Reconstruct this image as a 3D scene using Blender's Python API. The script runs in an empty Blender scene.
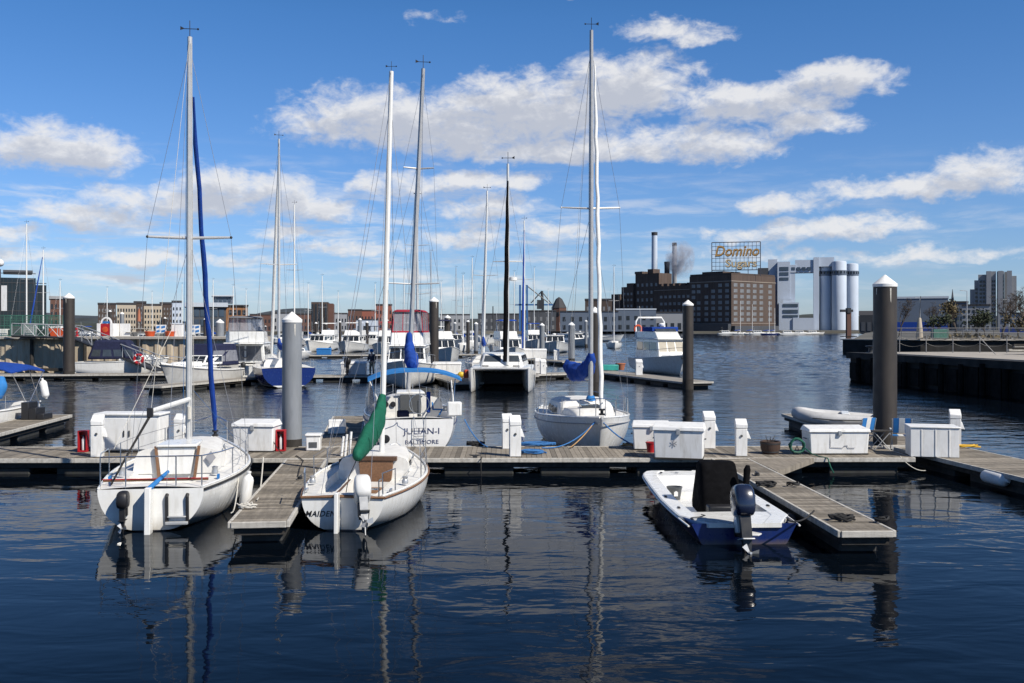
import bpy, bmesh, math, random
from mathutils import Vector, Matrix, noise as mnoise
R = math.radians
random.seed(7)
sc = bpy.context.scene
COL = sc.collection

# ------------------------------------------------------------------ camera, world, sun, exposure
F, CX, HY, H = 995.0, 512.0, 328.0, 4.1          # focal length in pixels, principal column, horizon row, eye height
cam_d = bpy.data.cameras.new('camera')
cam = bpy.data.objects.new('camera', cam_d); COL.objects.link(cam)
cam.location = (0, 0, H); cam.rotation_euler = (R(90), 0, 0)
cam_d.sensor_width = 36; cam_d.lens = F/1024*36; cam_d.shift_y = -13.5/1024
cam_d.clip_start = .1; cam_d.clip_end = 20000
sc.camera = cam
sc.view_settings.view_transform = 'Standard'; sc.view_settings.look = 'None'
sc.view_settings.gamma = 1; sc.view_settings.exposure = 0.32
SUN_EL, SUN_AZ = R(43), R(128)                    # azimuth measured from +Y towards +X
sd = Vector((math.sin(SUN_AZ)*math.cos(SUN_EL), math.cos(SUN_AZ)*math.cos(SUN_EL), math.sin(SUN_EL)))
sun_d = bpy.data.lights.new('sun', 'SUN'); sun_d.energy = 5.0; sun_d.angle = R(.53); sun_d.color = (1, .935, .83)
sun = bpy.data.objects.new('sun', sun_d); COL.objects.link(sun)
sun.rotation_euler = sd.to_track_quat('Z', 'Y').to_euler(); sun.location = sd*200

class NT:
    """small helper to wire shader nodes"""
    def __init__(s, tree): s.t = tree; s.n = tree.nodes; s.l = tree.links
    def node(s, typ, **kw):
        n = s.n.new(typ)
        for k, v in kw.items():
            setattr(n, k, v)
        return n
    def put(s, sock, v):
        if hasattr(v, 'is_output'): s.l.new(v, sock)
        else: sock.default_value = v
    def m(s, op, a, b=None, c=None, clamp=False):
        n = s.node('ShaderNodeMath', operation=op); n.use_clamp = clamp
        for i, v in enumerate((a, b, c)):
            if v is not None: s.put(n.inputs[i], v)
        return n.outputs[0]
    def mix(s, f, a, b):
        n = s.node('ShaderNodeMix', data_type='RGBA')
        s.put(n.inputs[0], f); s.put(n.inputs[6], a); s.put(n.inputs[7], b)
        return n.outputs[2]
    def mr(s, v, a, b, c=0, d=1, smooth=False):
        n = s.node('ShaderNodeMapRange'); n.interpolation_type = 'SMOOTHSTEP' if smooth else 'LINEAR'
        for i, x in enumerate((v, a, b, c, d)): s.put(n.inputs[i], x)
        return n.outputs[0]
    def noise(s, vec, scale, detail=4, rough=.55, dist=0):
        n = s.node('ShaderNodeTexNoise'); s.put(n.inputs['Vector'], vec)
        n.inputs['Scale'].default_value = scale; n.inputs['Detail'].default_value = detail
        n.inputs['Roughness'].default_value = rough; n.inputs['Distortion'].default_value = dist
        return n.outputs[0]
    def vec(s, x, y, z):
        n = s.node('ShaderNodeCombineXYZ')
        for i, v in enumerate((x, y, z)): s.put(n.inputs[i], v)
        return n.outputs[0]
    def scale(s, v, k):
        n = s.node('ShaderNodeVectorMath', operation='MULTIPLY'); s.put(n.inputs[0], v); n.inputs[1].default_value = k
        return n.outputs[0]

def rgb(c): return (c[0], c[1], c[2], 1)

# sky: Nishita plus a cloud field laid out over azimuth / elevation (in 1/995 rad)
# (azimuth, elevation, half width, half height, weight)
CLOUDS = [(-125, 200, 118, 38, 1.0), (-60, 192, 90, 36, 1.0), (20, 210, 110, 44, 1.05), (118, 232, 72, 40, 1.1), (60, 176, 140, 20, 1.0), (190, 178, 80, 26, .8),
          (240, 212, 88, 26, 1.0), (325, 236, 46, 16, .95), (285, 192, 52, 16, .9), (118, 172, 90, 16, .85),
          (150, 286, 50, 14, .75), (185, 278, 34, 12, .7), (72, 328, 62, 12, .8), (100, 360, 160, 34, .8), (-40, 392, 150, 30, .7), (60, 425, 220, 40, .75),
          (-425, 160, 85, 30, 1.0), (-325, 118, 105, 20, .9), (-400, 102, 60, 17, .95), (-480, 84, 50, 12, .9), (-215, 92, 40, 10, .85), (-140, 136, 30, 12, .8), (-345, 66, 70, 10, .8), (-50, 86, 60, 12, .85), (-30, 146, 70, 16, .95), (40, 96, 50, 10, .8), (-470, 62, 60, 9, .7), (-260, 62, 50, 8, .7), (-150, 78, 60, 9, .7), (310, 226, 60, 22, .9),
          (-240, 130, 64, 22, .9), (-200, 116, 48, 22, .95), (-285, 132, 46, 22, .9), (-90, 140, 70, 16, .7), (-30, 120, 60, 18, .75),
          (400, 128, 120, 17, .95), (270, 118, 60, 14, .85), (440, 142, 50, 22, .85), (320, 94, 90, 14, .8), (250, 88, 70, 13, .7), (400, 66, 90, 10, .6), (230, 70, 90, 9, .5),
          (-15, 100, 60, 12, .6), (-75, 298, 28, 6, .22), (-25, 250, 9, 9, .2)]
world = bpy.data.worlds.new('World'); sc.world = world; world.use_nodes = True
w = NT(world.node_tree)
for n in list(w.n): w.n.remove(n)
def cloud_group():
    g = bpy.data.node_groups.new('cloud_density', 'ShaderNodeTree')
    g.interface.new_socket('a', in_out='INPUT', socket_type='NodeSocketFloat')
    g.interface.new_socket('e', in_out='INPUT', socket_type='NodeSocketFloat')
    g.interface.new_socket('d', in_out='OUTPUT', socket_type='NodeSocketFloat')
    q = NT(g); gi = q.node('NodeGroupInput'); go = q.node('NodeGroupOutput')
    a0, e0 = gi.outputs[0], gi.outputs[1]
    wv = q.vec(q.m('MULTIPLY', a0, .012), q.m('MULTIPLY', e0, .02), 3.3)
    wn = q.noise(wv, 1.0, 4, .55)
    a = q.m('ADD', a0, q.m('MULTIPLY', q.m('SUBTRACT', wn, .5), 70))
    e = q.m('ADD', e0, q.m('MULTIPLY', q.m('SUBTRACT', q.noise(wv, 2.3, 4, .55), .5), 26))
    best = None
    for (ca, ce, cw, ch, k) in CLOUDS:
        x = q.m('DIVIDE', q.m('SUBTRACT', a, ca), cw); y = q.m('DIVIDE', q.m('SUBTRACT', e, ce), ch)
        # flat undersides: the lower half falls off faster
        y = q.m('MULTIPLY', y, q.mr(y, -.3, .1, 1.35, 1.0))
        r2 = q.m('ADD', q.m('MULTIPLY', x, x), q.m('MULTIPLY', y, y))
        v = q.m('MULTIPLY', q.m('SUBTRACT', 1, r2), k)
        best = v if best is None else q.m('SMOOTH_MAX', best, v, .25)
    fine = q.noise(q.vec(q.m('MULTIPLY', a0, .030), q.m('MULTIPLY', e0, .055), 0), 1.0, 8, .62, .5)
    d = q.m('ADD', best, q.m('MULTIPLY', q.m('SUBTRACT', fine, .5), 1.9))
    d = q.m('ADD', d, q.m('MULTIPLY', q.m('SUBTRACT', q.noise(q.vec(q.m('MULTIPLY', a0, .10), q.m('MULTIPLY', e0, .15), 5), 1.0, 5, .6, .4), .5), .8))
    d = q.mr(d, -.16, .95, 0, 1, True)
    # thin low streaks nearer the horizon
    st = q.noise(q.vec(q.m('MULTIPLY', a0, .012), q.m('MULTIPLY', e0, .072), 7.0), 1.0, 6, .6, .3)
    band = q.m('MULTIPLY', q.mr(e0, 8, 40, 0, 1, True), q.mr(e0, 190, 90, 0, 1, True))
    st = q.m('MULTIPLY', q.mr(st, .44, .72, 0, .85, True), q.m('MULTIPLY', band, q.mr(a0, -60, 260, 1, .35)))
    q.l.new(q.m('MAXIMUM', d, st, clamp=True), go.inputs[0])
    return g
CG = cloud_group()
tc = w.node('ShaderNodeTexCoord'); sx = w.node('ShaderNodeSeparateXYZ'); w.l.new(tc.outputs['Generated'], sx.inputs[0])
az = w.m('MULTIPLY', w.m('ARCTAN2', sx.outputs[0], sx.outputs[1]), 995.0)
el = w.m('MULTIPLY', w.m('ARCSINE', sx.outputs[2]), 995.0)
def dens(da, de):
    n = w.node('ShaderNodeGroup'); n.node_tree = CG
    w.l.new(w.m('ADD', az, da), n.inputs[0]); w.l.new(w.m('ADD', el, de), n.inputs[1]); return n.outputs[0]
d0, d1 = dens(0, 0), dens(9, 15)
sky = w.node('ShaderNodeTexSky', sky_type='NISHITA'); sky.sun_disc = False
sky.sun_elevation = SUN_EL; sky.sun_rotation = SUN_AZ; sky.altitude = 0; sky.air_density = 1.0; sky.dust_density = .25; sky.ozone_density = 1.6
tint = w.mix(w.mr(el, 20, 330, 0, 1), (.56, .72, 1.10, 1), (.335, .69, 1.08, 1))
tint = w.mix(w.mr(el, 300, 640, 0, 1), tint, (.17, .34, .56, 1))
mulc = w.node('ShaderNodeMix', data_type='RGBA', blend_type='MULTIPLY'); mulc.inputs[0].default_value = 1
w.l.new(sky.outputs[0], mulc.inputs[6]); w.l.new(tint, mulc.inputs[7])
ccol = w.mix(w.mr(d1, .2, 1.0, 0, 1), (7.6, 7.6, 7.7, 1), (4.9, 5.15, 5.8, 1))
final = w.mix(w.m('MULTIPLY', d0, .93), mulc.outputs[2], ccol)
bg = w.node('ShaderNodeBackground'); bg.inputs[1].default_value = .088
w.l.new(final, bg.inputs[0]); wo = w.node('ShaderNodeOutputWorld'); w.l.new(bg.outputs[0], wo.inputs[0])
world.cycles.sampling_method = 'MANUAL'; world.cycles.sample_map_resolution = 512
sc.cycles.use_denoising = True
sc.cycles.max_bounces = 6; sc.cycles.diffuse_bounces = 3; sc.cycles.glossy_bounces = 4; sc.cycles.transmission_bounces = 4
sc.cycles.transparent_max_bounces = 12; sc.cycles.caustics_reflective = False; sc.cycles.caustics_refractive = False
sc.cycles.sample_clamp_indirect = 6; sc.cycles.volume_bounces = 1

# ------------------------------------------------------------------ helpers
def P(x, y, Y): return Vector(((x-CX)/F*Y, Y, H-(y-HY)/F*Y))      # picture point at a known distance
def Wp(x, y, z=0.0):                                              # picture point on a known height
    Y = (H-z)*F/(y-HY); return Vector(((x-CX)/F*Y, Y, z))
DZ = .45                                                          # floating dock deck height

MATS = {}
def mat(name, col, rough=.5, metal=0, var=.12, scale=3.0, bump=0, bscale=40, spec=.5, dirt=None, dirt_amt=.4, island=0,
        coat=0, bands=None, alpha=1, stretch=(1, 1, 1), brick=None, trans=0, scum=0):
    m = bpy.data.materials.new(name); m.use_nodes = True; MATS[name] = m
    q = NT(m.node_tree); b = q.n['Principled BSDF']
    tc = q.node('ShaderNodeTexCoord'); ob = tc.outputs['Object']
    sv = q.scale(ob, stretch)
    n = q.noise(sv, scale, 6, .6)
    lo = rgb([c*(1-var) for c in col]); hi = rgb([min(1, c*(1+var*.6)) for c in col])
    c = q.mix(q.mr(n, .3, .7), lo, hi)
    if brick:
        bt = q.node('ShaderNodeTexBrick'); q.l.new(ob, bt.inputs[0])
        bt.inputs['Scale'].default_value = brick[0]; bt.inputs['Color1'].default_value = lo; bt.inputs['Color2'].default_value = hi
        bt.inputs['Mortar'].default_value = rgb(brick[1]); c = q.mix(q.mr(n, .2, .8, .0, .45), bt.outputs[0], lo)
    if island:
        gn = q.node('ShaderNodeNewGeometry')
        k = q.mr(gn.outputs['Random Per Island'], 0, 1, 1-island, 1+island*.6)
        mm = q.node('ShaderNodeMix', data_type='RGBA', blend_type='MULTIPLY'); mm.inputs[0].default_value = 1
        q.l.new(c, mm.inputs[6]); q.l.new(q.vec(k, k, k), mm.inputs[7]); c = mm.outputs[2]
    if dirt:
        sn = q.noise(q.scale(ob, (3.0, 3.0, .5)), 2.2, 7, .65)
        c = q.mix(q.mr(sn, .5, .75, 0, dirt_amt), c, rgb(dirt))
    if bands or scum:
        z = q.node('ShaderNodeSeparateXYZ'); q.l.new(ob, z.inputs[0]); z = z.outputs[2]
        if scum:
            zz = q.m('ADD', z, q.m('MULTIPLY', q.m('SUBTRACT', q.noise(ob, 6, 5), .5), .12))
            c = q.mix(q.mr(zz, .0, scum, .55, 0), c, (.16, .12, .06, 1))
        for (z0, z1, bc) in bands or ():
            f = q.m('MULTIPLY', q.m('GREATER_THAN', z, z0), q.m('LESS_THAN', z, z1)); c = q.mix(f, c, rgb(bc))
    q.l.new(c, b.inputs['Base Color'])
    rn = q.noise(ob, scale*2.3, 5)
    q.l.new(q.mr(rn, .3, .7, max(0, rough*.8), min(1, rough*1.2)), b.inputs['Roughness'])
    b.inputs['Metallic'].default_value = metal; b.inputs['Specular IOR Level'].default_value = spec
    b.inputs['Coat Weight'].default_value = coat; b.inputs['Coat Roughness'].default_value = .08
    b.inputs['Transmission Weight'].default_value = trans
    b.inputs['Alpha'].default_value = alpha
    if bump:
        bn = q.node('ShaderNodeBump'); bn.inputs['Strength'].default_value = min(1, bump*1.0); bn.inputs['Distance'].default_value = .02
        q.l.new(q.noise(sv, bscale, 5, .6), bn.inputs['Height']); q.l.new(bn.outputs[0], b.inputs['Normal'])
    return m

mat('gelcoat', (.74, .74, .72), .28, var=.06, scale=2, coat=.3, dirt=(.36, .32, .25), dirt_amt=.38)
mat('gelcoat_deck', (.70, .69, .66), .5, var=.10, scale=5, dirt=(.34, .31, .26), dirt_amt=.35, bump=.06, bscale=160)
mat('hull_white', (.76, .76, .74), .25, var=.05, coat=.4, dirt=(.38, .34, .27), dirt_amt=.34, scum=.30, bands=[(-9, .03, (.02, .02, .025))])
mat('hull_white_blue', (.74, .74, .73), .25, var=.05, coat=.4, dirt=(.40, .38, .34), dirt_amt=.25, scum=.3, bands=[(-9, .06, (.02, .03, .06)), (.16, .22, (.03, .06, .22))])
mat('hull_gray', (.50, .50, .49), .35, var=.10, coat=.2, dirt=(.30, .27, .22), dirt_amt=.4, scum=.3, bands=[(-9, .05, (.03, .03, .03))])
mat('hull_blue', (.006, .021, .135), .25, var=.12, coat=.5, bands=[(.05, .17, (.72, .72, .70)), (-9, .05, (.012, .014, .02))])
mat('hull_navy', (.006, .018, .11), .3, var=.2, coat=.4, dirt=(.06, .08, .10), dirt_amt=.3, scum=.14)
mat('plastic_white', (.74, .74, .73), .42, var=.07, scale=3, dirt=(.36, .33, .27), dirt_amt=.5, bump=.04, bscale=60)
mat('plastic_gray', (.075, .08, .085), .5, var=.12)
mat('plastic_black', (.016, .016, .018), .45, var=.3)
mat('rubber_black', (.022, .022, .023), .7, var=.3)
mat('mast_white', (.72, .72, .70), .4, var=.06, dirt=(.35, .33, .3), dirt_amt=.25)
mat('mast_alu', (.58, .58, .57), .38, metal=.3, var=.10, scale=6)
mat('mast_gray', (.42, .42, .42), .4, metal=.25, var=.12, scale=6)
mat('mast_black', (.02, .02, .022), .4, var=.2)
mat('stainless', (.62, .62, .63), .22, metal=.95, var=.08)
mat('wire', (.33, .33, .34), .4, metal=.7, var=.1)
mat('canvas_blue', (.011, .050, .27), .85, var=.22, scale=5, bump=.35, bscale=22, spec=.2)
mat('canvas_sky', (.03, .17, .44), .8, var=.15, scale=5, bump=.25, bscale=22, spec=.2)
mat('canvas_green', (.008, .095, .058), .85, var=.2, scale=5, bump=.35, bscale=20, spec=.2)
mat('canvas_navy', (.018, .022, .055), .85, var=.25, scale=5, bump=.3, bscale=20, spec=.2)
mat('canvas_black', (.006, .006, .007), .8, var=.35, scale=4, bump=.5, bscale=9, spec=.03)
mat('canvas_red', (.33, .03, .05), .8, var=.15, bump=.2, spec=.2)
mat('canvas_gray', (.16, .165, .18), .8, var=.15, bump=.2, spec=.2)
mat('sailcloth', (.68, .68, .66), .75, var=.1, scale=5, bump=.25, bscale=18)
mat('vinyl_clear', (.35, .36, .40), .12, var=.2, alpha=.55)
mat('window_cover', (.42, .38, .31), .8, var=.1)
mat('glass_dark', (.018, .022, .028), .06, var=.3, spec=.6)
mat('glass_tint', (.05, .06, .07), .08, var=.3, spec=.6)
mat('teak', (.20, .105, .055), .55, var=.3, scale=4, stretch=(6, .8, 6), bump=.1)
mat('teak_dark', (.10, .052, .03), .5, var=.3, scale=4, stretch=(6, .8, 6))
mat('deck_plank', (.235, .208, .172), .85, var=.32, scale=2.2, stretch=(5, .6, 1), bump=.5, bscale=8, island=.42, dirt=(.075, .065, .05), dirt_amt=.55, spec=.25)
mat('deck_plank_far', (.25, .23, .205), .85, var=.22, scale=1.0, stretch=(6, .5, 1), spec=.25)
mat('fascia', (.46, .44, .40), .8, var=.28, scale=1.5, stretch=(1, 6, 6), bump=.25, bscale=10, dirt=(.12, .10, .08), dirt_amt=.5)
mat('timber_dark', (.030, .026, .022), .85, var=.45, scale=3, bump=.4, bscale=12)
mat('float_tub', (.028, .028, .027), .7, var=.4, scale=3, dirt=(.03, .035, .02), dirt_amt=.7)
mat('pile_brown', (.038, .031, .026), .55, var=.22, scale=1.2, stretch=(3, 3, .6), dirt=(.025, .022, .02), dirt_amt=.5, bump=.12, bscale=20)
mat('pile_gray', (.20, .215, .235), .5, var=.18, scale=1.2, stretch=(3, 3, .5), dirt=(.10, .105, .11), dirt_amt=.5, bump=.1, bscale=20)
mat('pile_cap', (.76, .76, .75), .45, var=.06, dirt=(.4, .38, .34), dirt_amt=.2)
mat('rope_white', (.52, .50, .45), .9, var=.25, scale=30)
mat('rope_blue', (.03, .14, .36), .9, var=.3, scale=30)
mat('rope_black', (.015, .015, .016), .9, var=.3)
mat('rope_tan', (.36, .22, .10), .9, var=.3)
mat('rope_yellow', (.62, .36, .02), .7, var=.2)
mat('red_paint', (.36, .014, .02), .4, var=.15)
mat('orange_paint', (.52, .075, .02), .5, var=.2)
mat('yellow_paint', (.6, .42, .03), .5, var=.2)
mat('green_hose', (.012, .10, .065), .5, var=.2)
mat('teal', (.03, .30, .26), .5, var=.2)
mat('terracotta', (.36, .13, .07), .8, var=.2)
mat('barrel_wood', (.06, .034, .024), .7, var=.3, scale=8, stretch=(4, 4, .5))
mat('soil', (.03, .022, .015), .95, var=.3)
mat('chrome_gray', (.40, .41, .42), .35, metal=.4, var=.12)
mat('motor_white', (.62, .62, .61), .32, var=.08, coat=.4)
mat('motor_navy', (.012, .018, .042), .25, var=.2, coat=.6)
mat('decal_navy', (.02, .03, .10), .5, var=.1)
mat('decal_black', (.015, .015, .017), .5, var=.1)
mat('decal_gray', (.30, .30, .32), .5, var=.1)
mat('hypalon', (.48, .48, .48), .6, var=.12, dirt=(.2, .2, .2), dirt_amt=.3)
mat('skin', (.50, .32, .24), .6, var=.1)
mat('cloth_dark', (.02, .028, .05), .9, var=.3, bump=.2)
mat('cloth_tan', (.30, .25, .18), .9, var=.2)
mat('concrete', (.34, .32, .29), .85, var=.22, scale=.8, bump=.2, bscale=6, dirt=(.15, .13, .11), dirt_amt=.4)
mat('concrete_dark', (.014, .013, .012), .9, var=.6, scale=.5, bump=.5, bscale=2.5, dirt=(.014, .014, .012), dirt_amt=.7)
mat('sheet_pile', (.47, .40, .30), .85, var=.3, scale=.35, stretch=(1, 1, .4), dirt=(.30, .14, .06), dirt_amt=.6)
mat('pier_dark', (.012, .011, .010), .95, var=.6, scale=1.5, bump=.5, bscale=4, spec=.1)
mat('galv_dull', (.20, .20, .205), .6, metal=.2, var=.2)
mat('galv', (.42, .43, .44), .5, metal=.3, var=.15)
mat('steel_dark', (.03, .032, .036), .5, var=.3)
mat('blue_steel', (.03, .12, .30), .5, var=.2)

class MB:
    def __init__(s): s.v = []; s.f = []
    def add(s, vs, fs):
        o = len(s.v); s.v += [tuple(v) for v in vs]; s.f += [tuple(i+o for i in f) for f in fs]; return s
    def box(s, x0, y0, z0, x1, y1, z1):
        return s.add([(x0, y0, z0), (x1, y0, z0), (x1, y1, z0), (x0, y1, z0), (x0, y0, z1), (x1, y0, z1), (x1, y1, z1), (x0, y1, z1)],
                     [(0, 3, 2, 1), (4, 5, 6, 7), (0, 1, 5, 4), (1, 2, 6, 5), (2, 3, 7, 6), (3, 0, 4, 7)])
    def cbox(s, c, d, rz=0):
        M = Matrix.Translation(Vector(c)) @ Matrix.Rotation(rz, 4, 'Z'); x, y, z = d[0]/2, d[1]/2, d[2]/2
        vs = [M @ Vector(v) for v in [(-x, -y, -z), (x, -y, -z), (x, y, -z), (-x, y, -z), (-x, -y, z), (x, -y, z), (x, y, z), (-x, y, z)]]
        return s.add(vs, [(0, 3, 2, 1), (4, 5, 6, 7), (0, 1, 5, 4), (1, 2, 6, 5), (2, 3, 7, 6), (3, 0, 4, 7)])
    def hexa(s, lo, hi):      # two quads (counter clockwise from above)
        return s.add(list(lo)+list(hi), [(0, 3, 2, 1), (4, 5, 6, 7), (0, 1, 5, 4), (1, 2, 6, 5), (2, 3, 7, 6), (3, 0, 4, 7)])
    def rings(s, rings, closed=True, cap0=True, cap1=True):
        n = len(rings[0]); vs = [p for r in rings for p in r]; fs = []
        for i in range(len(rings)-1):
            for j in range(n if closed else n-1):
                k = (j+1) % n
                fs.append((i*n+j, i*n+k, (i+1)*n+k, (i+1)*n+j))
        if cap0: fs.append(tuple(reversed(range(n))))
        if cap1: fs.append(tuple((len(rings)-1)*n+j for j in range(n)))
        return s.add(vs, fs)
    def tube(s, pts, r, n=8, cap=True, sq=1.0):
        pts = [Vector(p) for p in pts]; rs = r if isinstance(r, (list, tuple)) else [r]*len(pts)
        up = None; rings = []
        for i, p in enumerate(pts):
            t = (pts[min(i+1, len(pts)-1)]-pts[max(i-1, 0)]).normalized()
            if up is None:
                up = Vector((0, 0, 1)) if abs(t.z) < .9 else Vector((0, 1, 0))
            a = t.cross(up)
            if a.length < 1e-5: a = t.cross(Vector((1, 0, 0)))
            a.normalize(); b = a.cross(t).normalized(); up = b
            rings.append([p + a*rs[i]*math.cos(2*math.pi*k/n) + b*rs[i]*sq*math.sin(2*math.pi*k/n) for k in range(n)])
        return s.rings(rings, True, cap, cap)
    def lathe(s, prof, c=(0, 0, 0), n=20, cap=True):
        c = Vector(c)
        rings = [[c+Vector((r*math.cos(2*math.pi*k/n), r*math.sin(2*math.pi*k/n), z)) for k in range(n)] for r, z in prof]
        return s.rings(rings, True, cap, cap)
    def prism(s, poly, z0, z1):
        n = len(poly)
        return s.rings([[(x, y, z0) for x, y in poly], [(x, y, z1) for x, y in poly]])
    def prismx(s, poly, x0, x1):   # polygon in (y, z) extruded in x
        return s.rings([[(x0, y, z) for y, z in poly], [(x1, y, z) for y, z in poly]])
    def panel(s, c, u0, u1, v0, v1, th=.02, off=0):  # thin slab lying on quad c (bl, br, tr, tl)
        c = [Vector(p) for p in c]; nrm = (c[1]-c[0]).cross(c[3]-c[0]).normalized()
        def q(u, v): return (c[0]*(1-u)+c[1]*u)*(1-v)+(c[3]*(1-u)+c[2]*u)*v
        lo = [q(u0, v0), q(u1, v0), q(u1, v1), q(u0, v1)]
        return s.hexa([p+nrm*(off-.01) for p in lo], [p+nrm*(off+th) for p in lo])
    def ball(s, c, r, n=10, m=6, sc=(1, 1, 1)):
        c = Vector(c); pr = []
        for i in range(m+1):
            a = -math.pi/2+math.pi*i/m; pr.append((max(1e-3, math.cos(a))*r, math.sin(a)*r))
        rings = [[c+Vector((q*math.cos(2*math.pi*k/n)*sc[0], q*math.sin(2*math.pi*k/n)*sc[1], z*sc[2])) for k in range(n)] for q, z in pr]
        return s.rings(rings)
    def build(s, name, m, parent=None, bevel=0, smooth=35, loc=None, rz=None, sub=0, seg=2):
        me = bpy.data.meshes.new(name); me.from_pydata(s.v, [], s.f)
        bm = bmesh.new(); bm.from_mesh(me); bmesh.ops.recalc_face_normals(bm, faces=bm.faces); bm.to_mesh(me); bm.free()
        me.materials.append(MATS[m] if isinstance(m, str) else m)
        if smooth:
            me.polygons.foreach_set('use_smooth', [True]*len(me.polygons)); me.set_sharp_from_angle(angle=R(smooth))
        o = bpy.data.objects.new(name, me); COL.objects.link(o)
        if parent is not None: o.parent = parent
        if loc is not None: o.location = loc
        if rz is not None: o.rotation_euler = (0, 0, rz)
        if bevel:
            b = o.modifiers.new('bevel', 'BEVEL'); b.width = bevel; b.segments = seg; b.limit_method = 'ANGLE'; b.angle_limit = R(40)
        if sub:
            b = o.modifiers.new('sub', 'SUBSURF'); b.levels = sub; b.render_levels = sub
        return o

def tag(o, label=None, cat=None, group=None, kind=None):
    if label: o['label'] = label
    if cat: o['category'] = cat
    if group: o['group'] = group
    if kind: o['kind'] = kind
    return o
def thing(name, label, cat, loc=(0, 0, 0), rz=0, group=None):
    o = bpy.data.objects.new(name, None); COL.objects.link(o); o.location = loc; o.rotation_euler = (0, 0, rz)
    o.empty_display_size = .2
    return tag(o, label, cat, group)
def dup(root, loc, rz=0, label=None, group=None, scale=None, parent=None):
    r = root.copy(); COL.objects.link(r)
    if parent is None: r.location = loc; r.rotation_euler = (0, 0, rz)
    else: r.parent = parent
    if label: r['label'] = label
    if group: r['group'] = group
    if scale: r.scale = scale if isinstance(scale, (tuple, list)) else (scale,)*3
    for ch in list(root.children): dup(ch, None, parent=r)
    return r
def head(d): return math.atan2(-d[0], d[1])
def catenary(a, b, sag, n=10):
    a, b = Vector(a), Vector(b)
    return [a.lerp(b, i/n)-Vector((0, 0, sag*4*(i/n)*(1-i/n))) for i in range(n+1)]
def text_mesh(body, size, m, name, parent=None, ext=.004, shear=0, loc=(0, 0, 0), rot=(R(90), 0, 0), spacing=1, sx=1, bold=0):
    cu = bpy.data.curves.new('t', 'FONT'); cu.body = body; cu.size = size; cu.extrude = ext; cu.shear = shear; cu.align_x = 'CENTER'; cu.align_y = 'CENTER'
    cu.space_character = spacing; cu.offset = bold; cu.resolution_u = 3
    ob = bpy.data.objects.new('t', cu); COL.objects.link(ob)
    dg = bpy.context.evaluated_depsgraph_get(); me = bpy.data.meshes.new_from_object(ob.evaluated_get(dg))
    bpy.data.objects.remove(ob); bpy.data.curves.remove(cu)
    me.materials.clear(); me.materials.append(MATS[m])
    o = bpy.data.objects.new(name, me); COL.objects.link(o); o.location = loc; o.rotation_euler = rot; o.scale = (sx, 1, 1)
    if parent: o.parent = parent
    return o
# ------------------------------------------------------------------ water
wm = bpy.data.materials.new('water'); wm.use_nodes = True; MATS['water'] = wm
q = NT(wm.node_tree); b = q.n['Principled BSDF']
b.inputs['Base Color'].default_value = (.0016, .0032, .006, 1);  b.inputs['IOR'].default_value = 1.333; b.inputs['Specular IOR Level'].default_value = .13
geo = q.node('ShaderNodeNewGeometry'); pos = geo.outputs['Position']
big = q.noise(q.scale(pos, (.02, .03, 1)), 1.0, 3)
amp = q.mr(big, .38, .62, .22, .72)
patch = q.mr(q.noise(q.scale(pos, (.09, .16, 1)), 1.0, 4), .35, .65, .35, 1.3)
sxyz = q.node('ShaderNodeSeparateXYZ'); q.l.new(pos, sxyz.inputs[0])
open_water = q.mr(sxyz.outputs[1], 33, 75, 0, 1, True)           # wind reaches the water outside the sheltered basin
q.l.new(q.mr(open_water, 0, 1, .025, .06), b.inputs['Roughness'])
h1 = q.m('MULTIPLY', q.m('SUBTRACT', q.noise(q.scale(pos, (.55, 1.1, 1)), 1.0, 3, .5, .4), .5), .064)
h2 = q.m('MULTIPLY', q.m('SUBTRACT', q.noise(q.scale(pos, (2.0, 4.2, 1)), 1.0, 3, .5, .3), .5), q.m('MULTIPLY', patch, .010))
h3 = q.m('MULTIPLY', q.m('SUBTRACT', q.noise(q.scale(pos, (1.1, 2.6, 1)), 1.0, 5, .6), .5), q.m('MULTIPLY', open_water, .05))
hh = q.m('ADD', q.m('MULTIPLY', q.m('ADD', h1, h2), amp), h3)
bn = q.node('ShaderNodeBump'); bn.inputs['Strength'].default_value = 1; bn.inputs['Distance'].default_value = 1
q.l.new(hh, bn.inputs['Height']); q.l.new(bn.outputs[0], b.inputs['Normal'])
import numpy as np
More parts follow.
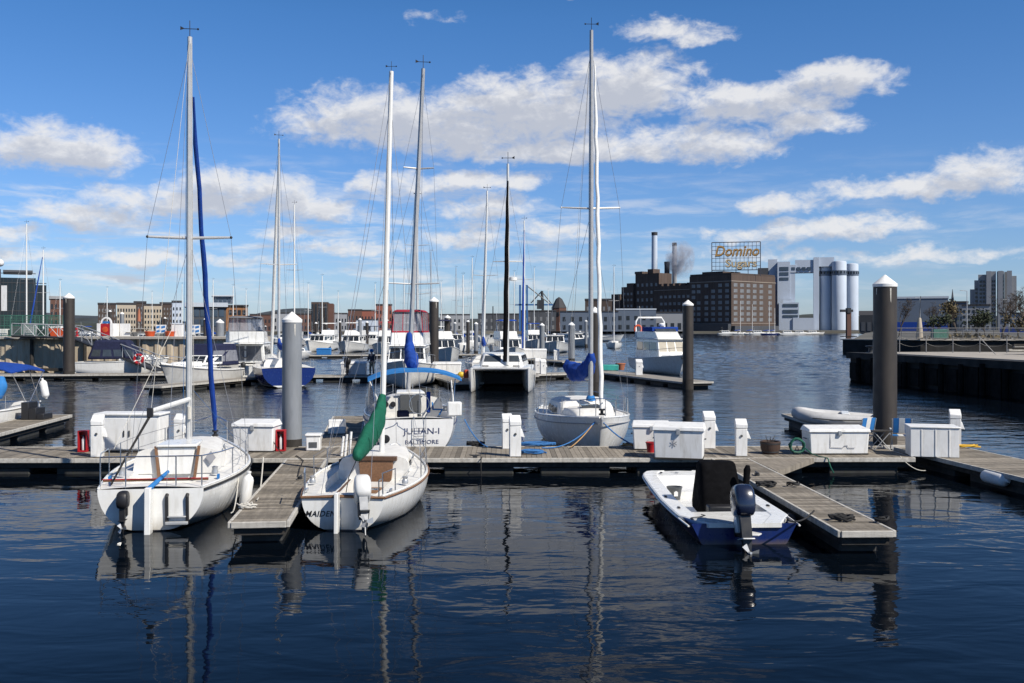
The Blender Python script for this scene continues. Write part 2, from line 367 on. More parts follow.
def water_mesh():
    """real waves: short wind chop grows from the sheltered basin (flat) to the open harbour"""
    ys = [-60., -20., 0., 10., 20., 26., 30.]
    while ys[-1] < 900: ys.append(ys[-1]+max(.34, ys[-1]*.0042))
    ys += [1200., 2000., 4000., 6000.]
    ys = np.array(ys); nc = 560
    s = np.linspace(-1, 1, nc); s = np.concatenate([[-1.0001], s, [1.0001]])
    half = np.maximum(60, ys*.66)
    X = s[None, :]*half[:, None]; Y = np.repeat(ys[:, None], nc+2, 1)
    X[:, 0] = np.minimum(X[:, 0], -4000); X[:, -1] = np.maximum(X[:, -1], 4000)
    rs = np.random.RandomState(3); Z = np.zeros_like(X)
    sm = lambda t: np.clip(t, 0, 1)**2*(3-2*np.clip(t, 0, 1))
    for i in range(46):
        lam = .8*(4.6/.8)**rs.rand(); th = rs.normal(R(62), .75); k = 2*np.pi/lam
        a = .0044*lam**.95
        ph = rs.rand()*6.28; warp = .8*np.sin(X*.031+i)+.8*np.sin(Y*.027+i*1.7)
        fade = 1-sm((Y/lam-130)/120)
        Z += a*fade*np.sin(k*(X*np.cos(th)+Y*np.sin(th))+ph+warp)
    gust = .72+.28*np.sin(X*.021+Y*.043+1.0)*np.sin(Y*.017-X*.034)
    Z *= gust*sm((Y-36)/58)*sm((1-np.abs(np.clip(s, -1, 1)))/.06)[None, :]*(Y < 1000)
    n, m = X.shape; me = bpy.data.meshes.new('water')
    me.vertices.add(n*m); me.vertices.foreach_set('co', np.stack([X, Y, Z], -1).astype(np.float32).ravel())
    idx = np.arange(n*m).reshape(n, m); q_ = np.stack([idx[:-1, :-1], idx[:-1, 1:], idx[1:, 1:], idx[1:, :-1]], -1).reshape(-1, 4)
    me.loops.add(q_.size); me.loops.foreach_set('vertex_index', q_.ravel().astype(np.int32)); me.polygons.add(len(q_))
    me.polygons.foreach_set('loop_start', np.arange(0, q_.size, 4, dtype=np.int32)); me.polygons.foreach_set('use_smooth', np.ones(len(q_), dtype=bool))
    me.update(calc_edges=True); me.validate(); me.materials.append(wm)
    o = bpy.data.objects.new('water', me); COL.objects.link(o); return o
tag(water_mesh(), kind='structure')
mat('bed', (.02, .022, .018), .9)
tag(MB().add([(-4000, -60, -5), (4000, -60, -5), (4000, 6000, -5), (-4000, 6000, -5)], [(0, 1, 2, 3)]).build('harbour_bed', 'bed', smooth=0), kind='structure')

# ------------------------------------------------------------------ floating docks
def dock(label, p0, p1, wd, name='floating_dock', z=DZ, plank=.145, far=False, board='deck_plank', group=None, fasc='fascia', pods=True):
    p0, p1 = Vector((p0[0], p0[1], 0)), Vector((p1[0], p1[1], 0)); d = p1-p0; L = d.length
    t = thing(name, label, 'dock', p0, head(d), group)
    m = MB(); n = int(L/plank) if not far else max(1, int(L/.5)); s = L/n; h = wd/2
    for i in range(n):
        j = random.uniform(-.006, .006) if not far else 0
        m.box(-h+.02+j, i*s+.004, z-.045, h-.02+j, (i+1)*s-.006, z+random.uniform(-.004, .004))
    m.build('deck', board if not far else 'deck_plank_far', t, smooth=0)
    f = MB()
    f.box(-h-.045, -.02, z-.115, -h+.018, L+.02, z-.012+.02); f.box(h-.018, -.02, z-.115, h+.045, L+.02, z-.012+.02)
    f.box(-h+.02, -.045, z-.115, h-.02, -.002, z+.006); f.box(-h+.02, L+.002, z-.115, h-.02, L+.045, z+.006)
    f.build('edge_beam', fasc, t, bevel=0 if far else .012, smooth=0)
    g = MB(); g.box(-h+.06, .05, z-.26, h-.06, L-.05, z-.05)
    g.build('joist', 'timber_dark', t, smooth=0)
    if pods:
        step = 2.6; k = max(1, int(L/step)); step = L/k
        pod = None
        for i in range(k):
            y0 = i*step+.35
            if pod is None:
                pod = MB().box(-h+.14, 0, -.25, h-.14, step-.75, z-.262).build('float', 'float_tub', t, bevel=.04); pod.location = (0, y0, 0)
            else:
                c = pod.copy(); COL.objects.link(c); c.parent = t; c.location = (0, y0, 0)
    return t
main_dock = dock('long grey plank walkway crossing behind the two nearest sailboats and the skiff', (-24, 29.05), (11.3, 29.35), 2.75)
dock('narrow finger dock lying between the two nearest sailboats', (-5.72, 27.65), (-4.77, 18.75), 1.06)
dock('narrow finger dock beside the blue and white skiff', (6.1, 27.85), (6.38, 17.9), .98)
dock('walkway arm turning towards the viewer past the slatted white crate', (12.75, 30.6), (13.95, 20.5), 2.05)
MB().prism([(6.65, 27.92), (8.5, 27.95), (6.75, 25.3)], DZ-.14, DZ+.004).build('gusset', 'deck_plank', None, smooth=0)
bpy.data.objects['gusset'].name = 'dock_gusset'; tag(bpy.data.objects['dock_gusset'], 'triangular timber brace where the skiff finger dock meets the walkway', 'dock brace')
dock('finger dock behind the walkway with a white step beside the sailboat lettered in navy', (-5.35, 30.5), (-6.75, 41.2), 1.25)
dock('finger dock with black steps beside the blue canopy boat', (-18.1, 30.5), (-19.3, 41.8), 1.5)
dock('short dark dock carrying the grey inflatable dinghy', (12.8, 31.0), (12.75, 42.3), 2.5)
# docks of the middle distance
dock('long low dock under the brown pile and the gangway foot', (-47, 77.5), (-24.3, 80.5), 2.2, far=True)
dock('brown dock stub below the grey-hulled cruiser', (-22.6, 62.5), (-19.4, 73), 1.4, far=True)
dock('dock where the person in the blue hat stands', (-17.6, 76.5), (2, 77.5), 2.0, far=True)
dock('light dock in front of the white cruisers, beyond the person', (-28, 134), (-4, 139), 2.4, far=True)
dock('cross dock just beyond the catamaran', (1.0, 79), (8.3, 83), 2.0, far=True)
dock('dark sided dock running past the blue-topped trawler to the tall pile', (7.6, 84.5), (12.6, 67.5), 2.3, far=True)
dock('curving dock near the white cruiser with dark hull bottom', (-2.8, 128), (6.5, 108), 2.3, far=True)
dock('small dock between the red canopy yacht and the catamaran', (-6.0, 80), (-2.9, 66.5), 2.0, far=True)
dock('very distant marina dock below the brick refinery', (96, 640), (190, 560), 5, far=True, pods=False)

# ------------------------------------------------------------------ mooring piles
def pile(label, x, Y, topy, dia, m='pile_brown', cap=True, group='mooring piles with white conical caps'):
    top = H-(topy-HY)/F*Y; X = (x-CX)/F*Y; r = dia/2
    t = thing('mooring_pile', label, 'pile', (X, Y, 0), 0, group)
    hc = r*.85 if cap else 0
    MB().lathe([(r, -4.5), (r, .0), (r, top-hc)], n=28).build('shaft', m, t)
    MB().lathe([(r*1.01, -.35), (r*1.015, .45), (r*1.006, .68)], n=28).build('tide_band', 'timber_dark', t)
    if cap:
        MB().lathe([(r*1.035, top-hc-.07), (r*1.05, top-hc+.02), (r*.08, top), (.01, top+.01)], n=28).build('cap', 'pile_cap', t)
    for k in range(2):
        a = random.uniform(0, 6.28); zz = top-hc-.12; ln = random.uniform(.15, .6); wd_ = random.uniform(.02, .04)
        MB().add([(r*1.004*math.cos(a+s_), r*1.004*math.sin(a+s_), z_) for s_, z_ in ((-wd_/r, zz), (wd_/r, zz), (wd_/r*.5, zz-ln), (-wd_/r*.3, zz-ln*.8))], [(0, 1, 2, 3)]).build('dropping_stain', 'rope_white', t, smooth=0)
    return t
pile('thick grey mooring pile between the walkway boxes with the largest white cone cap', 292, 30.75, 312, .60, 'pile_gray')
pile('tall brown mooring pile behind the blue striped deck chairs', 885, 31.4, 275, .72)
pile('brown mooring pile at the end of the trawler dock', 688, 66.5, 300, .72)
pile('brown mooring pile seen behind the mast of the blue-sailed sloop', 595, 63.5, 307, .74)
pile('brown mooring pile standing on the low dock next to the gangway', 69, 78.9, 293, .86)
pile('brown mooring pile rising behind the red canopy yacht', 434, 84, 297, .80)
pile('slim dark mooring pile just past the red canopy yacht', 447.5, 118, 315, .75)
pile('grey mooring pile behind the cruiser with the enclosed bridge', 220, 92, 319, .72, 'pile_gray')
pile('dark mooring pile beside the white cruiser with the raked windscreen', 571.5, 112, 322, .75, 'pile_gray')
pile('mooring pile touching the left side of the raked windscreen cruiser', 542, 150, 323, .8, 'pile_gray')
for i, (x, Y, ty) in enumerate([(360, 170, 318), (367, 190, 321), (387, 200, 319), (476, 150, 322), (468, 170, 320), (110, 190, 310), (122, 150, 312), (165, 210, 317), (205, 200, 318),
                                (455, 210, 322), (482, 230, 323), (505, 220, 324), (530, 240, 323), (430, 230, 322), (340, 240, 321), (586, 210, 320), (316, 210, 322), (326, 260, 323)]):
    pile('small distant mooring pile among the moored boats', x, Y, ty, .62, 'pile_brown' if i % 3 else 'pile_gray', group='distant mooring piles')

# ------------------------------------------------------------------ hull and deck geometry (stern at y = 0, bow towards +y, z = 0 at the waterline)
class Hull:
    def __init__(s, L, B, f0, fm, f1, tr=.7, tm=.42, dep=.35, stem=.5, rake=0, vee=False, bowp=.95, boww=.015, tbot=-.02):
        s.__dict__.update(locals())
    def hb(s, t):
        if t < s.tm: return s.B/2*(s.tr+(1-s.tr)*math.sin(math.pi/2*t/s.tm))
        return max(s.boww, s.B/2*math.cos(math.pi/2*((t-s.tm)/(1-s.tm)))**s.bowp)
    def zs(s, t):
        a, bb, c = s.f0, s.fm, s.f1      # quadratic through 0, .45, 1
        return a*(t-.45)*(t-1)/(.45)+bb*t*(t-1)/(.45*-.55)+c*t*(t-.45)/.55
    def zk(s, t):
        k = math.sin(math.pi*min(1, max(0, t*.9+.1)))**.6 if t < 1 else 0
        return s.tbot*(1-min(1, t*4))+(-s.dep)*min(1, t*4)*(1-max(0, (t-.75)/.25)**2*.7)
    def yy(s, t, z):
        f = (s.zs(t)-z)
        return t*s.L - f*s.stem*max(0, (t-.6)/.4)**2/max(.3, s.f1)*.9 + f*s.rake*max(0, 1-t*5)
    def sec(s, t, u):
        zk, zs, b = s.zk(t), s.zs(t), s.hb(t)
        a = abs(u); sg = 1 if u >= 0 else -1
        if s.vee:
            zc = zk+(zs-zk)*(.32+.35*max(0, t-.4)); bc = b*(.93-.42*max(0, t-.45)/.55)
            if a < .4: x, z = bc*a/.4, zk+(zc-zk)*(a/.4)**1.15
            else:
                k = (a-.4)/.6; x, z = bc+(b-bc)*(k**1.3), zc+(zs-zc)*k
        else:
            th = a*math.pi/2
            fl = .72+.5*max(0, (t-.55)/.45)
            x, z = b*math.sin(th)**fl, zk+(zs-zk)*(1-math.cos(th))**.95
        return Vector((x*sg, s.yy(t, z), z))
    def sheer(s, t, inset=0, dz=0):
        z = s.zs(t); return Vector((max(0, s.hb(t)-inset), s.yy(t, z), z+dz))
    def hull(s, m, parent, N=30, Mx=10, name='hull'):
        ts = [i/N for i in range(N+1)]; ts[-1] = .997
        g = MB().rings([[s.sec(t, -1+j/Mx) for j in range(2*Mx+1)] for t in ts], closed=False, cap0=True, cap1=True)
        return g.build(name, m, parent, smooth=50)
    def deck(s, m, parent, camber=.05, wells=(), N=36, dz=0, name='deck'):
        e = .004
        ts = sorted(set([i/N for i in range(N)]+[.997]+[x for w in wells for x in (w[0], w[0]+e, w[1]-e, w[1])]))
        vs = sorted(set([i/8-1 for i in range(17)]+[sg*x for w in wells for x in (w[2], w[2]-.03) for sg in (-1, 1)]))
        def z(t, v):
            zz = s.zs(t)+camber*(1-v*v)+dz
            dp = 0
            for (a, bb, wf, d) in wells:
                if a+e/2 < t < bb-e/2 and abs(v) < wf-.015: dp = max(dp, d)
            return zz-dp
        return MB().rings([[Vector((v*s.hb(t), s.yy(t, s.zs(t)), z(t, v))) for v in vs] for t in ts], closed=False, cap0=False, cap1=False).build(name, m, parent, smooth=30)
    def rail(s, m, parent, r=.022, dz=.01, inset=0, name='toe_rail', t0=0, t1=.995, n=30):
        for sg in (-1, 1):
            pts = [s.sheer(t0+(t1-t0)*i/n, inset, dz) for i in range(n+1)]
            MB().tube([(p.x*sg, p.y, p.z) for p in pts], r, 6).build(name, m, parent)
def cabin(hl, parent, t0, t1, w0, w1, h0, h1, m='gelcoat_deck', base=.02, n=10, name='cabin', front=.25):
    rings = []
    for i in range(n+1):
        k = i/n; t = t0+(t1-t0)*k
        w = (w0+(w1-w0)*k**1.6); h = h0+(h1-h0)*k
        if k > 1-front: h *= max(.08, math.cos((k-(1-front))/front*math.pi/2*.92))
        z = hl.zs(t)+base; y = t*hl.L
        rings.append([(-w, y, z-.06), (-w*.96, y, z+h*.55), (-w*.88, y, z+h*.88), (-w*.72, y, z+h), (-w*.36, y, z+h*1.08), (0, y, z+h*1.11), (w*.36, y, z+h*1.08), (w*.72, y, z+h), (w*.88, y, z+h*.88), (w*.96, y, z+h*.55), (w, y, z-.06)])
    return MB().rings(rings, closed=True).build(name, m, parent, smooth=40)
def spar(parent, name, p0, p1, r0, r1, m, n=10, sq=1.3):
    return MB().tube([p0, Vector(p0).lerp(Vector(p1), .6), p1], [r0, r0, r1], n, True, sq).build(name, m, parent)
def wire(parent, name, p0, p1, r=.005, m='wire'):
    return MB().tube([p0, p1], r, 4).build(name, m, parent, smooth=60)
def bundle(parent, name, pts, rw, rh, m, n=14, wr=.12, seed=0, sub=1):
    """a stowed sail: a wrinkled elliptical tube"""
    pts = [Vector(p) for p in pts]; rings = []; N = 4*(len(pts)-1)
    def at(a, k):
        i = min(len(a)-2, int(k)); f = k-i
        return a[i]*(1-f)+a[i+1]*f
    for i in range(N+1):
        k = i/N*(len(pts)-1); p = at(pts, k); w_, h_ = at(rw, k), at(rh, k)
        t = (at(pts, min(len(pts)-1, k+.25))-at(pts, max(0, k-.25))).normalized(); a = t.cross(Vector((0, 0, 1))).normalized(); bb = a.cross(t).normalized()
        ring = []
        for j in range(n):
            th = 2*math.pi*j/n; f = 1+wr*mnoise.noise(Vector((math.cos(th)*1.6+seed, math.sin(th)*1.6, i*.55)))*1.6
            ring.append(p+a*w_*math.cos(th)*f+bb*h_*math.sin(th)*f)
        rings.append(ring)
    return MB().rings(rings).build(name, m, parent, smooth=70, sub=sub)
def vane(parent, p, s=1):
    m = MB(); p = Vector(p)
    m.tube([p, p+Vector((0, 0, .5*s))], .012*s, 5); m.tube([p+Vector((-.20*s, 0, .25*s)), p+Vector((.22*s, 0, .25*s))], .012*s, 5)
    m.add([p+Vector((-.28*s, -.01, .2*s)), p+Vector((-.14*s, -.01, .25*s)), p+Vector((-.28*s, .01, .33*s))], [(0, 1, 2)])
    m.ball(p+Vector((.24*s, 0, .25*s)), .035*s, 6, 4)
    return m.build('wind_vane', 'mast_black', parent)
def stanchions(hl, parent, ts, h=.58, lifeline=True, inset=.06, m='stainless'):
    for sg in (-1, 1):
        tops = []
        for t in ts:
            p = hl.sheer(t, inset, 0); p.x *= sg; q_ = p+Vector((0, 0, h)); tops.append(q_)
            MB().tube([p, q_], .013, 6).build('stanchion', m, parent)
        if lifeline:
            for dz in (0, -h*.48):
                MB().tube([x+Vector((0, 0, dz-.01)) for x in tops], .006, 4).build('lifeline', 'wire', parent)
def outboard(parent, loc, s=1, m='plastic_black', m2='plastic_black', tilt=0, rz=0, plate='chrome_gray'):
    t = thing('outboard_motor', None, None, loc, 0); t.parent = parent; t.rotation_euler = (R(tilt), 0, rz); t.scale = (s, s, s)
    rings = []
    for (z, y0, y1, wd) in [(-.02, -.26, .04, .10), (.0, -.31, .07, .14), (.05, -.36, .10, .163), (.16, -.39, .115, .175), (.30, -.395, .115, .175), (.40, -.37, .10, .165), (.46, -.33, .08, .145), (.495, -.28, .05, .115), (.51, -.2, 0, .06)]:
        c = (y0+y1)/2; ry = (y1-y0)/2
        rings.append([(wd*math.copysign(abs(math.cos(a))**.42, math.cos(a)), c+ry*math.copysign(abs(math.sin(a))**.42, math.sin(a)), z) for a in [2*math.pi*k/20 for k in range(20)]])
    MB().rings(rings).build('cowl', m, t, smooth=50)
    g = MB(); g.rings([[(x*.085, -.14+y*.13, z) for x, y in ((-1, -.9), (-.6, 1), (.6, 1), (1, -.9))] for z in (.01, -.35)]+[[(x*.05, -.14+y*.10, -.62) for x, y in ((-1, -.9), (-.4, 1.2), (.4, 1.2), (1, -.9))]])
    g.build('leg', m2, t)
    MB().box(-.10, -.36, -.40, .10, .02, -.375).build('plate', plate, t, bevel=.01)
    g = MB(); g.tube([(0, .12, -.62), (0, 0, -.62), (0, -.20, -.62), (0, -.32, -.62)], [.01, .055, .06, .035], 10); g.prismx([(.0, -.65), (-.2, -.65), (-.16, -.84), (-.08, -.84)], -.008, .008)
    g.build('gearcase', m2, t)
    g = MB()
    for k in range(3):
        a = 2*math.pi*k/3; c, s_ = math.cos(a), math.sin(a)
        g.add([(.02*c-.02*s_, -.34, -.62+.02*s_+.02*c), (.15*c-.06*s_, -.36, -.62+.15*s_+.06*c), (.15*c+.05*s_, -.30, -.62+.15*s_-.05*c), (.02*c+.02*s_, -.31, -.62+.02*s_-.02*c)], [(0, 1, 2, 3)])
    g.tube([(0, -.29, -.62), (0, -.40, -.62)], [.04, .02], 8); g.build('propeller', 'chrome_gray', t)
    MB().box(-.10, -.02, -.28, .10, .14, .0).build('bracket', plate, t, bevel=.015)
    return t
# ------------------------------------------------------------------ the nearest boats
def boat(name, label, cat, stern, bow, group=None):
    d = Vector(bow)-Vector(stern)
    return thing(name, label, cat, (stern[0], stern[1], 0), head(d), group)

# --- white sloop with the blue furled jib
t = boat('sailboat', 'white sloop with a blue furled jib, black outboard and steel stern rail', 'sailboat', (-7.28, 20.05), (-8.3, 27.9))
h = Hull(7.9, 2.95, .86, .84, 1.05, tr=.70, tm=.44, dep=.42, stem=.75, tbot=.0)
h.hull('hull_white', t); h.deck('gelcoat_deck', t, .05, [(.07, .34, .62, .22), (.09, .33, .36, .50)])
h.rail('rubber_black', t, .026, -.03, -.012, 'rub_strake'); h.rail('gelcoat', t, .028, .03, .03)
cabin(h, t, .335, .80, .98, .42, .50, .34)
# companionway: cream hatch boards between two timber cheeks
MB().hexa([(-.36, 2.56, .78), (.30, 2.56, .78), (.30, 2.63, .78), (-.36, 2.63, .78)], [(-.43, 2.56, 1.38), (.40, 2.56, 1.38), (.40, 2.63, 1.38), (-.43, 2.63, 1.38)]).build('hatch_board', 'gelcoat', t, bevel=.01)
for a, b2 in ((-.42, -.49), (.36, .46)):
    MB().hexa([(a, 2.53, .70), (a+.06, 2.53, .70), (a+.06, 2.6, .70), (a, 2.6, .70)], [(b2, 2.53, 1.42), (b2+.06, 2.53, 1.42), (b2+.06, 2.6, 1.42), (b2, 2.6, 1.42)]).build('hatch_cheek', 'teak', t, bevel=.006)
MB().hexa([(-.46, 2.5, 1.40), (.46, 2.5, 1.40), (.42, 3.5, 1.42), (-.42, 3.5, 1.42)], [(-.44, 2.5, 1.455), (.44, 2.5, 1.455), (.4, 3.5, 1.47), (-.4, 3.5, 1.47)]).build('sliding_hatch', 'gelcoat', t, bevel=.02)
for sg in (-1, 1):
    for y in (3.3, 4.2):
        w_ = .95-.10*(y-2.6)
        MB().hexa([(sg*w_, y, 1.02), (sg*(w_+.02), y, 1.02), (sg*(w_-.03), y+.55, 1.04), (sg*(w_-.05), y+.55, 1.04)], [(sg*(w_-.03), y+.03, 1.2), (sg*(w_-.01), y+.03, 1.2), (sg*(w_-.06), y+.52, 1.21), (sg*(w_-.08), y+.52, 1.21)]).build('cabin_window', 'glass_dark', t)
    MB().lathe([(.07, 0), (.07, .06), (.055, .10), (.07, .16), (.03, .17)], (sg*.98, 1.7, .9), 14).build('winch', 'chrome_gray', t)
    MB().box(sg*1.12-.02, 1.2, .86, sg*1.12+.02, 1.35, .95).build('cleat', 'canvas_sky', t)
MB().add([(.63, 2.575, 1.16), (.74, 2.575, 1.0), (.86, 2.575, 1.14), (.75, 2.575, 1.30)], [(0, 1, 2, 3)]).build('diamond_decal', 'decal_gray', t, smooth=0)
MB().tube([(-1.12, .75, .93), (1.0, .75, .93)], .03, 8).build('traveller', 'teak', t)
MB().tube([(-1.12, .72, .955), (1.0, .72, .955)], .012, 6).build('traveller_line', 'red_paint', t)
MB().hexa([(-.06, -.36, -.5), (.06, -.36, -.5), (.05, -.03, -.5), (-.05, -.03, -.5)], [(-.06, -.30, .92), (.06, -.30, .92), (.05, -.03, .92), (-.05, -.03, .92)]).build('rudder', 'gelcoat', t, bevel=.015)
MB().tube([(0, -.18, .88), (.08, .25, .98), (.16, .85, 1.08)], [.055, .045, .035], 8).build('tiller', 'canvas_sky', t)
outboard(t, (-.50, -.06, .52), .64, tilt=0, plate='plastic_black')
for x in (.32, .72):
    MB().tube([(x, -.03, .16), (x, -.05, .70), (x, .0, .74)], .035, 8).build('ladder_rail', 'plastic_black', t)
MB().box(.30, -.12, .14, .74, -.02, .20).build('ladder_step', 'galv', t, bevel=.01)
MB().box(.34, -.10, .28, .70, -.03, .31).build('ladder_step', 'galv', t, bevel=.01)
# stern rail
for x, y in ((-1.0, .10), (-.5, .06), (.48, .06), (.98, .10)):
    MB().tube([(x, y, .84), (x, y, 1.50)], .014, 6).build('rail_post', 'stainless', t)
rl = [(-1.34, 2.0, 1.44), (-1.22, 1.0, 1.47), (-1.0, .10, 1.50), (.98, .10, 1.50), (1.22, 1.0, 1.47), (1.34, 2.0, 1.44)]
MB().tube(rl, .015, 6).build('stern_rail', 'stainless', t)
stanchions(h, t, (.25, .42, .58, .74, .88), .6)
for sg in (-1, 1):
    a = h.sheer(.88, .06, .58); a.x *= sg; f_ = h.sheer(.97, .02, .62); f_.x *= sg*.5
    MB().tube([a, f_, (0, h.L+.1, 1.68)], .014, 6).build('bow_rail', 'stainless', t)
mb_, mt_ = (-.03, 4.15, 1.42), (.0, 4.1, 11.15)
mast = spar(t, 'mast', mb_, mt_, .076, .058, 'mast_alu'); vane(mast, (0, 4.1, 11.15), .8)
for sg in (-1, 1):
    spar(mast, 'spreader', (0, 4.12, 6.28), (sg*.98, 4.05, 6.30), .028, .02, 'mast_alu', 8)
    MB().ball((sg*.98, 4.05, 6.30), .035, 8, 6).build('spreader_tip', 'rubber_black', mast)
    wire(t, 'shroud', (sg*.98, 4.05, 6.30), (sg*.06, 4.1, 10.6)); wire(t, 'shroud', (sg*.98, 4.05, 6.30), (sg*1.36, 4.1, .95)); wire(t, 'shroud', (0, 4.1, 6.2), (sg*1.3, 3.7, .95))
wire(t, 'backstay', (0, 4.05, 11.1), (.3, .05, .9))
MB().lathe([(.05, 0), (.05, .3)], (0, 4.02, 1.9), 10).build('halyard_coil', 'rope_white', mast)
spar(t, 'boom', (0, 4.0, 2.38), (-.22, .95, 2.34), .045, .04, 'mast_white')
MB().box(-.28, .88, 2.22, -.16, .98, 2.42).build('boom_end', 'plastic_black', t, bevel=.01)
MB().tube([(-.22, .95, 2.26), (-.55, .55, 1.55), (-.86, .35, .90)], [.028, .022, .02], 6).build('mainsheet', 'rope_black', t)
wire(t, 'topping_lift', (-.2, .95, 2.4), (0, 4.0, 11.0), .005, 'rope_white')
wire(t, 'halyard', (.12, 3.98, 1.6), (.05, 4.02, 11.0), .006, 'rope_white'); wire(t, 'halyard', (-.14, 3.98, 1.6), (-.04, 4.02, 11.0), .005, 'rope_blue')
jb = [Vector((.0, 7.75, 1.22)).lerp(Vector((.03, 4.32, 9.75)), i/16) for i in range(17)]
jb = [p+Vector((.014*math.sin(i*1.7), 0, 0)) for i, p in enumerate(jb)]
MB().tube(jb, [.04]+[.070]*3+[.066]*6+[.056]*5+[.033, .03], 10).build('furled_jib', 'canvas_blue', t)
MB().lathe([(.09, 0), (.09, .05), (.045, .06), (.045, .12), (.09, .13), (.09, .17)], (0, 7.78, 1.08), 14).build('furling_drum', 'plastic_black', t)
wire(t, 'forestay', (0, 7.8, 1.05), (0, 4.12, 10.6))
for k, (a, bb) in enumerate([((-1.3, 2.3, 1.4), (-.2, 4.0, 4.5)), ((.7, 6.8, 1.1), (.1, 4.0, 2.6)), ((-.7, 6.8, 1.1), (-.1, 4.0, 2.6))]):
    wire(t, 'control_line', a, bb, .007, ('rope_white', 'rope_blue', 'rope_white')[k])

# --- small white sloop with the green sail cover
t = boat('sailboat', 'small white sloop with a green boom cover and the name MAIDEN on its stern', 'sailboat', (-3.42, 20.1), (-3.16, 27.25))
h = Hull(7.2, 2.62, .68, .66, .92, tr=.64, tm=.45, dep=.40, stem=.55, tbot=-.02)
h.hull('hull_white', t); h.deck('gelcoat_deck', t, .05, [(.05, .50, .66, .20), (.06, .49, .34, .44)])
h.rail('teak', t, .024, -.01, -.008, 'rub_strake'); h.rail('gelcoat', t, .026, .03, .04)
MB().tube([(-.84, -.012, .675), (0, -.02, .70), (.84, -.012, .675)], .028, 8).build('stern_trim', 'teak', t)
cabin(h, t, .50, .86, .86, .40, .34, .24)
MB().hexa([(-.30, 3.52, .42), (.42, 3.52, .42), (.42, 3.60, .42), (-.30, 3.60, .42)], [(-.36, 3.52, 1.0), (.48, 3.52, 1.0), (.48, 3.60, 1.0), (-.36, 3.60, 1.0)]).build('hatch_board', 'teak', t, bevel=.01)
MB().box(-.32, 1.2, .30, .40, 3.5, .325).build('cockpit_grating', 'teak', t, bevel=.004)
MB().box(-.44, 3.49, .95, .56, 3.62, 1.05).build('hatch_beam', 'teak_dark', t, bevel=.01)
for sg in (-1, 1):
    MB().prism([(sg*.86, 3.75), (sg*.875, 3.75), (sg*.77, 5.0), (sg*.755, 5.0)], .82, .95).build('cabin_window', 'glass_dark', t)
    MB().lathe([(.07, 0), (.07, .06), (.05, .10), (.065, .15), (.03, .16)], (sg*1.02, 1.7, .70), 14).build('winch', 'chrome_gray', t)
    MB().box(sg*.88-.02, .5, .70, sg*.88+.02, .7, .76).build('cleat', 'stainless', t)
    MB().tube([(sg*.80, .08, .68), (sg*.80, .06, 1.16), (sg*.95, .75, 1.16), (sg*.95, .75, .70)], .014, 6).build('stern_rail', 'stainless', t)
stanchions(h, t, (.38, .55, .72, .88), .52)
for sg in (-1, 1):
    a = h.sheer(.88, .06, .5); a.x *= sg; f_ = h.sheer(.97, .02, .54); f_.x *= sg*.5
    MB().tube([a, f_, (0, h.L+.05, 1.5)], .013, 6).build('bow_rail', 'stainless', t)
MB().hexa([(-.13, -.30, -.45), (-.05, -.30, -.45), (-.05, -.03, -.45), (-.13, -.03, -.45)], [(-.13, -.24, .80), (-.05, -.24, .80), (-.05, -.03, .80), (-.13, -.03, .80)]).build('rudder', 'gelcoat', t, bevel=.015)
MB().tube([(-.09, -.14, .78), (-.06, .4, .84), (-.03, .9, .90)], [.024, .022, .016], 8).build('tiller', 'teak_dark', t)
ob = outboard(t, (.42, -.10, .60), .98, 'motor_white', 'chrome_gray', tilt=-40, rz=R(16), plate='plastic_gray')
for sg in (-1, 1): MB().tube([(.62+sg*.12, -.02, .66), (.62+sg*.12, -.05, 1.02), (.62+sg*.12, .22, 1.02)], .013, 6).build('boarding_ladder_rail', 'stainless', t)
MB().box(.52, -.06, .84, .72, .0, .865).build('boarding_ladder_step', 'stainless', t)
text_mesh('MAIDEN', .160, 'decal_black', 'name_lettering', t, .003, .25, (-.455, -.006, .34), sx=.98, spacing=1.08, bold=.0025)
mast = spar(t, 'mast', (.06, 4.35, 1.02), (.30, 4.35, 10.4), .065, .055, 'mast_white'); vane(mast, (.30, 4.35, 10.4), .5)
for sg in (-1, 1):
    wire(t, 'shroud', (.28, 4.35, 9.6), (sg*1.22, 4.1, .78)); wire(t, 'shroud', (.16, 4.35, 5.3), (sg*1.18, 3.8, .78))
wire(t, 'forestay', (.28, 4.37, 9.6), (0, 7.1, .95)); wire(t, 'backstay', (.3, 4.3, 10.4), (-.45, .05, .72)); wire(t, 'backstay', (.3, 4.3, 10.4), (.55, .05, .72))
wire(t, 'halyard', (.0, 4.28, 1.3), (.28, 4.28, 10.2), .006, 'rope_white')
spar(t, 'boom', (.06, 4.28, 1.66), (.02, 1.42, 1.36), .045, .04, 'mast_alu')
bundle(t, 'sail_cover', [(.08, 4.36, 2.48), (.07, 4.22, 2.20), (.06, 3.9, 1.92), (.05, 3.2, 1.68), (.03, 2.3, 1.52), (.02, 1.45, 1.36), (.02, 1.30, 1.30)],
       [.085, .13, .175, .19, .17, .13, .05], [.09, .16, .30, .32, .27, .17, .06], 'canvas_green', wr=.2, seed=2)
for y, z, r_ in ((3.7, 1.86, .25), (2.9, 1.61, .26), (2.1, 1.48, .22)): MB().tube([(.04+.17*r_/.25*math.cos(a), y+.05*math.sin(a), z+r_*1.02*math.sin(a)) for a in [2*math.pi*k/16 for k in range(17)]], .010, 5).build('cover_tie', 'canvas_green', t)
MB().tube([(.02, 1.5, 1.30), (-.12, 1.2, .9), (-.18, 1.05, .42)], .010, 6).build('mainsheet', 'rope_black', t)
for y in (3.6, 2.9, 2.1): MB().lathe([(.01, -.005), (.012, .012)], (.02, y, 1.4), 6).build('cover_fastener', 'rope_white', t)

